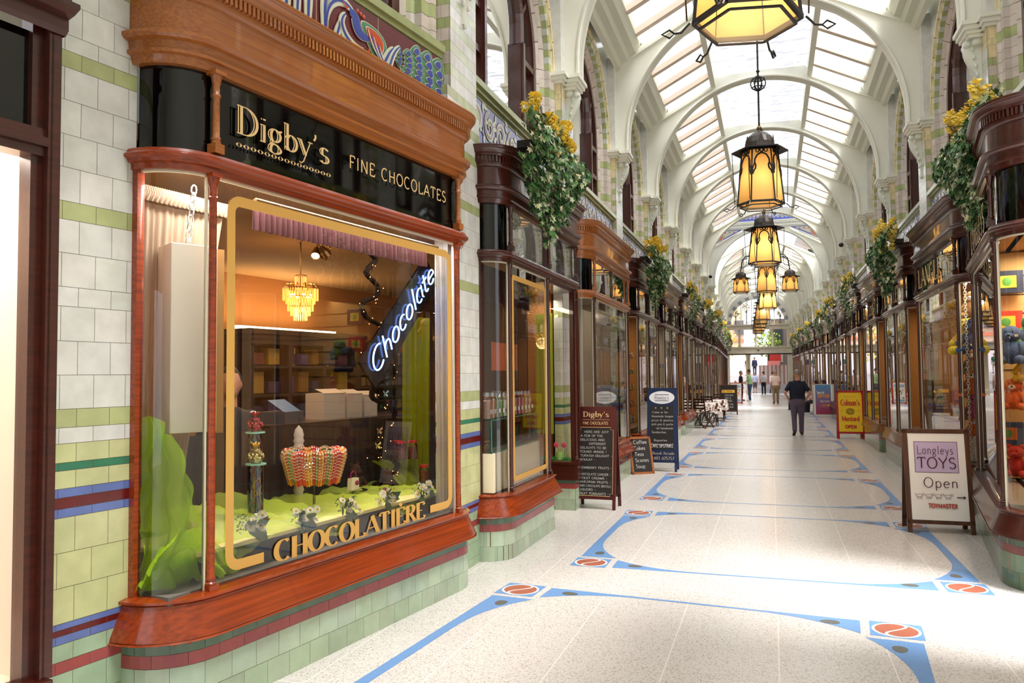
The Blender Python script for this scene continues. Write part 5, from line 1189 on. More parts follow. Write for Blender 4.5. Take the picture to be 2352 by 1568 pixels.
def dome_cam(M, label):
    t = thing('security_camera', label, 'camera', M, 'security cameras'); MB().bar((0, .2, 0), (0, 0, 0), .03).build('bracket', WHB, t); MB().ball((0, 0, -.05), .07, 12, 8).build('dome', mat('smoked_dome', '15151a', .15), t, smooth=True)
dome_cam(side(24.6, False) @ T(0, -.1, 5.45), 'black dome security camera on the right wall'); dome_cam(side(31.2, True) @ T(0, -.1, 5.5), 'black dome security camera on the left wall before the gable'); dome_cam(FC(61.3) @ T(0, -.22, 3.4), 'black dome security camera over the far beam')
# ================================================================ PEOPLE
def remesh(o, v=.018):
    m = o.modifiers.new('remesh', 'REMESH'); m.mode = 'VOXEL'; m.voxel_size = v; m.use_smooth_shade = True
    s = o.modifiers.new('smooth', 'SMOOTH'); s.iterations = 3; s.factor = .5; return o
def limb(mb, pts, rs, seg=10):
    """tapering limb with round ends through joints"""
    P = []; R = []
    for i in range(len(pts) - 1):
        a, b = Vector(pts[i]), Vector(pts[i + 1])
        for t in (0, .33, .66): P.append(a.lerp(b, t)); R.append(rs[i] * (1 - t) + rs[i + 1] * t)
    P.append(Vector(pts[-1])); R.append(rs[-1]); mb.tube(P, R, seg)
    mb.ball(pts[0], rs[0], 10, 6); mb.ball(pts[-1], rs[-1], 10, 6)
def torso(mb, rings):
    rows = []
    for z, rx, ry, cx, cy in rings: rows.append([(cx + rx * math.cos(2 * PI * j / 16), cy + ry * math.sin(2 * PI * j / 16), z) for j in range(16)])
    mb.grid(rows, close=True); mb.poly(rows[0][::-1]); mb.poly(rows[-1])
def hand(mb, w, d, side_, spread=.0):
    """palm with four curled fingers and a thumb; w wrist, d direction"""
    w = Vector(w); d = Vector(d).normalized(); u = Vector((side_, 0, 0)); u = (u - d * u.dot(d)).normalized(); n = d.cross(u)
    mb.ball(w + d * .045, .036, 8, 6, sc=(.8, 1, 1.2)); mb.tube([w - d * .03, w + d * .03], [.024, .03], 8)
    for i, L in enumerate((.075, .085, .078, .06)):
        o = n * (.028 - .019 * i) + d * .075; mb.tube([w + o, w + o + d * L * .45 - u * .008, w + o + d * L * .8 - u * .026, w + o + d * L * .9 - u * .04], [.0095, .009, .0085, .006], 6)
    mb.tube([w + d * .02 + n * .03, w + d * .05 + n * .05 - u * .01, w + d * .085 + n * .048 - u * .02], [.012, .011, .008], 6)
def person(label, M, H=1.74, shirt='20283a', trousers='57505c', skin='c58c72', hairc='8a8378', hair='short', fat=1., stride=.0, arms=('down', 'down'), sleeve='short', shoes='1e1a18', face=True, shorts=False, sit=False, bald=False, v=.02, lift=0., pat=None, lean=0.):
    t = thing('person', label, 'person', M @ Matrix.Diagonal((H / 1.75,) * 3 + (1,))); sk = mat('skin_' + skin, skin, .5, noise=.1, nscale=15)
    hz = 0.9 if not sit else .5; dz = hz - .9
    body = MB(); hy = .0 + lean
    # head, neck, ears, nose
    body.ball((0, hy + .02, 1.635 + dz), .098, 18, 14, sc=(.82, 1.0, 1.22)); body.ball((0, hy + .06, 1.575 + dz), .062, 10, 8, sc=(.9, .9, .8))
    body.tube([(0, hy - .01, 1.40 + dz), (0, hy + .0, 1.56 + dz)], [.062 * fat ** .3, .055], 12)
    for s in (-1, 1): body.ball((s * .083, hy + .01, 1.625 + dz), .026, 8, 6, sc=(.4, .8, 1.2))
    body.ball((0, hy + .125, 1.62 + dz), .018, 8, 6, sc=(.7, 1.1, 1.3))
    for s in (-1, 1): body.ball((s * .033, hy + .100, 1.65 + dz), .014, 8, 6)
    body.tube([(-.025, hy + .112, 1.575 + dz), (.025, hy + .112, 1.575 + dz)], .009, 6)
    sh = MB(); f = fat; sw = .150 + .012 * f
    torso(sh, [(.86 + dz, .155 * f, .11 * f, 0, 0), (.95 + dz, .165 * f, .12 * f, 0, .0), (1.06 + dz, .16 * f, .118 * f, 0, .008 * f), (1.2 + dz, .178 * f ** .7, .118 * f ** .7, 0, hy * .4), (1.33 + dz, .19 * f ** .4, .108, 0, hy * .7), (1.41 + dz, .15, .085, 0, hy * .9), (1.46 + dz, .075, .065, 0, hy)])
    hd = []
    for s, kind in zip((-1, 1), arms):
        S_ = Vector((s * sw, hy * .8, 1.385 + dz))
        if kind == 'down': E_ = S_ + Vector((s * .05, -.02, -.29)); W_ = E_ + Vector((s * .01, .07, -.25)); d = (W_ - E_)
        elif kind == 'pocket': E_ = S_ + Vector((s * .15, -.07, -.255)); W_ = Vector((s * .185, .03, .88 + dz)); d = Vector((-s * .35, .1, -1))
        elif kind == 'swing': E_ = S_ + Vector((s * .04, -.12, -.26)); W_ = E_ + Vector((0, -.05, -.25)); d = W_ - E_
        elif kind == 'fwd': E_ = S_ + Vector((s * .03, .06, -.27)); W_ = E_ + Vector((-s * .04, .2, -.08)); d = W_ - E_
        elif kind == 'table': E_ = S_ + Vector((s * .06, .1, -.25)); W_ = E_ + Vector((-s * .12, .2, .04)); d = W_ - E_
        limb(body, [S_, E_, W_], [.046, .037, .027]); hand(body, W_, d, s)
        if sleeve == 'short': limb(sh, [S_, S_.lerp(E_, .72)], [.057, .055])
        else: limb(sh, [S_, E_, W_ - (W_ - E_) * .08], [.064, .05, .038])
    tr = MB(); so = []
    torso(tr, [(.78 + dz, .15 * f, .11 * f, 0, 0), (.86 + dz, .17 * f, .125 * f, 0, -.005), (.98 + dz, .16 * f, .118 * f, 0, 0)])
    for s in (-1, 1):
        st = stride * s
        Hp = Vector((s * .088, 0, .86 + dz))
        if sit: K = Hp + Vector((s * .03, .42, -.02)); A = K + Vector((0, .02, -.42)); toe = Vector((0, .16, -.03))
        else:
            K = Hp + Vector((s * .01, st * .55 + .03, -.40)); A = Vector((s * .095, st * 1.0, .085 + (lift if st < 0 else 0)))
            if st < 0 and lift: K = Hp + Vector((0, .04, -.40))
            toe = Vector((s * .03, .15, -.045)) if not (st < 0 and lift) else Vector((s * .02, .10, -.13))
        if shorts: limb(body, [K, A], [.052, .038]); limb(tr, [Hp, Hp.lerp(K, .95)], [.095 * f, .082])
        else: limb(tr, [Hp, K, A + Vector((0, 0, .01))], [.095 * f ** .6, .07, .062])
        limb(body, [A + Vector((0, 0, .06)), A], [.036, .034])
        so.append((A, toe))
    remesh(body.build('body', sk, t), min(v, .012) if face else v)
    pm_ = mat('cloth_' + (pat or shirt), shirt, .85, c2=pat, nscale=26, stretch=(1, 1, 6)) if pat else mat('cloth_' + shirt, shirt, .85, noise=.1, nscale=12)
    remesh(sh.build('shirt', pm_, t), v); remesh(tr.build('trousers', mat('cloth_' + trousers, trousers, .85, noise=.12, nscale=10), t), v)
    for A, toe in so:
        b = MB(); b.ball(A + Vector((0, -.01, -.03)), .05, 10, 8, sc=(.85, 1.2, .9)); b.ball(A + toe * .95, .045, 10, 8, sc=(.9, 1.5, .75)); limb(b, [A + Vector((0, 0, -.03)), A + toe], [.045, .04]); remesh(b.build('shoe', mat('leather_' + shoes, shoes, .5), t), v * .8)
    hb = MB(); n = 16; rows = []
    lo = -.2 if hair == 'short' else -.55
    for i in range(9):
        a = PI / 2 - (PI / 2 - lo) * i / 8
        if bald and i < 4: continue
        r = []
        for j in range(n):
            th_ = 2 * PI * j / n; fr = math.sin(th_); q = math.cos(a); zz = math.sin(a)
            k = 1.09 if not bald else 1.06
            if fr > .35 and zz < .55: k = .86
            r.append((q * math.cos(th_) * .082 * k, hy + .012 + q * fr * .100 * k, 1.64 + dz + zz * .122 * k))
        rows.append(r)
    hb.grid(rows, close=True); hb.build('hair', mat('hair_' + hairc, hairc, .8, noise=.3, nscale=40), t, smooth=True)
    return t
person('person in a navy T-shirt and mauve-grey trousers walking away, balding with grey hair', T(.62, 21.8, 0, rad(3)), 1.74, '10182c', '5b5060', fat=1.22, stride=.12, arms=('pocket', 'pocket'), bald=True, hairc='8c857a', v=.015, lift=.05, shoes='1c1512')
person('person in a pink checked shirt and khaki trousers walking away', T(.17, 43.8, 0, rad(4)), 1.8, 'cfa898', '8d7656', pat='f0ddd2', fat=1.12, stride=.1, arms=('down', 'down'), bald=True, hairc='a88a70', shoes='3a2418')
person('person in a light green polo shirt and blue jeans looking down to the left', T(-1.25, 47.6, 0, rad(75)), 1.86, '93b886', '33415c', arms=('fwd', 'down'), hairc='2a1d14', stride=.04, lean=.03, shoes='d8d2cc')
person('person in a dark navy jacket with a strap across it, facing right', T(-1.78, 48.4, 0, rad(-70)), 1.78, '14161f', '16161c', sleeve='long', hairc='7a5a44', arms=('fwd', 'down'))
person('child with blond hair in a red top behind the poster board', T(-2.0, 46.3, 0, rad(-40)), 1.22, 'c8282a', '404a66', hairc='c79a58')
person('person in a pale T-shirt and black trousers near the exit', T(-.62, 62.3, 0, rad(0)), 1.76, 'cfc8cc', '15131a', hairc='1c1512', stride=.08)
person('person in a blue and white striped top and grey shorts at the exit', T(-1.35, 66.8, 0, rad(5)), 1.7, 'e8eaf2', '5f5658', pat='4a68b0', shorts=True, hairc='7b7b8a')
person('person in a white shirt and jeans striding out of the exit', T(.02, 66.4, 0, rad(-30)), 1.72, 'eceaf0', '44506e', stride=.2, sleeve='long', hairc='1c1512')
person('dark-haired person in a black top sitting beyond the person in navy', T(1.03, 37.0, 0, rad(150)), 1.7, '14121a', '22202a', sit=True, arms=('table', 'table'), hairc='171010', hair='long')
person('seated person in a white and blue striped shirt, left of two at the café table', T(1.72, 34.4, 0, rad(60)), 1.7, 'e0e0ea', '2a2c38', pat='4a5a9a', sit=True, arms=('table', 'table'), hairc='161012')
person('seated person in a taupe sweater, right of two at the café table', T(1.98, 33.0, 0, rad(50)), 1.74, '8a7a6a', '2e2a2c', sit=True, arms=('table', 'table'), sleeve='long', hairc='3a261c', lean=.06)
person('person in a dark green top walking up the sunny hill outside', ST @ T(-.75, 15.5, 1.45, rad(10)), 1.7, '2c5a48', 'b8a898', stride=.06)
person('person in a navy coat walking up the sunny hill outside', ST @ T(-.1, 15.6, 1.46, rad(0)), 1.72, '2a3052', '3a3c55', sleeve='long', stride=.06)
keeper = person('person with dark hair standing behind the display inside the chocolate shop', FLN @ T(-1.26, 1.35, 0, rad(140)), 1.72, '1d1a1c', '1c1c20', skin='a8735a', hairc='1d1210', hair='long')

# ================================================================ CHOCOLATE SHOP INTERIOR (frame FLN)
DR = struct(thing('wall_chocolate_shop', None, None, FLN)); TAN = mat('tan_wall', 'a8703a', .85); TANC = mat('tan_ceiling', 'b08a5a', .8)
mb = MB(); mb.box((-3.1, 3.4, 0), (3.6, 3.5, 2.9)); mb.box((-3.14, .26, 0), (-3.1, 3.4, 2.9)); mb.box((3.6, .9, 0), (3.7, 3.4, 2.9)); mb.build('back_wall', TAN, DR)
cl = MB().box((-2.62, .03, 2.8), (-.25, .3, 2.86)); cl.poly([(-3.1, .27, 2.8), (.2, .27, 2.8), (3.6, .88, 2.8), (3.6, 3.4, 2.8), (-3.1, 3.4, 2.8)]).poly([(-3.1, .27, 2.86), (.2, .27, 2.86), (3.6, .88, 2.86), (3.6, 3.4, 2.86), (-3.1, 3.4, 2.86)]); cl.build('shop_ceiling', TANC, DR); MB().box((-3.1, .3, .02), (.2, 3.4, .04)).box((.2, .75, .02), (3.6, 3.4, .04)).build('shop_floor', mat('dark_carpet', '2a2420', .9), DR)
mb = MB(); mb.box((-2.86, .02, .56), (-.05, .7, .60)); mb.build('window_base', mat('grey_slate_base', '6b655f', .7), DR)
def dt(name, label, cat, x=0, y=0, z=0, rz=0, group=None): return thing(name, label, cat, FLN @ T(x, y, z, rz), group)
def one(mb, name, label, cat, m, M=None, group=None, smooth=False):
    o = mb.build(name, m, None, smooth=smooth); o.matrix_world = FLN @ (M or Matrix()); return tag(o, label, cat, group)
SHM = mat('yellow_cloth', 'efe79a', .8)
st = dt('display_stage', 'low cream stage in the chocolate shop window under the lime net', 'display stand'); MB().box((-2.66, .10, .735), (-.33, .68, .755)).build('top_board', SHM, st); MB().box((-2.62, .14, .6), (-.37, .66, .735)).build('plinth_box', mat('dark_box', '26201d', .8), st)
# dark pleated curtain behind the display
def pleat(x0, x1, z0, z1, y, amp, n, m, gather=None):
    mb = MB(); N = n * 6; rows = []
    for j in range(9):
        v_ = j / 8; z = z1 + (z0 - z1) * v_; rows.append([(x0 + (x1 - x0) * i / N + (gather(v_, i / N) if gather else 0), y + amp * (.35 + .65 * v_) * math.sin(2 * PI * i / 6 + .5 * math.sin(i * .7)) + .3 * amp * math.sin(i * .37), z) for i in range(N + 1)])
    return mb.grid(rows)
one(pleat(-3.05, -.05, .6, 1.30, .74, .02, 34, None), 'dark_curtain', 'dark brown pleated half curtain behind the window display', 'curtain', mat('dark_brown_cloth', '2b1d18', .9), smooth=True)
VOI = sheer('voile', 'c9b29c', .30, .4); VOIW = sheer('white_voile', 'e8e2da', .22, .4)
cv = one(pleat(-2.80, -2.22, .95, 2.58, .38, .018, 14, None, lambda v, u: -.30 * v * u), 'sheer_curtain', 'sheer pale curtain gathered on a rod, left side of the chocolate shop window', 'curtain', VOI, smooth=True)
mb = MB()
for i in range(44): mb.tube([(-2.82 + .62 * i / 43, .34 + .01 * (i % 2), 2.585), (-2.815 + .62 * i / 43, .32, 2.62), (-2.81 + .62 * i / 43, .34, 2.655)], .011, 5)
mb.build('gathered_heading', VOI, cv, smooth=True)
one(pleat(-.37, -.06, .6, 2.62, .09, .014, 8, None), 'sheer_curtain', 'sheer white curtain hanging at the right end of the chocolate shop window', 'curtain', VOIW, smooth=True)
one(pleat(-2.2, -.4, 2.50, 2.68, .16, .014, 40, None), 'pelmet', 'dark red gathered pelmet along the top of the chocolate shop window', 'curtain', mat('wine_cloth', '34090d', .95), smooth=True)
one(MB().tube([(-2.25, .09, 2.655), (-.35, .09, 2.655)], .012, 8), 'curtain_rail', 'brass rail above the chocolate shop display', 'rail', BRASS, smooth=True)
LIME = sheer('lime_tulle', 'c4f03c', .40, .5); LIMED = sheer('olive_lime_net', 'a8b82e', .2, .5)
def cloth(rows_fn, nu, nv): mb = MB(); mb.grid([[rows_fn(i / nu, j / nv) for i in range(nu + 1)] for j in range(nv + 1)]); return mb
def tul(u, v):   # fall at the left end, spreading at the bottom
    z = 1.42 - .86 * v; w = .10 + .42 * v ** 1.4; x = -2.88 + w * u + .05 * math.sin(v * 7) * u; y = .10 + .12 * (1 - u) + .03 * math.sin(u * 19 + v * 6) + .02 * math.sin(v * 23 + u * 9); return (x, y, z + .05 * math.sin(u * 5 + v * 3))
one(cloth(tul, 40, 40), 'tulle_drape', 'bright lime tulle falling at the left end of the chocolate shop window', 'drape', LIME, smooth=True)
def tul2(u, v): return (-2.9 + .5 * u, .06 + .16 * v + .02 * math.sin(u * 22), .6 + .3 * (1 - v) * abs(math.sin(u * 3 + .6)) + .02 * math.sin(u * 31 + v * 17))
one(cloth(tul2, 40, 20), 'tulle_drape', 'bunched lime tulle pooled at the foot of the left curved pane', 'drape', LIME, smooth=True)
def tul3(u, v): x = -2.62 + 2.25 * u; return (x, .09 + .56 * v, .768 + .05 * abs(math.sin(u * 13 + v * 4)) * (.3 + v) + .025 * math.sin(u * 31 + v * 11) * v + .012 * math.sin(u * 77 + v * 19) * math.sin(u * 41 - v * 23) + (.10 * max(0, math.sin(u * 5.2 + .5)) * v) - (.06 * (1 - v) ** 6 * (1 + math.sin(u * 17))))
one(cloth(tul3, 160, 20), 'net_runner', 'rumpled lime net spread along the stage of the chocolate shop window', 'drape', sheer('lime_runner', 'dcf26a', .45, .4), smooth=True)
def tul4(u, v): return (-.12 + .32 * u - .02 * v, .55 + .05 * math.sin(u * 20), 2.15 - 1.3 * v)
one(cloth(tul4, 60, 10), 'green_drape', 'olive green drape hanging behind the red-lidded jars', 'drape', LIMED, smooth=True)
one(cloth(lambda u, v: (-.42 + .42 * u, .38 + .3 * (1 - v ** 2), .97 - .2 * v ** 3 + .01 * math.sin(u * 25)), 40, 12), 'green_cloth', 'olive cloth over the stand carrying the red-lidded jars', 'cloth', LIMED, smooth=True)
# white lightbox hung on a chain
lb = dt('hanging_light_box', 'tall cream box hanging on a chain at the left of the chocolate shop window', 'sign box', -2.585, .235, 1.86, rad(-20)); MB().box((-.12, -.1, -.49), (.12, .1, .49)).build('box', mat('cream_box', 'f6efe0', .5), lb, bevel=.004); MB().box((.12, -.09, -.5), (.16, .1, .48)).build('side_board', mat('tan_board', 'c79a5c', .6), lb)
def chain(name, label, a, b, L=.035, r=.003, m=SILV, M=FLN, w=.011):
    a = Vector(a); b = Vector(b); n = max(2, int((b - a).length / (L * .74))); mb = MB(); d = (b - a).normalized(); u = d.cross(Vector((0, 1, .01))).normalized(); v = d.cross(u)
    for i in range(n):
        c = a.lerp(b, (i + .5) / n); q = u if i % 2 else v; mb.tube([c + d * L / 2 * math.cos(2 * PI * j / 10) + q * w * math.sin(2 * PI * j / 10) for j in range(10)], r, 5, closed=True)
    o = mb.build(name, m, None, smooth=True); o.matrix_world = M; return tag(o, label, 'chain')
chain('hanging_chain', 'silver chain holding the cream light box', (-2.60, .22, 2.35), (-2.56, .22, 2.68), .055, .0045, w=.017)
# neon sign
nb_ = dt('neon_sign', 'diagonal black board with blue neon script reading Chocolat', 'neon sign', -.42, .36, 2.10, 0); R45 = Matrix.Rotation(-rad(45), 4, 'Y')
MB().box((-.62, .02, -.14), (.62, .04, .14)).build('backing_board', mat('neon_backing', '06070c', .2), nb_, M=R45)
NEON = mat('blue_neon', '9fc0ff', .3, emis='6f9bff', es=9)
run, wd = glyph_run('Chocolate', .02); mb = MB(); kx = 1.16 / wd
for s_ in run:
    P = [(-.58 + (p[0] + .28 * p[1]) * kx, -.0, -.055 + p[1] * .15) for p in s_[0]]; mb.tube(P, .0062, 6)
mb.build('neon_tube', NEON, nb_, M=R45)
chain('hanging_chain', 'thin dark chain holding the neon board', (-.30, .38, 2.36), (-.30, .38, 2.78), .03, .0025, m=IRON, w=.009)
# chandelier
chn = dt('crystal_chandelier', 'lit gold crystal chandelier hanging inside the chocolate shop', 'chandelier', -.45, 1.4, 2.13)
CRY = mat('lit_crystal', 'ffcf80', .2, emis='ff9430', es=1.3); mb = MB()
for zt_, r, n, L in ((.27, .145, 40, .10), (.27, .12, 34, .13), (.19, .105, 30, .11), (.12, .08, 24, .08), (.08, .055, 18, .08), (.38, .045, 14, .12)):
    for i in range(n): a = 2 * PI * i / n; mb.tube([(r * math.cos(a), r * math.sin(a), zt_), (r * math.cos(a), r * math.sin(a), zt_ - L)], .0036, 4)
mb.build('crystal_drops', CRY, chn)
mb = MB()
for r, z_ in ((.145, .27), (.11, .2), (.08, .12), (.05, .38)): mb.tube([(r * math.cos(2 * PI * j / 24), r * math.sin(2 * PI * j / 24), z_) for j in range(24)], .005, 4, closed=True)
for i in range(12): a = PI / 6 * i; mb.tube([(.03 * math.cos(a), .03 * math.sin(a), .26), (.08 * math.cos(a), .08 * math.sin(a), .31), (.125 * math.cos(a), .125 * math.sin(a), .31), (.145 * math.cos(a), .145 * math.sin(a), .27)], .005, 4)
mb.tube([(0, 0, .05), (0, 0, .67)], .006, 5); mb.build('gold_frame', BRASS, chn)
mb = MB()
for i in range(6): a = PI / 3 * i; mb.ball((.085 * math.cos(a), .085 * math.sin(a), .21), .014, 8, 6)
mb.build('bulbs', mat('warm_bulb', 'ffffff', .3, emis='ffd28a', es=22), chn); point('chandelier_light', FLN @ Vector((-.45, 1.4, 2.2)), 14, .1, (1, .62, .28))
sp = dt('spotlight_cluster', 'three-way spotlight on the chocolate shop ceiling', 'ceiling light', -.41, 1.2, 2.8); MB().lathe([(.001, -.02), (.08, -.02), (.08, 0)], seg=14).build('base', BRASS, sp)
for k in range(3):
    a = 2.1 * k; M_ = T(.05 * math.cos(a), .05 * math.sin(a), -.1) @ Matrix.Rotation(.7, 4, Vector((math.cos(a), math.sin(a), 0))); mb = MB(); mb.lathe([(.02, .05), (.035, .0), (.04, -.05)], seg=10); mb.tube([(0, 0, .03), (0, 0, .09)], .006, 5); mb.build('spot_head', BRASS, sp, M=M_); MB().lathe([(.001, -.045), (.034, -.045)], seg=10).build('lamp_face', mat('warm_bulb'), sp, M=M_)
# cabinet with lit top, shelves, jars
cab = dt('dark_cabinet', 'dark wooden wall cabinet with a glowing light along its top', 'cabinet', .3, 2.75, 0)
CABW = mat('cabinet_wood', '241712', .5); mb = MB(); mb.box((0, .5, 0), (1.75, .55, 2.1)); [mb.box((x, 0, 0), (x + .05, .5, 2.1)) for x in (0, .55, 1.1, 1.7)]; [mb.box((0, 0, z), (1.75, .5, z + .03)) for z in (.3, .75, 1.15, 1.45, 1.75)]; mb.build('carcass', CABW, cab)
mb = MB(); [mb.box((-e, -e, z), (1.75 + e, .55, z + .05)) for e, z in ((.02, 2.0), (.04, 2.05), (.07, 2.1))]; mb.build('cornice', CABW, cab); MB().box((.1, .28, 2.16), (1.65, .34, 2.2)).build('light_tube', mat('cove_tube', 'fff0d0', .5, emis='ffd9a0', es=7), cab)
area('cove_light', FLN @ T(1.15, 3.1, 2.22) @ Matrix.Rotation(PI, 4, 'X'), 1.4, .08, 12, (1, .72, .4))
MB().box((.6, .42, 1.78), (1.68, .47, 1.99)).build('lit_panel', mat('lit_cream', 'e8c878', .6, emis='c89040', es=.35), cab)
jc = dt('jar_shelves', 'dark shelving of sweet jars at the back right of the chocolate shop', 'shelves', 2.15, 2.8, 0); mb = MB(); [mb.box((0, 0, z), (1.3, .4, z + .03)) for z in (.5, .85, 1.2, 1.5, 1.78)]; mb.box((-.04, 0, 0), (0, .4, 2.1)); mb.box((0, .4, 0), (1.3, .42, 2.1)); mb.build('shelf_unit', CABW, jc)
SW = [C('7a2f3a'), C('4a3a6a'), C('8a6a2a'), C('6a3a2a'), C('3a5a3a'), C('9a3a2a'), C('b08a3a'), C('2f3f5f')]
def jar_mesh(col, lid, r=.055, h=.17):
    mb = MB(); mb.lathe([(.001, 0), (r, .004), (r, h * .72), (r * .8, h * .82), (r * .8, h * .86)], seg=12, mi=1); mb.lathe([(.001, .008), (r * .93, .01), (r * .93, h * .66), (.001, h * .68)], seg=12, mi=0, col=col); mb.lathe([(r * .86, h * .86), (r * .88, h * .98), (.001, h)], seg=12, mi=2)
    return mb.mesh([mat('vc_sweets', rough=.5, attr=True, noise=.9, nscale=90), glass('jar_glass', refl=1.2, base=.03), lid], False)
BKL = mat('black_lid', '1a1512', .4)
JM = [jar_mesh(c, BKL) for c in SW[:5]]
for zi, z_ in enumerate((1.23, 1.53, 1.81)):
    for i in range(9 if zi else 10): j = obj('sweet_jar', JM[(i + zi) % 5]); j.matrix_world = FLN @ T(2.22 + i * .13, 2.95, z_); tag(j, 'jar of sweets on the dark shelves at the back right', 'jar', 'jars on the chocolate shop shelves')
bx = [C('3b3056'), C('2a1f3a'), C('7d6424'), C('4a1a1a'), C('1d2846'), C('6e4e22')]
for zi, z_ in enumerate((.79, 1.19, 1.49, 1.79)):
    for i in range(7): o = MB().box((0, 0, 0), (.16, .12, .12 + .05 * ((i * 7 + zi) % 3)), bx[(i * 5 + zi) % 6]).build('chocolate_box', PAINT); o.matrix_world = FLN @ T(.4 + i * .225, 2.82, z_); tag(o, 'boxed chocolates on the dark wall cabinet', 'box', 'boxes on the chocolate shop cabinet')
ct = dt('shop_counter', 'dark counter inside the chocolate shop', 'counter', -.7, 1.5, 0); MB().box((0, 0, .04), (2.6, .6, 1.22)).build('body', CABW, ct); MB().box((-.03, -.03, 1.22), (2.63, .63, 1.26)).build('counter_top', mat('counter_top', '3a302c', .3), ct)
WBX = mat('white_card', 'a39a90', .7)
for i, (x, w_, h_) in enumerate(((.32, .30, .24), (.66, .22, .23), (.92, .2, .21))):
    o = MB().box((0, 0, 0), (w_, .22, h_)).poly([(0, -.005, h_), (w_, -.005, h_), (w_, .11, h_ + .04), (0, .11, h_ + .04)]).build('cardboard_box', WBX); o.matrix_world = FLN @ T(x - .22, 1.62, 1.26); tag(o, ['large white carton, leftmost on the counter', 'middle white carton on the counter', 'right white carton on the counter'][i], 'box')
tl = dt('till', 'cash till with a blue screen on the chocolate shop counter', 'till', -.40, 1.65, 1.26, .2); MB().box((-.15, -.12, 0), (.15, .15, .1)).build('body', mat('till_grey', '4a4a50', .5), tl); MB().poly([(-.13, -.1, .1), (.13, -.1, .1), (.13, .06, .2), (-.13, .06, .2)]).build('screen', mat('blue_screen', '3a5a78', .3, emis='2a5a80', es=.35), tl)
# twisted vine with fairy lights
VP = [(-.60, .5, 2.72), (-.67, .5, 2.60), (-.60, .5, 2.55), (-.72, .5, 2.44), (-.58, .5, 2.35), (-.60, .5, 2.27), (-.77, .5, 2.2), (-.72, .5, 2.1), (-.52, .5, 2.03), (-.56, .5, 1.95), (-.75, .5, 1.86), (-.70, .5, 1.76), (-.40, .5, 1.70), (-.36, .5, 1.64), (-.60, .5, 1.58), (-.64, .5, 1.48), (-.45, .5, 1.42), (-.36, .5, 1.36), (-.40, .5, 1.26), (-.55, .5, 1.15), (-.70, .5, 1.08), (-.42, .5, 1.0), (-.32, .5, .93), (-.44, .5, .86), (-.62, .5, .82)]
def smoothp(P, n=5):
    out = []
    for i in range(len(P) - 1):
        a, b, c, d = [Vector(P[max(0, min(len(P) - 1, k))]) for k in (i - 1, i, i + 1, i + 2)]
        for j in range(n): t_ = j / n; out.append(.5 * ((2 * b) + (c - a) * t_ + (2 * a - 5 * b + 4 * c - d) * t_ * t_ + (3 * b - a - 3 * c + d) * t_ ** 3))
    return out + [Vector(P[-1])]
vn = dt('twisted_vine', 'twisted dark vine garland with fairy lights hanging in the chocolate shop window', 'garland'); SPn = smoothp(VP); mb = MB(); rnd = random.Random(4)
for s_ in range(4): mb.tube([p + Vector((.012 * math.cos(i * .9 + s_ * 1.57), .012 * math.sin(i * .9 + s_ * 1.57), .006)) for i, p in enumerate(SPn)], .013, 5)
for k in range(90): p = rnd.choice(SPn); d = Vector((rnd.gauss(0, 1), rnd.gauss(0, .5), rnd.gauss(0, 1))).normalized() * rnd.uniform(.03, .07); mb.tube([p, p + d * .5, p + d + Vector((0, 0, .01))], .0015, 3)
mb.build('twigs', mat('dark_twig', '1c110c', .9, spec=.1), vn); mb = MB()
for k in range(46): p = rnd.choice(SPn); mb.ball(p + Vector((rnd.uniform(-.05, .05), -.02, rnd.uniform(-.05, .05))), .0032, 6, 4)
mb.build('fairy_lights', mat('fairy_light', 'ffd0a0', .3, emis='ff9a50', es=9), vn)
def butterfly(x, z, col, label, r=.03):
    t = dt('butterfly', label, 'ornament', x, .43, z, 0, 'butterfly ornaments on the vine'); mb = MB()
    for s in (-1, 1): mb.poly([(0, 0, 0), (s * r, -.01, r * .9), (s * r * 1.2, -.012, r * .4), (s * r * .4, -.004, 0)], col); mb.poly([(0, 0, 0), (s * r * .9, -.01, -r * .3), (s * r * .7, -.01, -r * .9), (s * r * .15, 0, -r * .5)], col)
    mb.build('wings', PAINT, t); MB().tube([(0, -.004, -.02), (0, -.004, .02)], .002, 4).build('thorax', DKW, t)
for x, z, c, l in ((-.62, 2.05, 'c2cf8a', 'pale green butterfly high on the vine'), (-.58, 1.52, 'a8c8c8', 'pale blue bird-like butterfly on the vine'), (-.66, 1.24, 'd89a6a', 'orange butterfly on the vine'), (-.68, 1.13, 'e8d26a', 'yellow butterfly low on the vine')): butterfly(x, z, C(c), l)
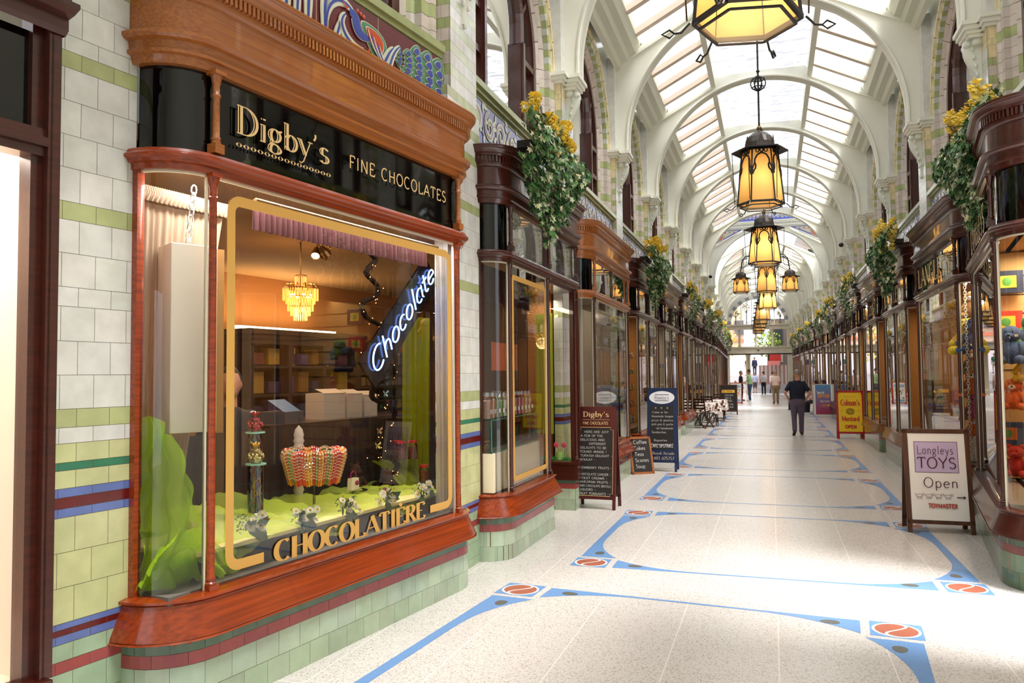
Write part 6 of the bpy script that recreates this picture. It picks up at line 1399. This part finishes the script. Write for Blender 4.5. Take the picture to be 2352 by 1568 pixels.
# candle column, tubes, canes
cn = dt('wrapped_candle', 'tall white wrapped column like a candle behind the sweet canes', 'column', -1.34, .6, .77); mb = MB(); rows = [(.034 + .003 * math.sin(i * 1.7) + .002 * math.sin(i * 4.1), i * .013) for i in range(38)]; mb.lathe([(.001, 0)] + rows + [(.026, .52), (.01, .54), (.001, .55)], seg=18); mb.build('wrapped_column', mat('white_muslin', 'd3cdbf', .8), cn, smooth=True); MB().tube([(0, 0, .54), (.003, 0, .60)], .002, 4).build('wick', DKW, cn)
ACR = glass('acrylic', refl=1.4, base=.03); MINT = mat('mint_plate', '9adbc4', .25)
RIB_C = [mat('ribbon_%d' % i, c, .3) for i, c in enumerate(('f0d040', '5abf8a', '7a5ac0', 'e05a4a', 'c0c8e0'))]
def tube_stand(x, y, h, label, seed):
    t = dt('acrylic_tube', label, 'display tube', x, y, .765); r = .045; MB().lathe([(r, 0), (r, h)], seg=20).build('clear_tube', ACR, t, smooth=True); MB().lathe([(.001, h), (r * 1.35, h), (r * 1.35, h + .008), (.001, h + .009)], seg=20).build('top_plate', MINT, t)
    rn = random.Random(seed)
    for k in range(12):
        P = [Vector((0, 0, h))]; n = 9
        for i in range(n): a = rn.uniform(0, 6.3); q = rn.uniform(.2, .9) * r; P.append(Vector((q * math.cos(a), q * math.sin(a), h * (1 - (i + 1) / n * (.99 if k < 4 else .99)) if k < 4 else h * rn.uniform(.03, .5))))
        MB().tube(smoothp(P, 4), .0032, 4).build('curled_ribbon', RIB_C[k % 5], t)
tube_stand(-2.0, .33, .365, 'shorter clear tube of curled ribbons topped with a mint plate', 1); tube_stand(-1.86, .48, .54, 'taller clear tube of curled ribbons behind the shorter one', 2)
def sweet_bag(x, y, z, c, c2, label):
    t = thing('sweet_bag', label, 'sweets', FLN @ T(x, y, z, 0, .74)); rn = random.Random(3); mb = MB()
    for k in range(70): a = rn.uniform(0, 6.3); h = rn.uniform(0, .1); q = .055 * math.sin(PI * (h + .03) / .15); mb.ball((q * math.cos(a), q * math.sin(a), h + .01), .011, 6, 4, vary(C(c), .2))
    mb.build('sweets', PAINT, t); MB().lathe([(.04, 0), (.06, .04), (.055, .09), (.015, .13), (.045, .17)], seg=12).build('cellophane', ACR, t, smooth=True); mb = MB()
    for k in range(7): a = k * .9; mb.tube([(0, 0, .13), (.03 * math.cos(a), .03 * math.sin(a), .16), (.012 * math.cos(a + .5), .012 * math.sin(a + .5), .13)], .006, 5)
    mb.build('ribbon_bow', mat('bow_' + c2, c2, .4), t)
sweet_bag(-2.0, .33, 1.14, 'e8d890', 'f0c020', 'bag of pale yellow sweets with a yellow bow on the shorter tube'); sweet_bag(-1.86, .48, 1.315, 'c84850', 'c8202a', 'bag of red sweets with a red bow on the taller tube')
bw = dt('cane_stand', 'clear stemmed bowl hung with candy canes', 'bowl', -1.41, .4, .765); MB().lathe([(.07, 0), (.07, .006), (.008, .012), (.007, .2), (.015, .24)], seg=18).build('stem', ACR, bw, smooth=True); MB().lathe([(.015, .24), (.10, .30), (.145, .375), (.155, .395)], seg=30).build('bowl', ACR, bw, smooth=True)
CC = [C('f08020'), C('d83a34'), C('f5b428'), C('8a9a4a'), C('e85a3a')]
def cane_mesh(c, L):
    mb = MB(); P = [(0, 0, 0)] + [(0, -.026 + .026 * math.cos(a), .026 * math.sin(a)) for a in [PI * i / 5 for i in range(1, 6)]] + [(0, -.056 - .0 * i, -.0 - i * L / 12) for i in range(1, 13)]
    P = [(0, 0, -.03)] + P; S_ = smoothp(P, 2); rows = 0
    for i in range(len(S_) - 1): mb.tube([S_[i], S_[i + 1]], .0068, 6, (c if i % 3 else C('f2e6d8')), cap=False)
    mb.tube([S_[-1], S_[-1] - Vector((0, 0, .03))], .0068, 6, c); return mb.mesh([PAINT])
CANES = [cane_mesh(c, .165) for c in CC]
for i in range(70):
    a = 2 * PI * i / 70; j = obj('candy_cane', CANES[(i * 7) % 5 if i % 3 else i % 5]); j.matrix_world = FLN @ T(-1.41 + .16 * math.cos(a), .4 + .16 * math.sin(a), 1.148 + .006 * math.sin(i * 5), a + PI / 2) @ Matrix.Rotation(.27, 4, 'X'); tag(j, 'candy cane hooked over the rim of the stemmed bowl', 'candy cane', 'candy canes round the bowl')
# bears, plate, jars
FUR = mat('brown_fur', '4a2a1a', .95, noise=.5, nscale=60, bump=.6)
def plush(name, label, M, m, sc=1., ear='round', muz=None, group=None, belly=None, cat='soft toy'):
    t = thing(name, label, cat, M @ Matrix.Diagonal((sc, sc, sc, 1)), group); mb = MB(); mb.ball((0, 0, .09), .085, 14, 10, sc=(1, .9, 1.15)); o = mb.build('torso', m, t, smooth=True)
    mb = MB(); mb.ball((0, -.01, .225), .07, 14, 10, sc=(1.05, .95, .95)); mb.build('head', m, t, smooth=True)
    for s in (-1, 1):
        MB().ball((s * .055, 0, .28) if ear == 'round' else (s * .075, 0, .21), .026 if ear == 'round' else .035, 10, 8, sc=(1, .5, 1) if ear == 'round' else (.5, .5, 1.5)).build('ear', m, t, smooth=True)
        mb = MB(); limb(mb, [(s * .07, -.02, .14), (s * .11, -.06, .08)], [.03, .026], 8); mb.build('arm', m, t, smooth=True)
        mb = MB(); limb(mb, [(s * .05, -.03, .03), (s * .08, -.12, .025)], [.036, .034], 8); mb.build('leg', m, t, smooth=True)
    mm = muz or m; MB().ball((0, -.07, .21), .03, 10, 8, sc=(1.1, .8, .8)).build('muzzle', mm, t, smooth=True); MB().ball((0, -.094, .217), .009, 8, 6).ball((-.025, -.068, .245), .006, 6, 5).ball((.025, -.068, .245), .006, 6, 5).build('nose_and_eyes', BLACKG, t)
    return t
plush('teddy_bear', 'brown teddy bear sitting beside the gift bag plate', FLN @ T(-.74, .6, .78, 0), FUR, .72); plush('teddy_bear', 'brown teddy bear low on the lime net at the right of the window', FLN @ T(-.48, .5, .72, .3), FUR, .7)
pl = dt('glass_plate', 'round cut-glass plate behind the daisies', 'plate', -.92, .5, .80); MB().lathe([(.03, -.03), (.03, 0), (.12, .012), (.135, .022)], seg=24).build('dish', ACR, pl, smooth=True)
gb = dt('gift_bag', 'small cream gift bag with a purple bow on the glass plate', 'gift bag', -.90, .48, .825); MB().prism([(-.045, 0), (.045, 0), (.038, .085), (-.038, .085)], -.02, .02).build('bag', mat('cream_card', 'f0e6c0', .6), gb); MB().tube([(-.03, 0, .085), (-.028, 0, .12), (0, 0, .135), (.028, 0, .12), (.03, 0, .085)], .005, 5).ball((.012, -.025, .05), .018, 8, 6).build('purple_ribbon', mat('purple_ribbon', '8a1a5a', .4), gb)
g2 = dt('gift_box', 'tiny cream gift box with a purple bow on the lime net', 'gift box', -.87, .22, .785, .3); MB().box((-.035, -.02, 0), (.035, .02, .05)).build('box', mat('cream_card'), g2); MB().ball((0, -.024, .03), .018, 8, 6).ball((0, 0, .055), .014, 8, 6).build('bow', mat('purple_ribbon'), g2)
REDL = mat('red_lid', 'b8181c', .35); JR = jar_mesh(C('b0483a'), REDL, .042, .155)
for x, y, z_, l in ((-.27, .50, .975, 'red-lidded sweet jar, leftmost on the olive cloth'), (-.17, .46, .975, 'red-lidded sweet jar, right on the olive cloth'), (-.21, .58, .975, 'red-lidded sweet jar behind the other two on the olive cloth'), (-.15, .36, .78, 'red-lidded sweet jar alone above the right-hand daisies')):
    j = obj('sweet_jar', JR); j.matrix_world = FLN @ T(x, y, z_); tag(j, l, 'jar')
DAW = sheer('daisy_white', 'ffffff', 0, .4); DAY = mat('daisy_centre', 'e0c030', .6); DLF = mat('dark_green_leaf', '3d5a34', .5, c2='5f7a4a', nscale=10)
def daisy_mesh():
    mb = MB()
    for k, (n, r, dz_) in enumerate(((16, .03, 0), (12, .022, .004))):
        for i in range(n): a = 2 * PI * i / n + k * .2; d = Vector((math.cos(a), -.15 - .2 * k, math.sin(a))); w = Vector((-math.sin(a), 0, math.cos(a))) * .004; mb.poly([d * .004, d * r * .7 - w, d * r, d * r * .7 + w])
    mb.ball((0, -.008, 0), .0085, 8, 6, mi=1); return mb.mesh([DAW, DAY])
DSY = daisy_mesh()
def daisies(x, y, z_, label, seed, n=12):
    t = dt('daisy_bunch', label, 'flowers', x, y, z_); rn = random.Random(seed); mb = MB()
    for k in range(7):
        a = rn.uniform(0, 6.3); L = rn.uniform(.07, .12); d = Vector((math.cos(a), -.4, -abs(math.sin(a)) * .9 if k < 4 else .4)).normalized(); w = d.cross(Vector((0, 1, .2))).normalized() * L * .34; o = Vector((rn.uniform(-.04, .04), -.01, rn.uniform(-.03, .02)))
        mb.poly([o, o + d * L * .3 + w * .8, o + d * L * .65 + w * .9, o + d * L, o + d * L * .65 - w * .9, o + d * L * .3 - w * .8])
    for k in range(60): p = Vector((rn.uniform(-.1, .1), rn.uniform(-.02, .02), rn.uniform(-.02, .07))); d = Vector((rn.gauss(0, 1), -.5, rn.gauss(.3, 1))).normalized() * .022; w = d.cross(Vector((0, 1, 0))).normalized() * .004; mb.poly([p - w, p + d, p + w])
    mb.build('leaves', DLF, t)
    for k in range(n): obj('daisy', DSY, t, T(rn.uniform(-.09, .09), rn.uniform(-.05, -.01), rn.uniform(-.03, .06), rn.uniform(-.6, .6), rn.uniform(.5, 1.15)) @ Matrix.Rotation(rn.uniform(-1.0, -.2), 4, 'X'))
for x, z_, l, s_ in ((-2.26, .83, 'daisies leftmost along the window stage, below the clear tubes', 1), (-1.83, .80, 'daisies second along the window stage, below the hanging canes', 2), (-1.42, .80, 'daisies third along the window stage, above the middle of the lettering', 3), (-1.0, .80, 'daisies fourth along the window stage, below the gift bag', 4), (-.55, .80, 'daisies at the right end of the window stage beside the white curtain', 5)): daisies(x, .12, z_, l, s_, 14)
t = dt('paisley_tin', 'purple ribboned gift box behind the left column of the window', 'gift box', -2.47, .32, .77); MB().lathe([(.001, 0), (.06, 0), (.06, .05), (.001, .05)], seg=18).build('tin', mat('lime_tin', 'c8d84a', .4), t); MB().ball((0, 0, .07), .03, 8, 6).tube([(0, 0, .06), (-.04, 0, .14), (-.07, 0, .24)], .008, 5).build('bow', mat('magenta_ribbon', 'b0207a', .4), t)
area('display_fill_light', FLN @ T(-1.45, .09, 2.77), 2.2, .08, 55, (1, .93, .82)); area('corner_fill_light', FLN @ T(-2.5, .14, 2.78), .4, .08, 10, (1, .95, .88)); area('shop_ceiling_light', FLN @ T(0, 2.0, 2.78), 2.5, .6, 34, (1, .66, .36))  # display and corner fills are added behind the transom to brighten stage and cream box

# ================================================================ SECOND SHOP: SWEET JARS
M2 = LSH(6.2)
def o2(mb, name, label, cat, m, M=None, group=None, smooth=False): o = mb.build(name, m, None, smooth=smooth); o.matrix_world = M2 @ (M or Matrix()); return tag(o, label, cat, group)
gs = thing('glass_counter', 'glass-topped sweet counter on a cream cloth in the second shop window', 'display case', M2); mb = MB(); mb.box((.35, .1, 1.24), (1.8, .55, 1.25)); mb.box((.35, .1, .96), (1.8, .11, 1.24)); mb.box((.35, .1, .95), (1.8, .55, .96)); mb.build('glass_case', glass('green_glass', tint=(.75, .9, .85), refl=1.4, base=.03), gs); MB().box((.35, .08, .6), (1.8, .55, .95)).build('cream_cloth', mat('cream_cloth', 'efe3c4', .8), gs)
mb = MB(); [mb.box((.35, .095, z_), (1.8, .105, z_ + .012)) for z_ in (.95, 1.24)]; mb.box((.35, .095, .95), (.362, .105, 1.25)); mb.build('green_edge', mat('glass_edge', '4a8a7a', .2), gs)
SC = [C('c87a2a'), C('7ab84a'), C('e8e2d2'), C('c23a2e'), C('d86a5a'), C('e0a8a0'), C('e0b08a')]
J2 = [jar_mesh(c, glass('jar_glass'), .062, .24) for c in SC]; J2[0] = jar_mesh(SC[0], glass('jar_glass'), .075, .25)
for i in range(12):
    j = obj('sweet_jar', J2[min(i // 2, 6)]); j.matrix_world = M2 @ T(.46 + i * .115, .2, 1.25); tag(j, 'glass jar of boiled sweets in the front row on the second shop’s counter', 'jar', 'sweet jars on the glass counter'); MB().box((-.03, -.068, .05), (.03, -.064, .09)).build('paper_label', WHB, j)
    j2 = obj('sweet_jar', J2[(i * 3) % 7]); j2.matrix_world = M2 @ T(.5 + i * .112, .38, 1.25); tag(j2, 'glass jar of boiled sweets in the back row on the second shop’s counter', 'jar', 'sweet jars on the glass counter')
rn = random.Random(9); CH = [C('5a3320'), C('3a2014'), C('d8b890'), C('b87a4a'), C('7a4a30')]
for k in range(16): mb = MB(); mb.box((-.035, -.025, 0), (.035, .025, .035), rn.choice(CH)); o2(mb, 'fudge_block', 'block of fudge or chocolate inside the glass counter', 'confectionery', PAINT, T(.5 + (k % 8) * .15, .25 + .15 * (k // 8), .962, rn.uniform(0, 3)), 'fudge in the glass counter')
o2(MB().box((.95, .3, 1.70), (1.75, .31, 1.98)), 'terracotta_panel', 'plain terracotta panel hanging in the second shop window', 'panel', mat('terracotta_panel', 'b0522a', .7))
o2(pleat(.33, 1.85, 2.35, 2.68, .2, .015, 26, None), 'pelmet', 'dark red pelmet at the top of the second shop window', 'curtain', mat('wine_cloth'), smooth=True)
o2(cloth(lambda u, v: (3.1 + .10 * u, .28 + .25 * u + .03 * math.sin(u * 16), 2.42 - 1.5 * v), 30, 10), 'green_drape', 'lime green drape hanging behind the doorway window of the second shop', 'drape', sheer('doorway_lime', 'bcd048', .15, .5), smooth=True)
hb = MB(); hb.ball((0, 0, .05), .055, 12, 8); wc = thing('watering_can', 'pale green toy watering can holding two pink lollipops in the doorway window', 'watering can', M2 @ T(3.16, .22, .6)); MB().lathe([(.045, 0), (.05, .1), (.045, .1)], seg=16).build('can', mat('pale_green', 'a8d878', .4), wc); MB().tube([(.0, -.05, .03), (0, -.1, .09)], .008, 6).build('spout', mat('pale_green'), wc)
for s in (-1, 1):
    lp = thing('lollipop', ['pink swirl lollipop, left in the toy watering can', 'pink swirl lollipop, right in the toy watering can'][s > 0], 'lollipop', M2 @ T(3.16, .22 + s * .03, .68)); MB().tube([(0, 0, 0), (0, s * .02, .07)], .003, 5).build('stick', WHB, lp); mb = MB(); mb.ball((0, s * .02, .10), .034, 12, 8, sc=(.3, 1, 1)); mb.build('swirl', mat('pink_swirl', 'd8486a', .4), lp)
mb = MB(); rn = random.Random(12)
for k in range(260): p = Vector((rn.uniform(3.1, 3.25), rn.uniform(.05, .55), .6)); mb.poly([p, p + Vector((rn.uniform(-.02, .02), .01, rn.uniform(.02, .05))), p + Vector((.004, -.008, 0))])
o = mb.build('paper_grass', mat('paper_grass', '2f8a3a', .7)); o.matrix_world = M2; tag(o, 'shredded green paper grass in the doorway window', 'decoration', kind='stuff')
area('shop_interior_light', M2 @ T(1.1, .6, 2.6), 1.2, .2, 14, (1, .84, .62)); area('shop_interior_light', M2 @ T(3.2, .5, 2.6), .1, .4, 3, (1, .9, .75))
mb = MB(); mb.box((3.42, .3, 0), (3.46, 2.2, 2.9)); mb.build('shop_back', mat('brown_room', '4a3020', .9), wallL, M=M2)
# third shop: cold counter, blind, oval sign; fourth: glass shelves of trinkets
M3 = LSH(YK[1]); M4 = LSH(YK[2])
o = MB().box((1.15, .3, 1.55), (1.95, .31, 2.6)).build('roller_blind', sheer('blind_cloth', 'd8d4c8', .1, .5)); o.matrix_world = M3; tag(o, 'pale roller blind half down in the third shop window', 'blind')
t = thing('cold_counter', 'curved white refrigerated counter of pastries in the third shop', 'display case', M3 @ T(.55, .35, .6)); MB().prism([(0, 0), (.9, 0), (.9, .35), (0, .35)], 0, .35).build('base', WHB, t, bevel=.02); MB().grid([[(x, .35 - .33 * math.cos(a), .35 + .4 * math.sin(a)) for x in (0, .9)] for a in [PI / 2 * i / 8 for i in range(9)]]).build('curved_glass', glass('jar_glass'), t); MB().box((0, .3, .73), (.9, .36, .78)).build('light_cap', mat('counter_lamp', 'ffffff', .5, emis='fff4e0', es=1.2), t)
for k in range(9): o = MB().ball((0, 0, .03), .035, 8, 6, sc=(1.3, 1, .8)).build('pastry', mat('pastry', 'd09a4a', .6, c2='8a5222', nscale=30), smooth=True); o.matrix_world = M3 @ T(.65 + .17 * (k % 5), .48 + .1 * (k // 5), .96); tag(o, 'golden pastry in the refrigerated counter', 'pastry', 'pastries in the third shop')
t = thing('oval_window_sign', 'white oval sign reading Penita’s inside the third shop window', 'sign', M3 @ T(1.45, .03, 1.30)); MB().poly([(.3 * math.cos(2 * PI * i / 32), 0, .13 * math.sin(2 * PI * i / 32)) for i in range(32)]).build('oval', mat('board_white'), t); write(t, 'Penita’s', -.17, -.02, .34, .075, y=-.003, m=mat('grey_print', '6a6a78', .6), thick=.1, thin=.05, serif=.12)
TR = [C('c9a050'), C('e8e4dc'), C('d8405a'), C('8ab8c8'), C('6a4a8a'), C('f0d8b0'), C('9ac86a')]
def shelves(M, label, x0, x1, y0, y1, zs, seed, glab, frame=True):
    t = thing('glass_shelves', label, 'shelves', M); mb = MB(); [mb.box((x0, y0, z_), (x1, y1, z_ + .008)) for z_ in zs]; mb.build('glass_shelf', glass('green_glass'), t); mb = MB(); [mb.box((x, y, .59), (x + .012, y + .012, 2.4)) for x in (x0, x1 - .012) for y in (y0, y1)]; mb.build('upright', SILV, t)
    r_ = random.Random(seed)
    for z_ in zs:
        n = int((x1 - x0) / .11)
        for i in range(n):
            k = r_.randrange(3); mb = MB(); c = r_.choice(TR); h = r_.uniform(.05, .12)
            if k == 0: mb.lathe([(.001, 0), (.03, 0), (.012, h * .4), (.035, h * .8), (.02, h)], seg=10, col=c)
            elif k == 1: mb.ball((0, 0, h * .3), h * .3, 10, 7, c).ball((0, 0, h * .72), h * .2, 8, 6, r_.choice(TR))
            else: mb.box((-.03, -.02, 0), (.03, .02, h), c).box((-.02, -.022, h * .3), (.02, -.02, h * .7), r_.choice(TR))
            o = mb.build('trinket', PAINT); o.matrix_world = M @ T(x0 + .06 + i * .11, (y0 + y1) / 2, z_ + .008, r_.uniform(-.5, .5)); tag(o, 'small ' + glab, 'ornament', glab)
shelves(M4, 'glass shelves of trinkets in the fourth shop window', .35, 1.6, .15, .4, (.75, 1.05, 1.35, 1.65, 1.95), 5, 'trinket on the fourth shop’s glass shelves')
shelves(LSH(YK[3]), 'glass shelves in the fifth left-hand shop window', .5, 3.0, .2, .4, (.8, 1.3, 1.8), 6, 'ornament on the fifth shop’s glass shelves')
# ================================================================ TOY SHOP (right)
PC = dict(y='d8b830', o='d86a28', b='3f5a86', t='b98a5a', w='e8e2d8', p='c04a7a', g='5f9a4a', k='4a3626', r='b8302a')
PM_ = {k: mat('plush_' + k, c, .95, noise=.3, nscale=60, bump=.5) for k, c in PC.items()}
MR2 = RSH(YK[1] + PB)
def toyrow(M, spec, side_lab):
    for i, (x, y, z_, c, sc, rz, l) in enumerate(spec): plush('plush_toy', l, M @ T(x, y, z_, rz), PM_[c], sc, 'round' if i % 2 else 'long', PM_['w'] if c in 'tok' else None)
# rounded near corner of the second right-hand shop: x just past 3.18
cx_ = 3.1
toyrow(MR2, [(cx_, .17, 2.28, 't', 1.1, .9, 'tan plush dog at the top of the toy shop’s rounded corner'), (cx_ - .32, .2, 1.86, 'y', 1.6, .9, 'big yellow plush toy beside the rounded corner'), (cx_ - .02, .2, 1.86, 'b', 1.5, 1.0, 'blue-grey plush toy behind the hanging chain'), (cx_ + .02, .15, 1.62, 't', 1.0, .9, 'tan plush bear below the blue-grey one'),
 (cx_, .16, 1.34, 'o', 1.2, 1.0, 'orange plush toy halfway down the rounded corner'), (cx_ + .02, .17, 1.08, 'p', 1.1, .8, 'pink plush toy halfway down the rounded corner'), (cx_, .16, .84, 'o', 1.0, .9, 'orange plush toy near the bottom of the rounded corner'), (cx_ + .04, .14, .60, 'w', 1.0, .9, 'white plush dog at the foot of the rounded corner'), (cx_ - .3, .2, .60, 'g', 1.0, .8, 'green plush frog at the foot of the window')], '')
o = MB().lathe([(.001, 0), (.12, .02), (.16, .3), (.14, .3)], seg=16).build('purple_pot', mat('purple_plastic', '5a2a66', .4), smooth=True); o.matrix_world = MR2 @ T(2.4, .35, 1.72); tag(o, 'purple plastic tub hanging in the toy shop window', 'tub')
chain('hanging_chain', 'long white plastic chain hanging in the toy shop’s rounded corner', (3.22, .06, .62), (3.20, .06, 2.72), .045, .0045, m=mat('white_plastic', 'e8e2d0', .4), M=MR2, w=.014)
o = MB().tube([(2.95, .12, 2.70), (3.1, .1, 2.72), (3.3, .25, 2.70)], .018, 8).build('strip_lamp', mat('cold_tube', 'ffffff', .3, emis='fff2dc', es=14)); o.matrix_world = MR2; tag(o, 'glowing curved strip lamp in the toy shop’s rounded corner', 'lamp')
for k in range(10): r_ = random.Random(k); o = MB().box((0, 0, 0), (.3, .08, .2 + .06 * (k % 3)), C(['c23a2e', '2a5a9a', 'e0b030', '4a8a4a', '7a4a9a'][k % 5])).box((.03, -.004, .05), (.2, 0, .14), C('e8e4dc')).build('toy_box', PAINT); o.matrix_world = MR2 @ T(.7 + .35 * (k % 5), .35, .60 + .45 * (k // 5)); tag(o, 'boxed toy stacked in the second toy shop window', 'box', 'boxed toys in the second toy shop window')
# nearest right shop: slatted wall, boxes, ball-like toys
sl = thing('slat_wall', 'cream slatted display wall in the nearest toy shop window', 'display wall', RN); mb = MB(); mb.box((-.86, .12, .6), (-.82, 1.45, 2.84)); mb.build('panel', mat('cream_slats', 'd8b87a', .6), sl); mb = MB(); [mb.box((-.83, .12, .7 + .19 * i), (-.815, 1.45, .712 + .19 * i)) for i in range(11)]; mb.build('slots', DKW, sl)
for k, (y, z_, c, c2, l) in enumerate(((.24, 2.42, '1c2a4a', 'd8c83a', 'navy toy box high on the slatted wall'), (.22, 2.02, 'd83a2a', 'f0c83a', 'red and yellow carded toy on the slatted wall'), (.2, .92, '2a4a7a', 'c87a3a', 'blue board game low on the slatted wall'), (.3, .60, 'e0b030', '2a6a9a', 'yellow toy box at the foot of the slatted wall'))):
    o = MB().box((0, 0, 0), (.26, .12, .22), C(c)).box((.04, -.005, .05), (.2, 0, .17), C(c2)).ball((.12, -.004, .11), .045, 10, 6, C('5aa04a'), sc=(1, .1, 1)).build('toy_box', PAINT); o.matrix_world = RN @ T(-.62, y - .12, z_, PI / 2); tag(o, l, 'box')
toyrow(RN, [(-.45, .24, 1.72, 'b', 1.25, 1.3, 'dark blue plush toy on the slatted wall'), (-.5, .40, 1.55, 'y', 1.1, 1.2, 'yellow plush toy on the slatted wall'), (-.48, .24, 1.28, 'o', 1.0, 1.4, 'orange plush toy on the slatted wall'), (-.42, .24, .64, 'r', 1.0, 1.3, 'red plush toy at the foot of the slatted wall'), (-.5, .42, 1.9, 'g', 1.0, 1.1, 'green plush toy high on the slatted wall')], '')
area('shop_interior_light', RN @ T(-.2, .45, 2.8), .7, .3, 16, (1, .8, .55))
area('shop_interior_light', MR2 @ T(3.15, .3, 2.74), .3, .2, 16, (1, .88, .68))  # extra light added to brighten the plush toys in the rounded corner
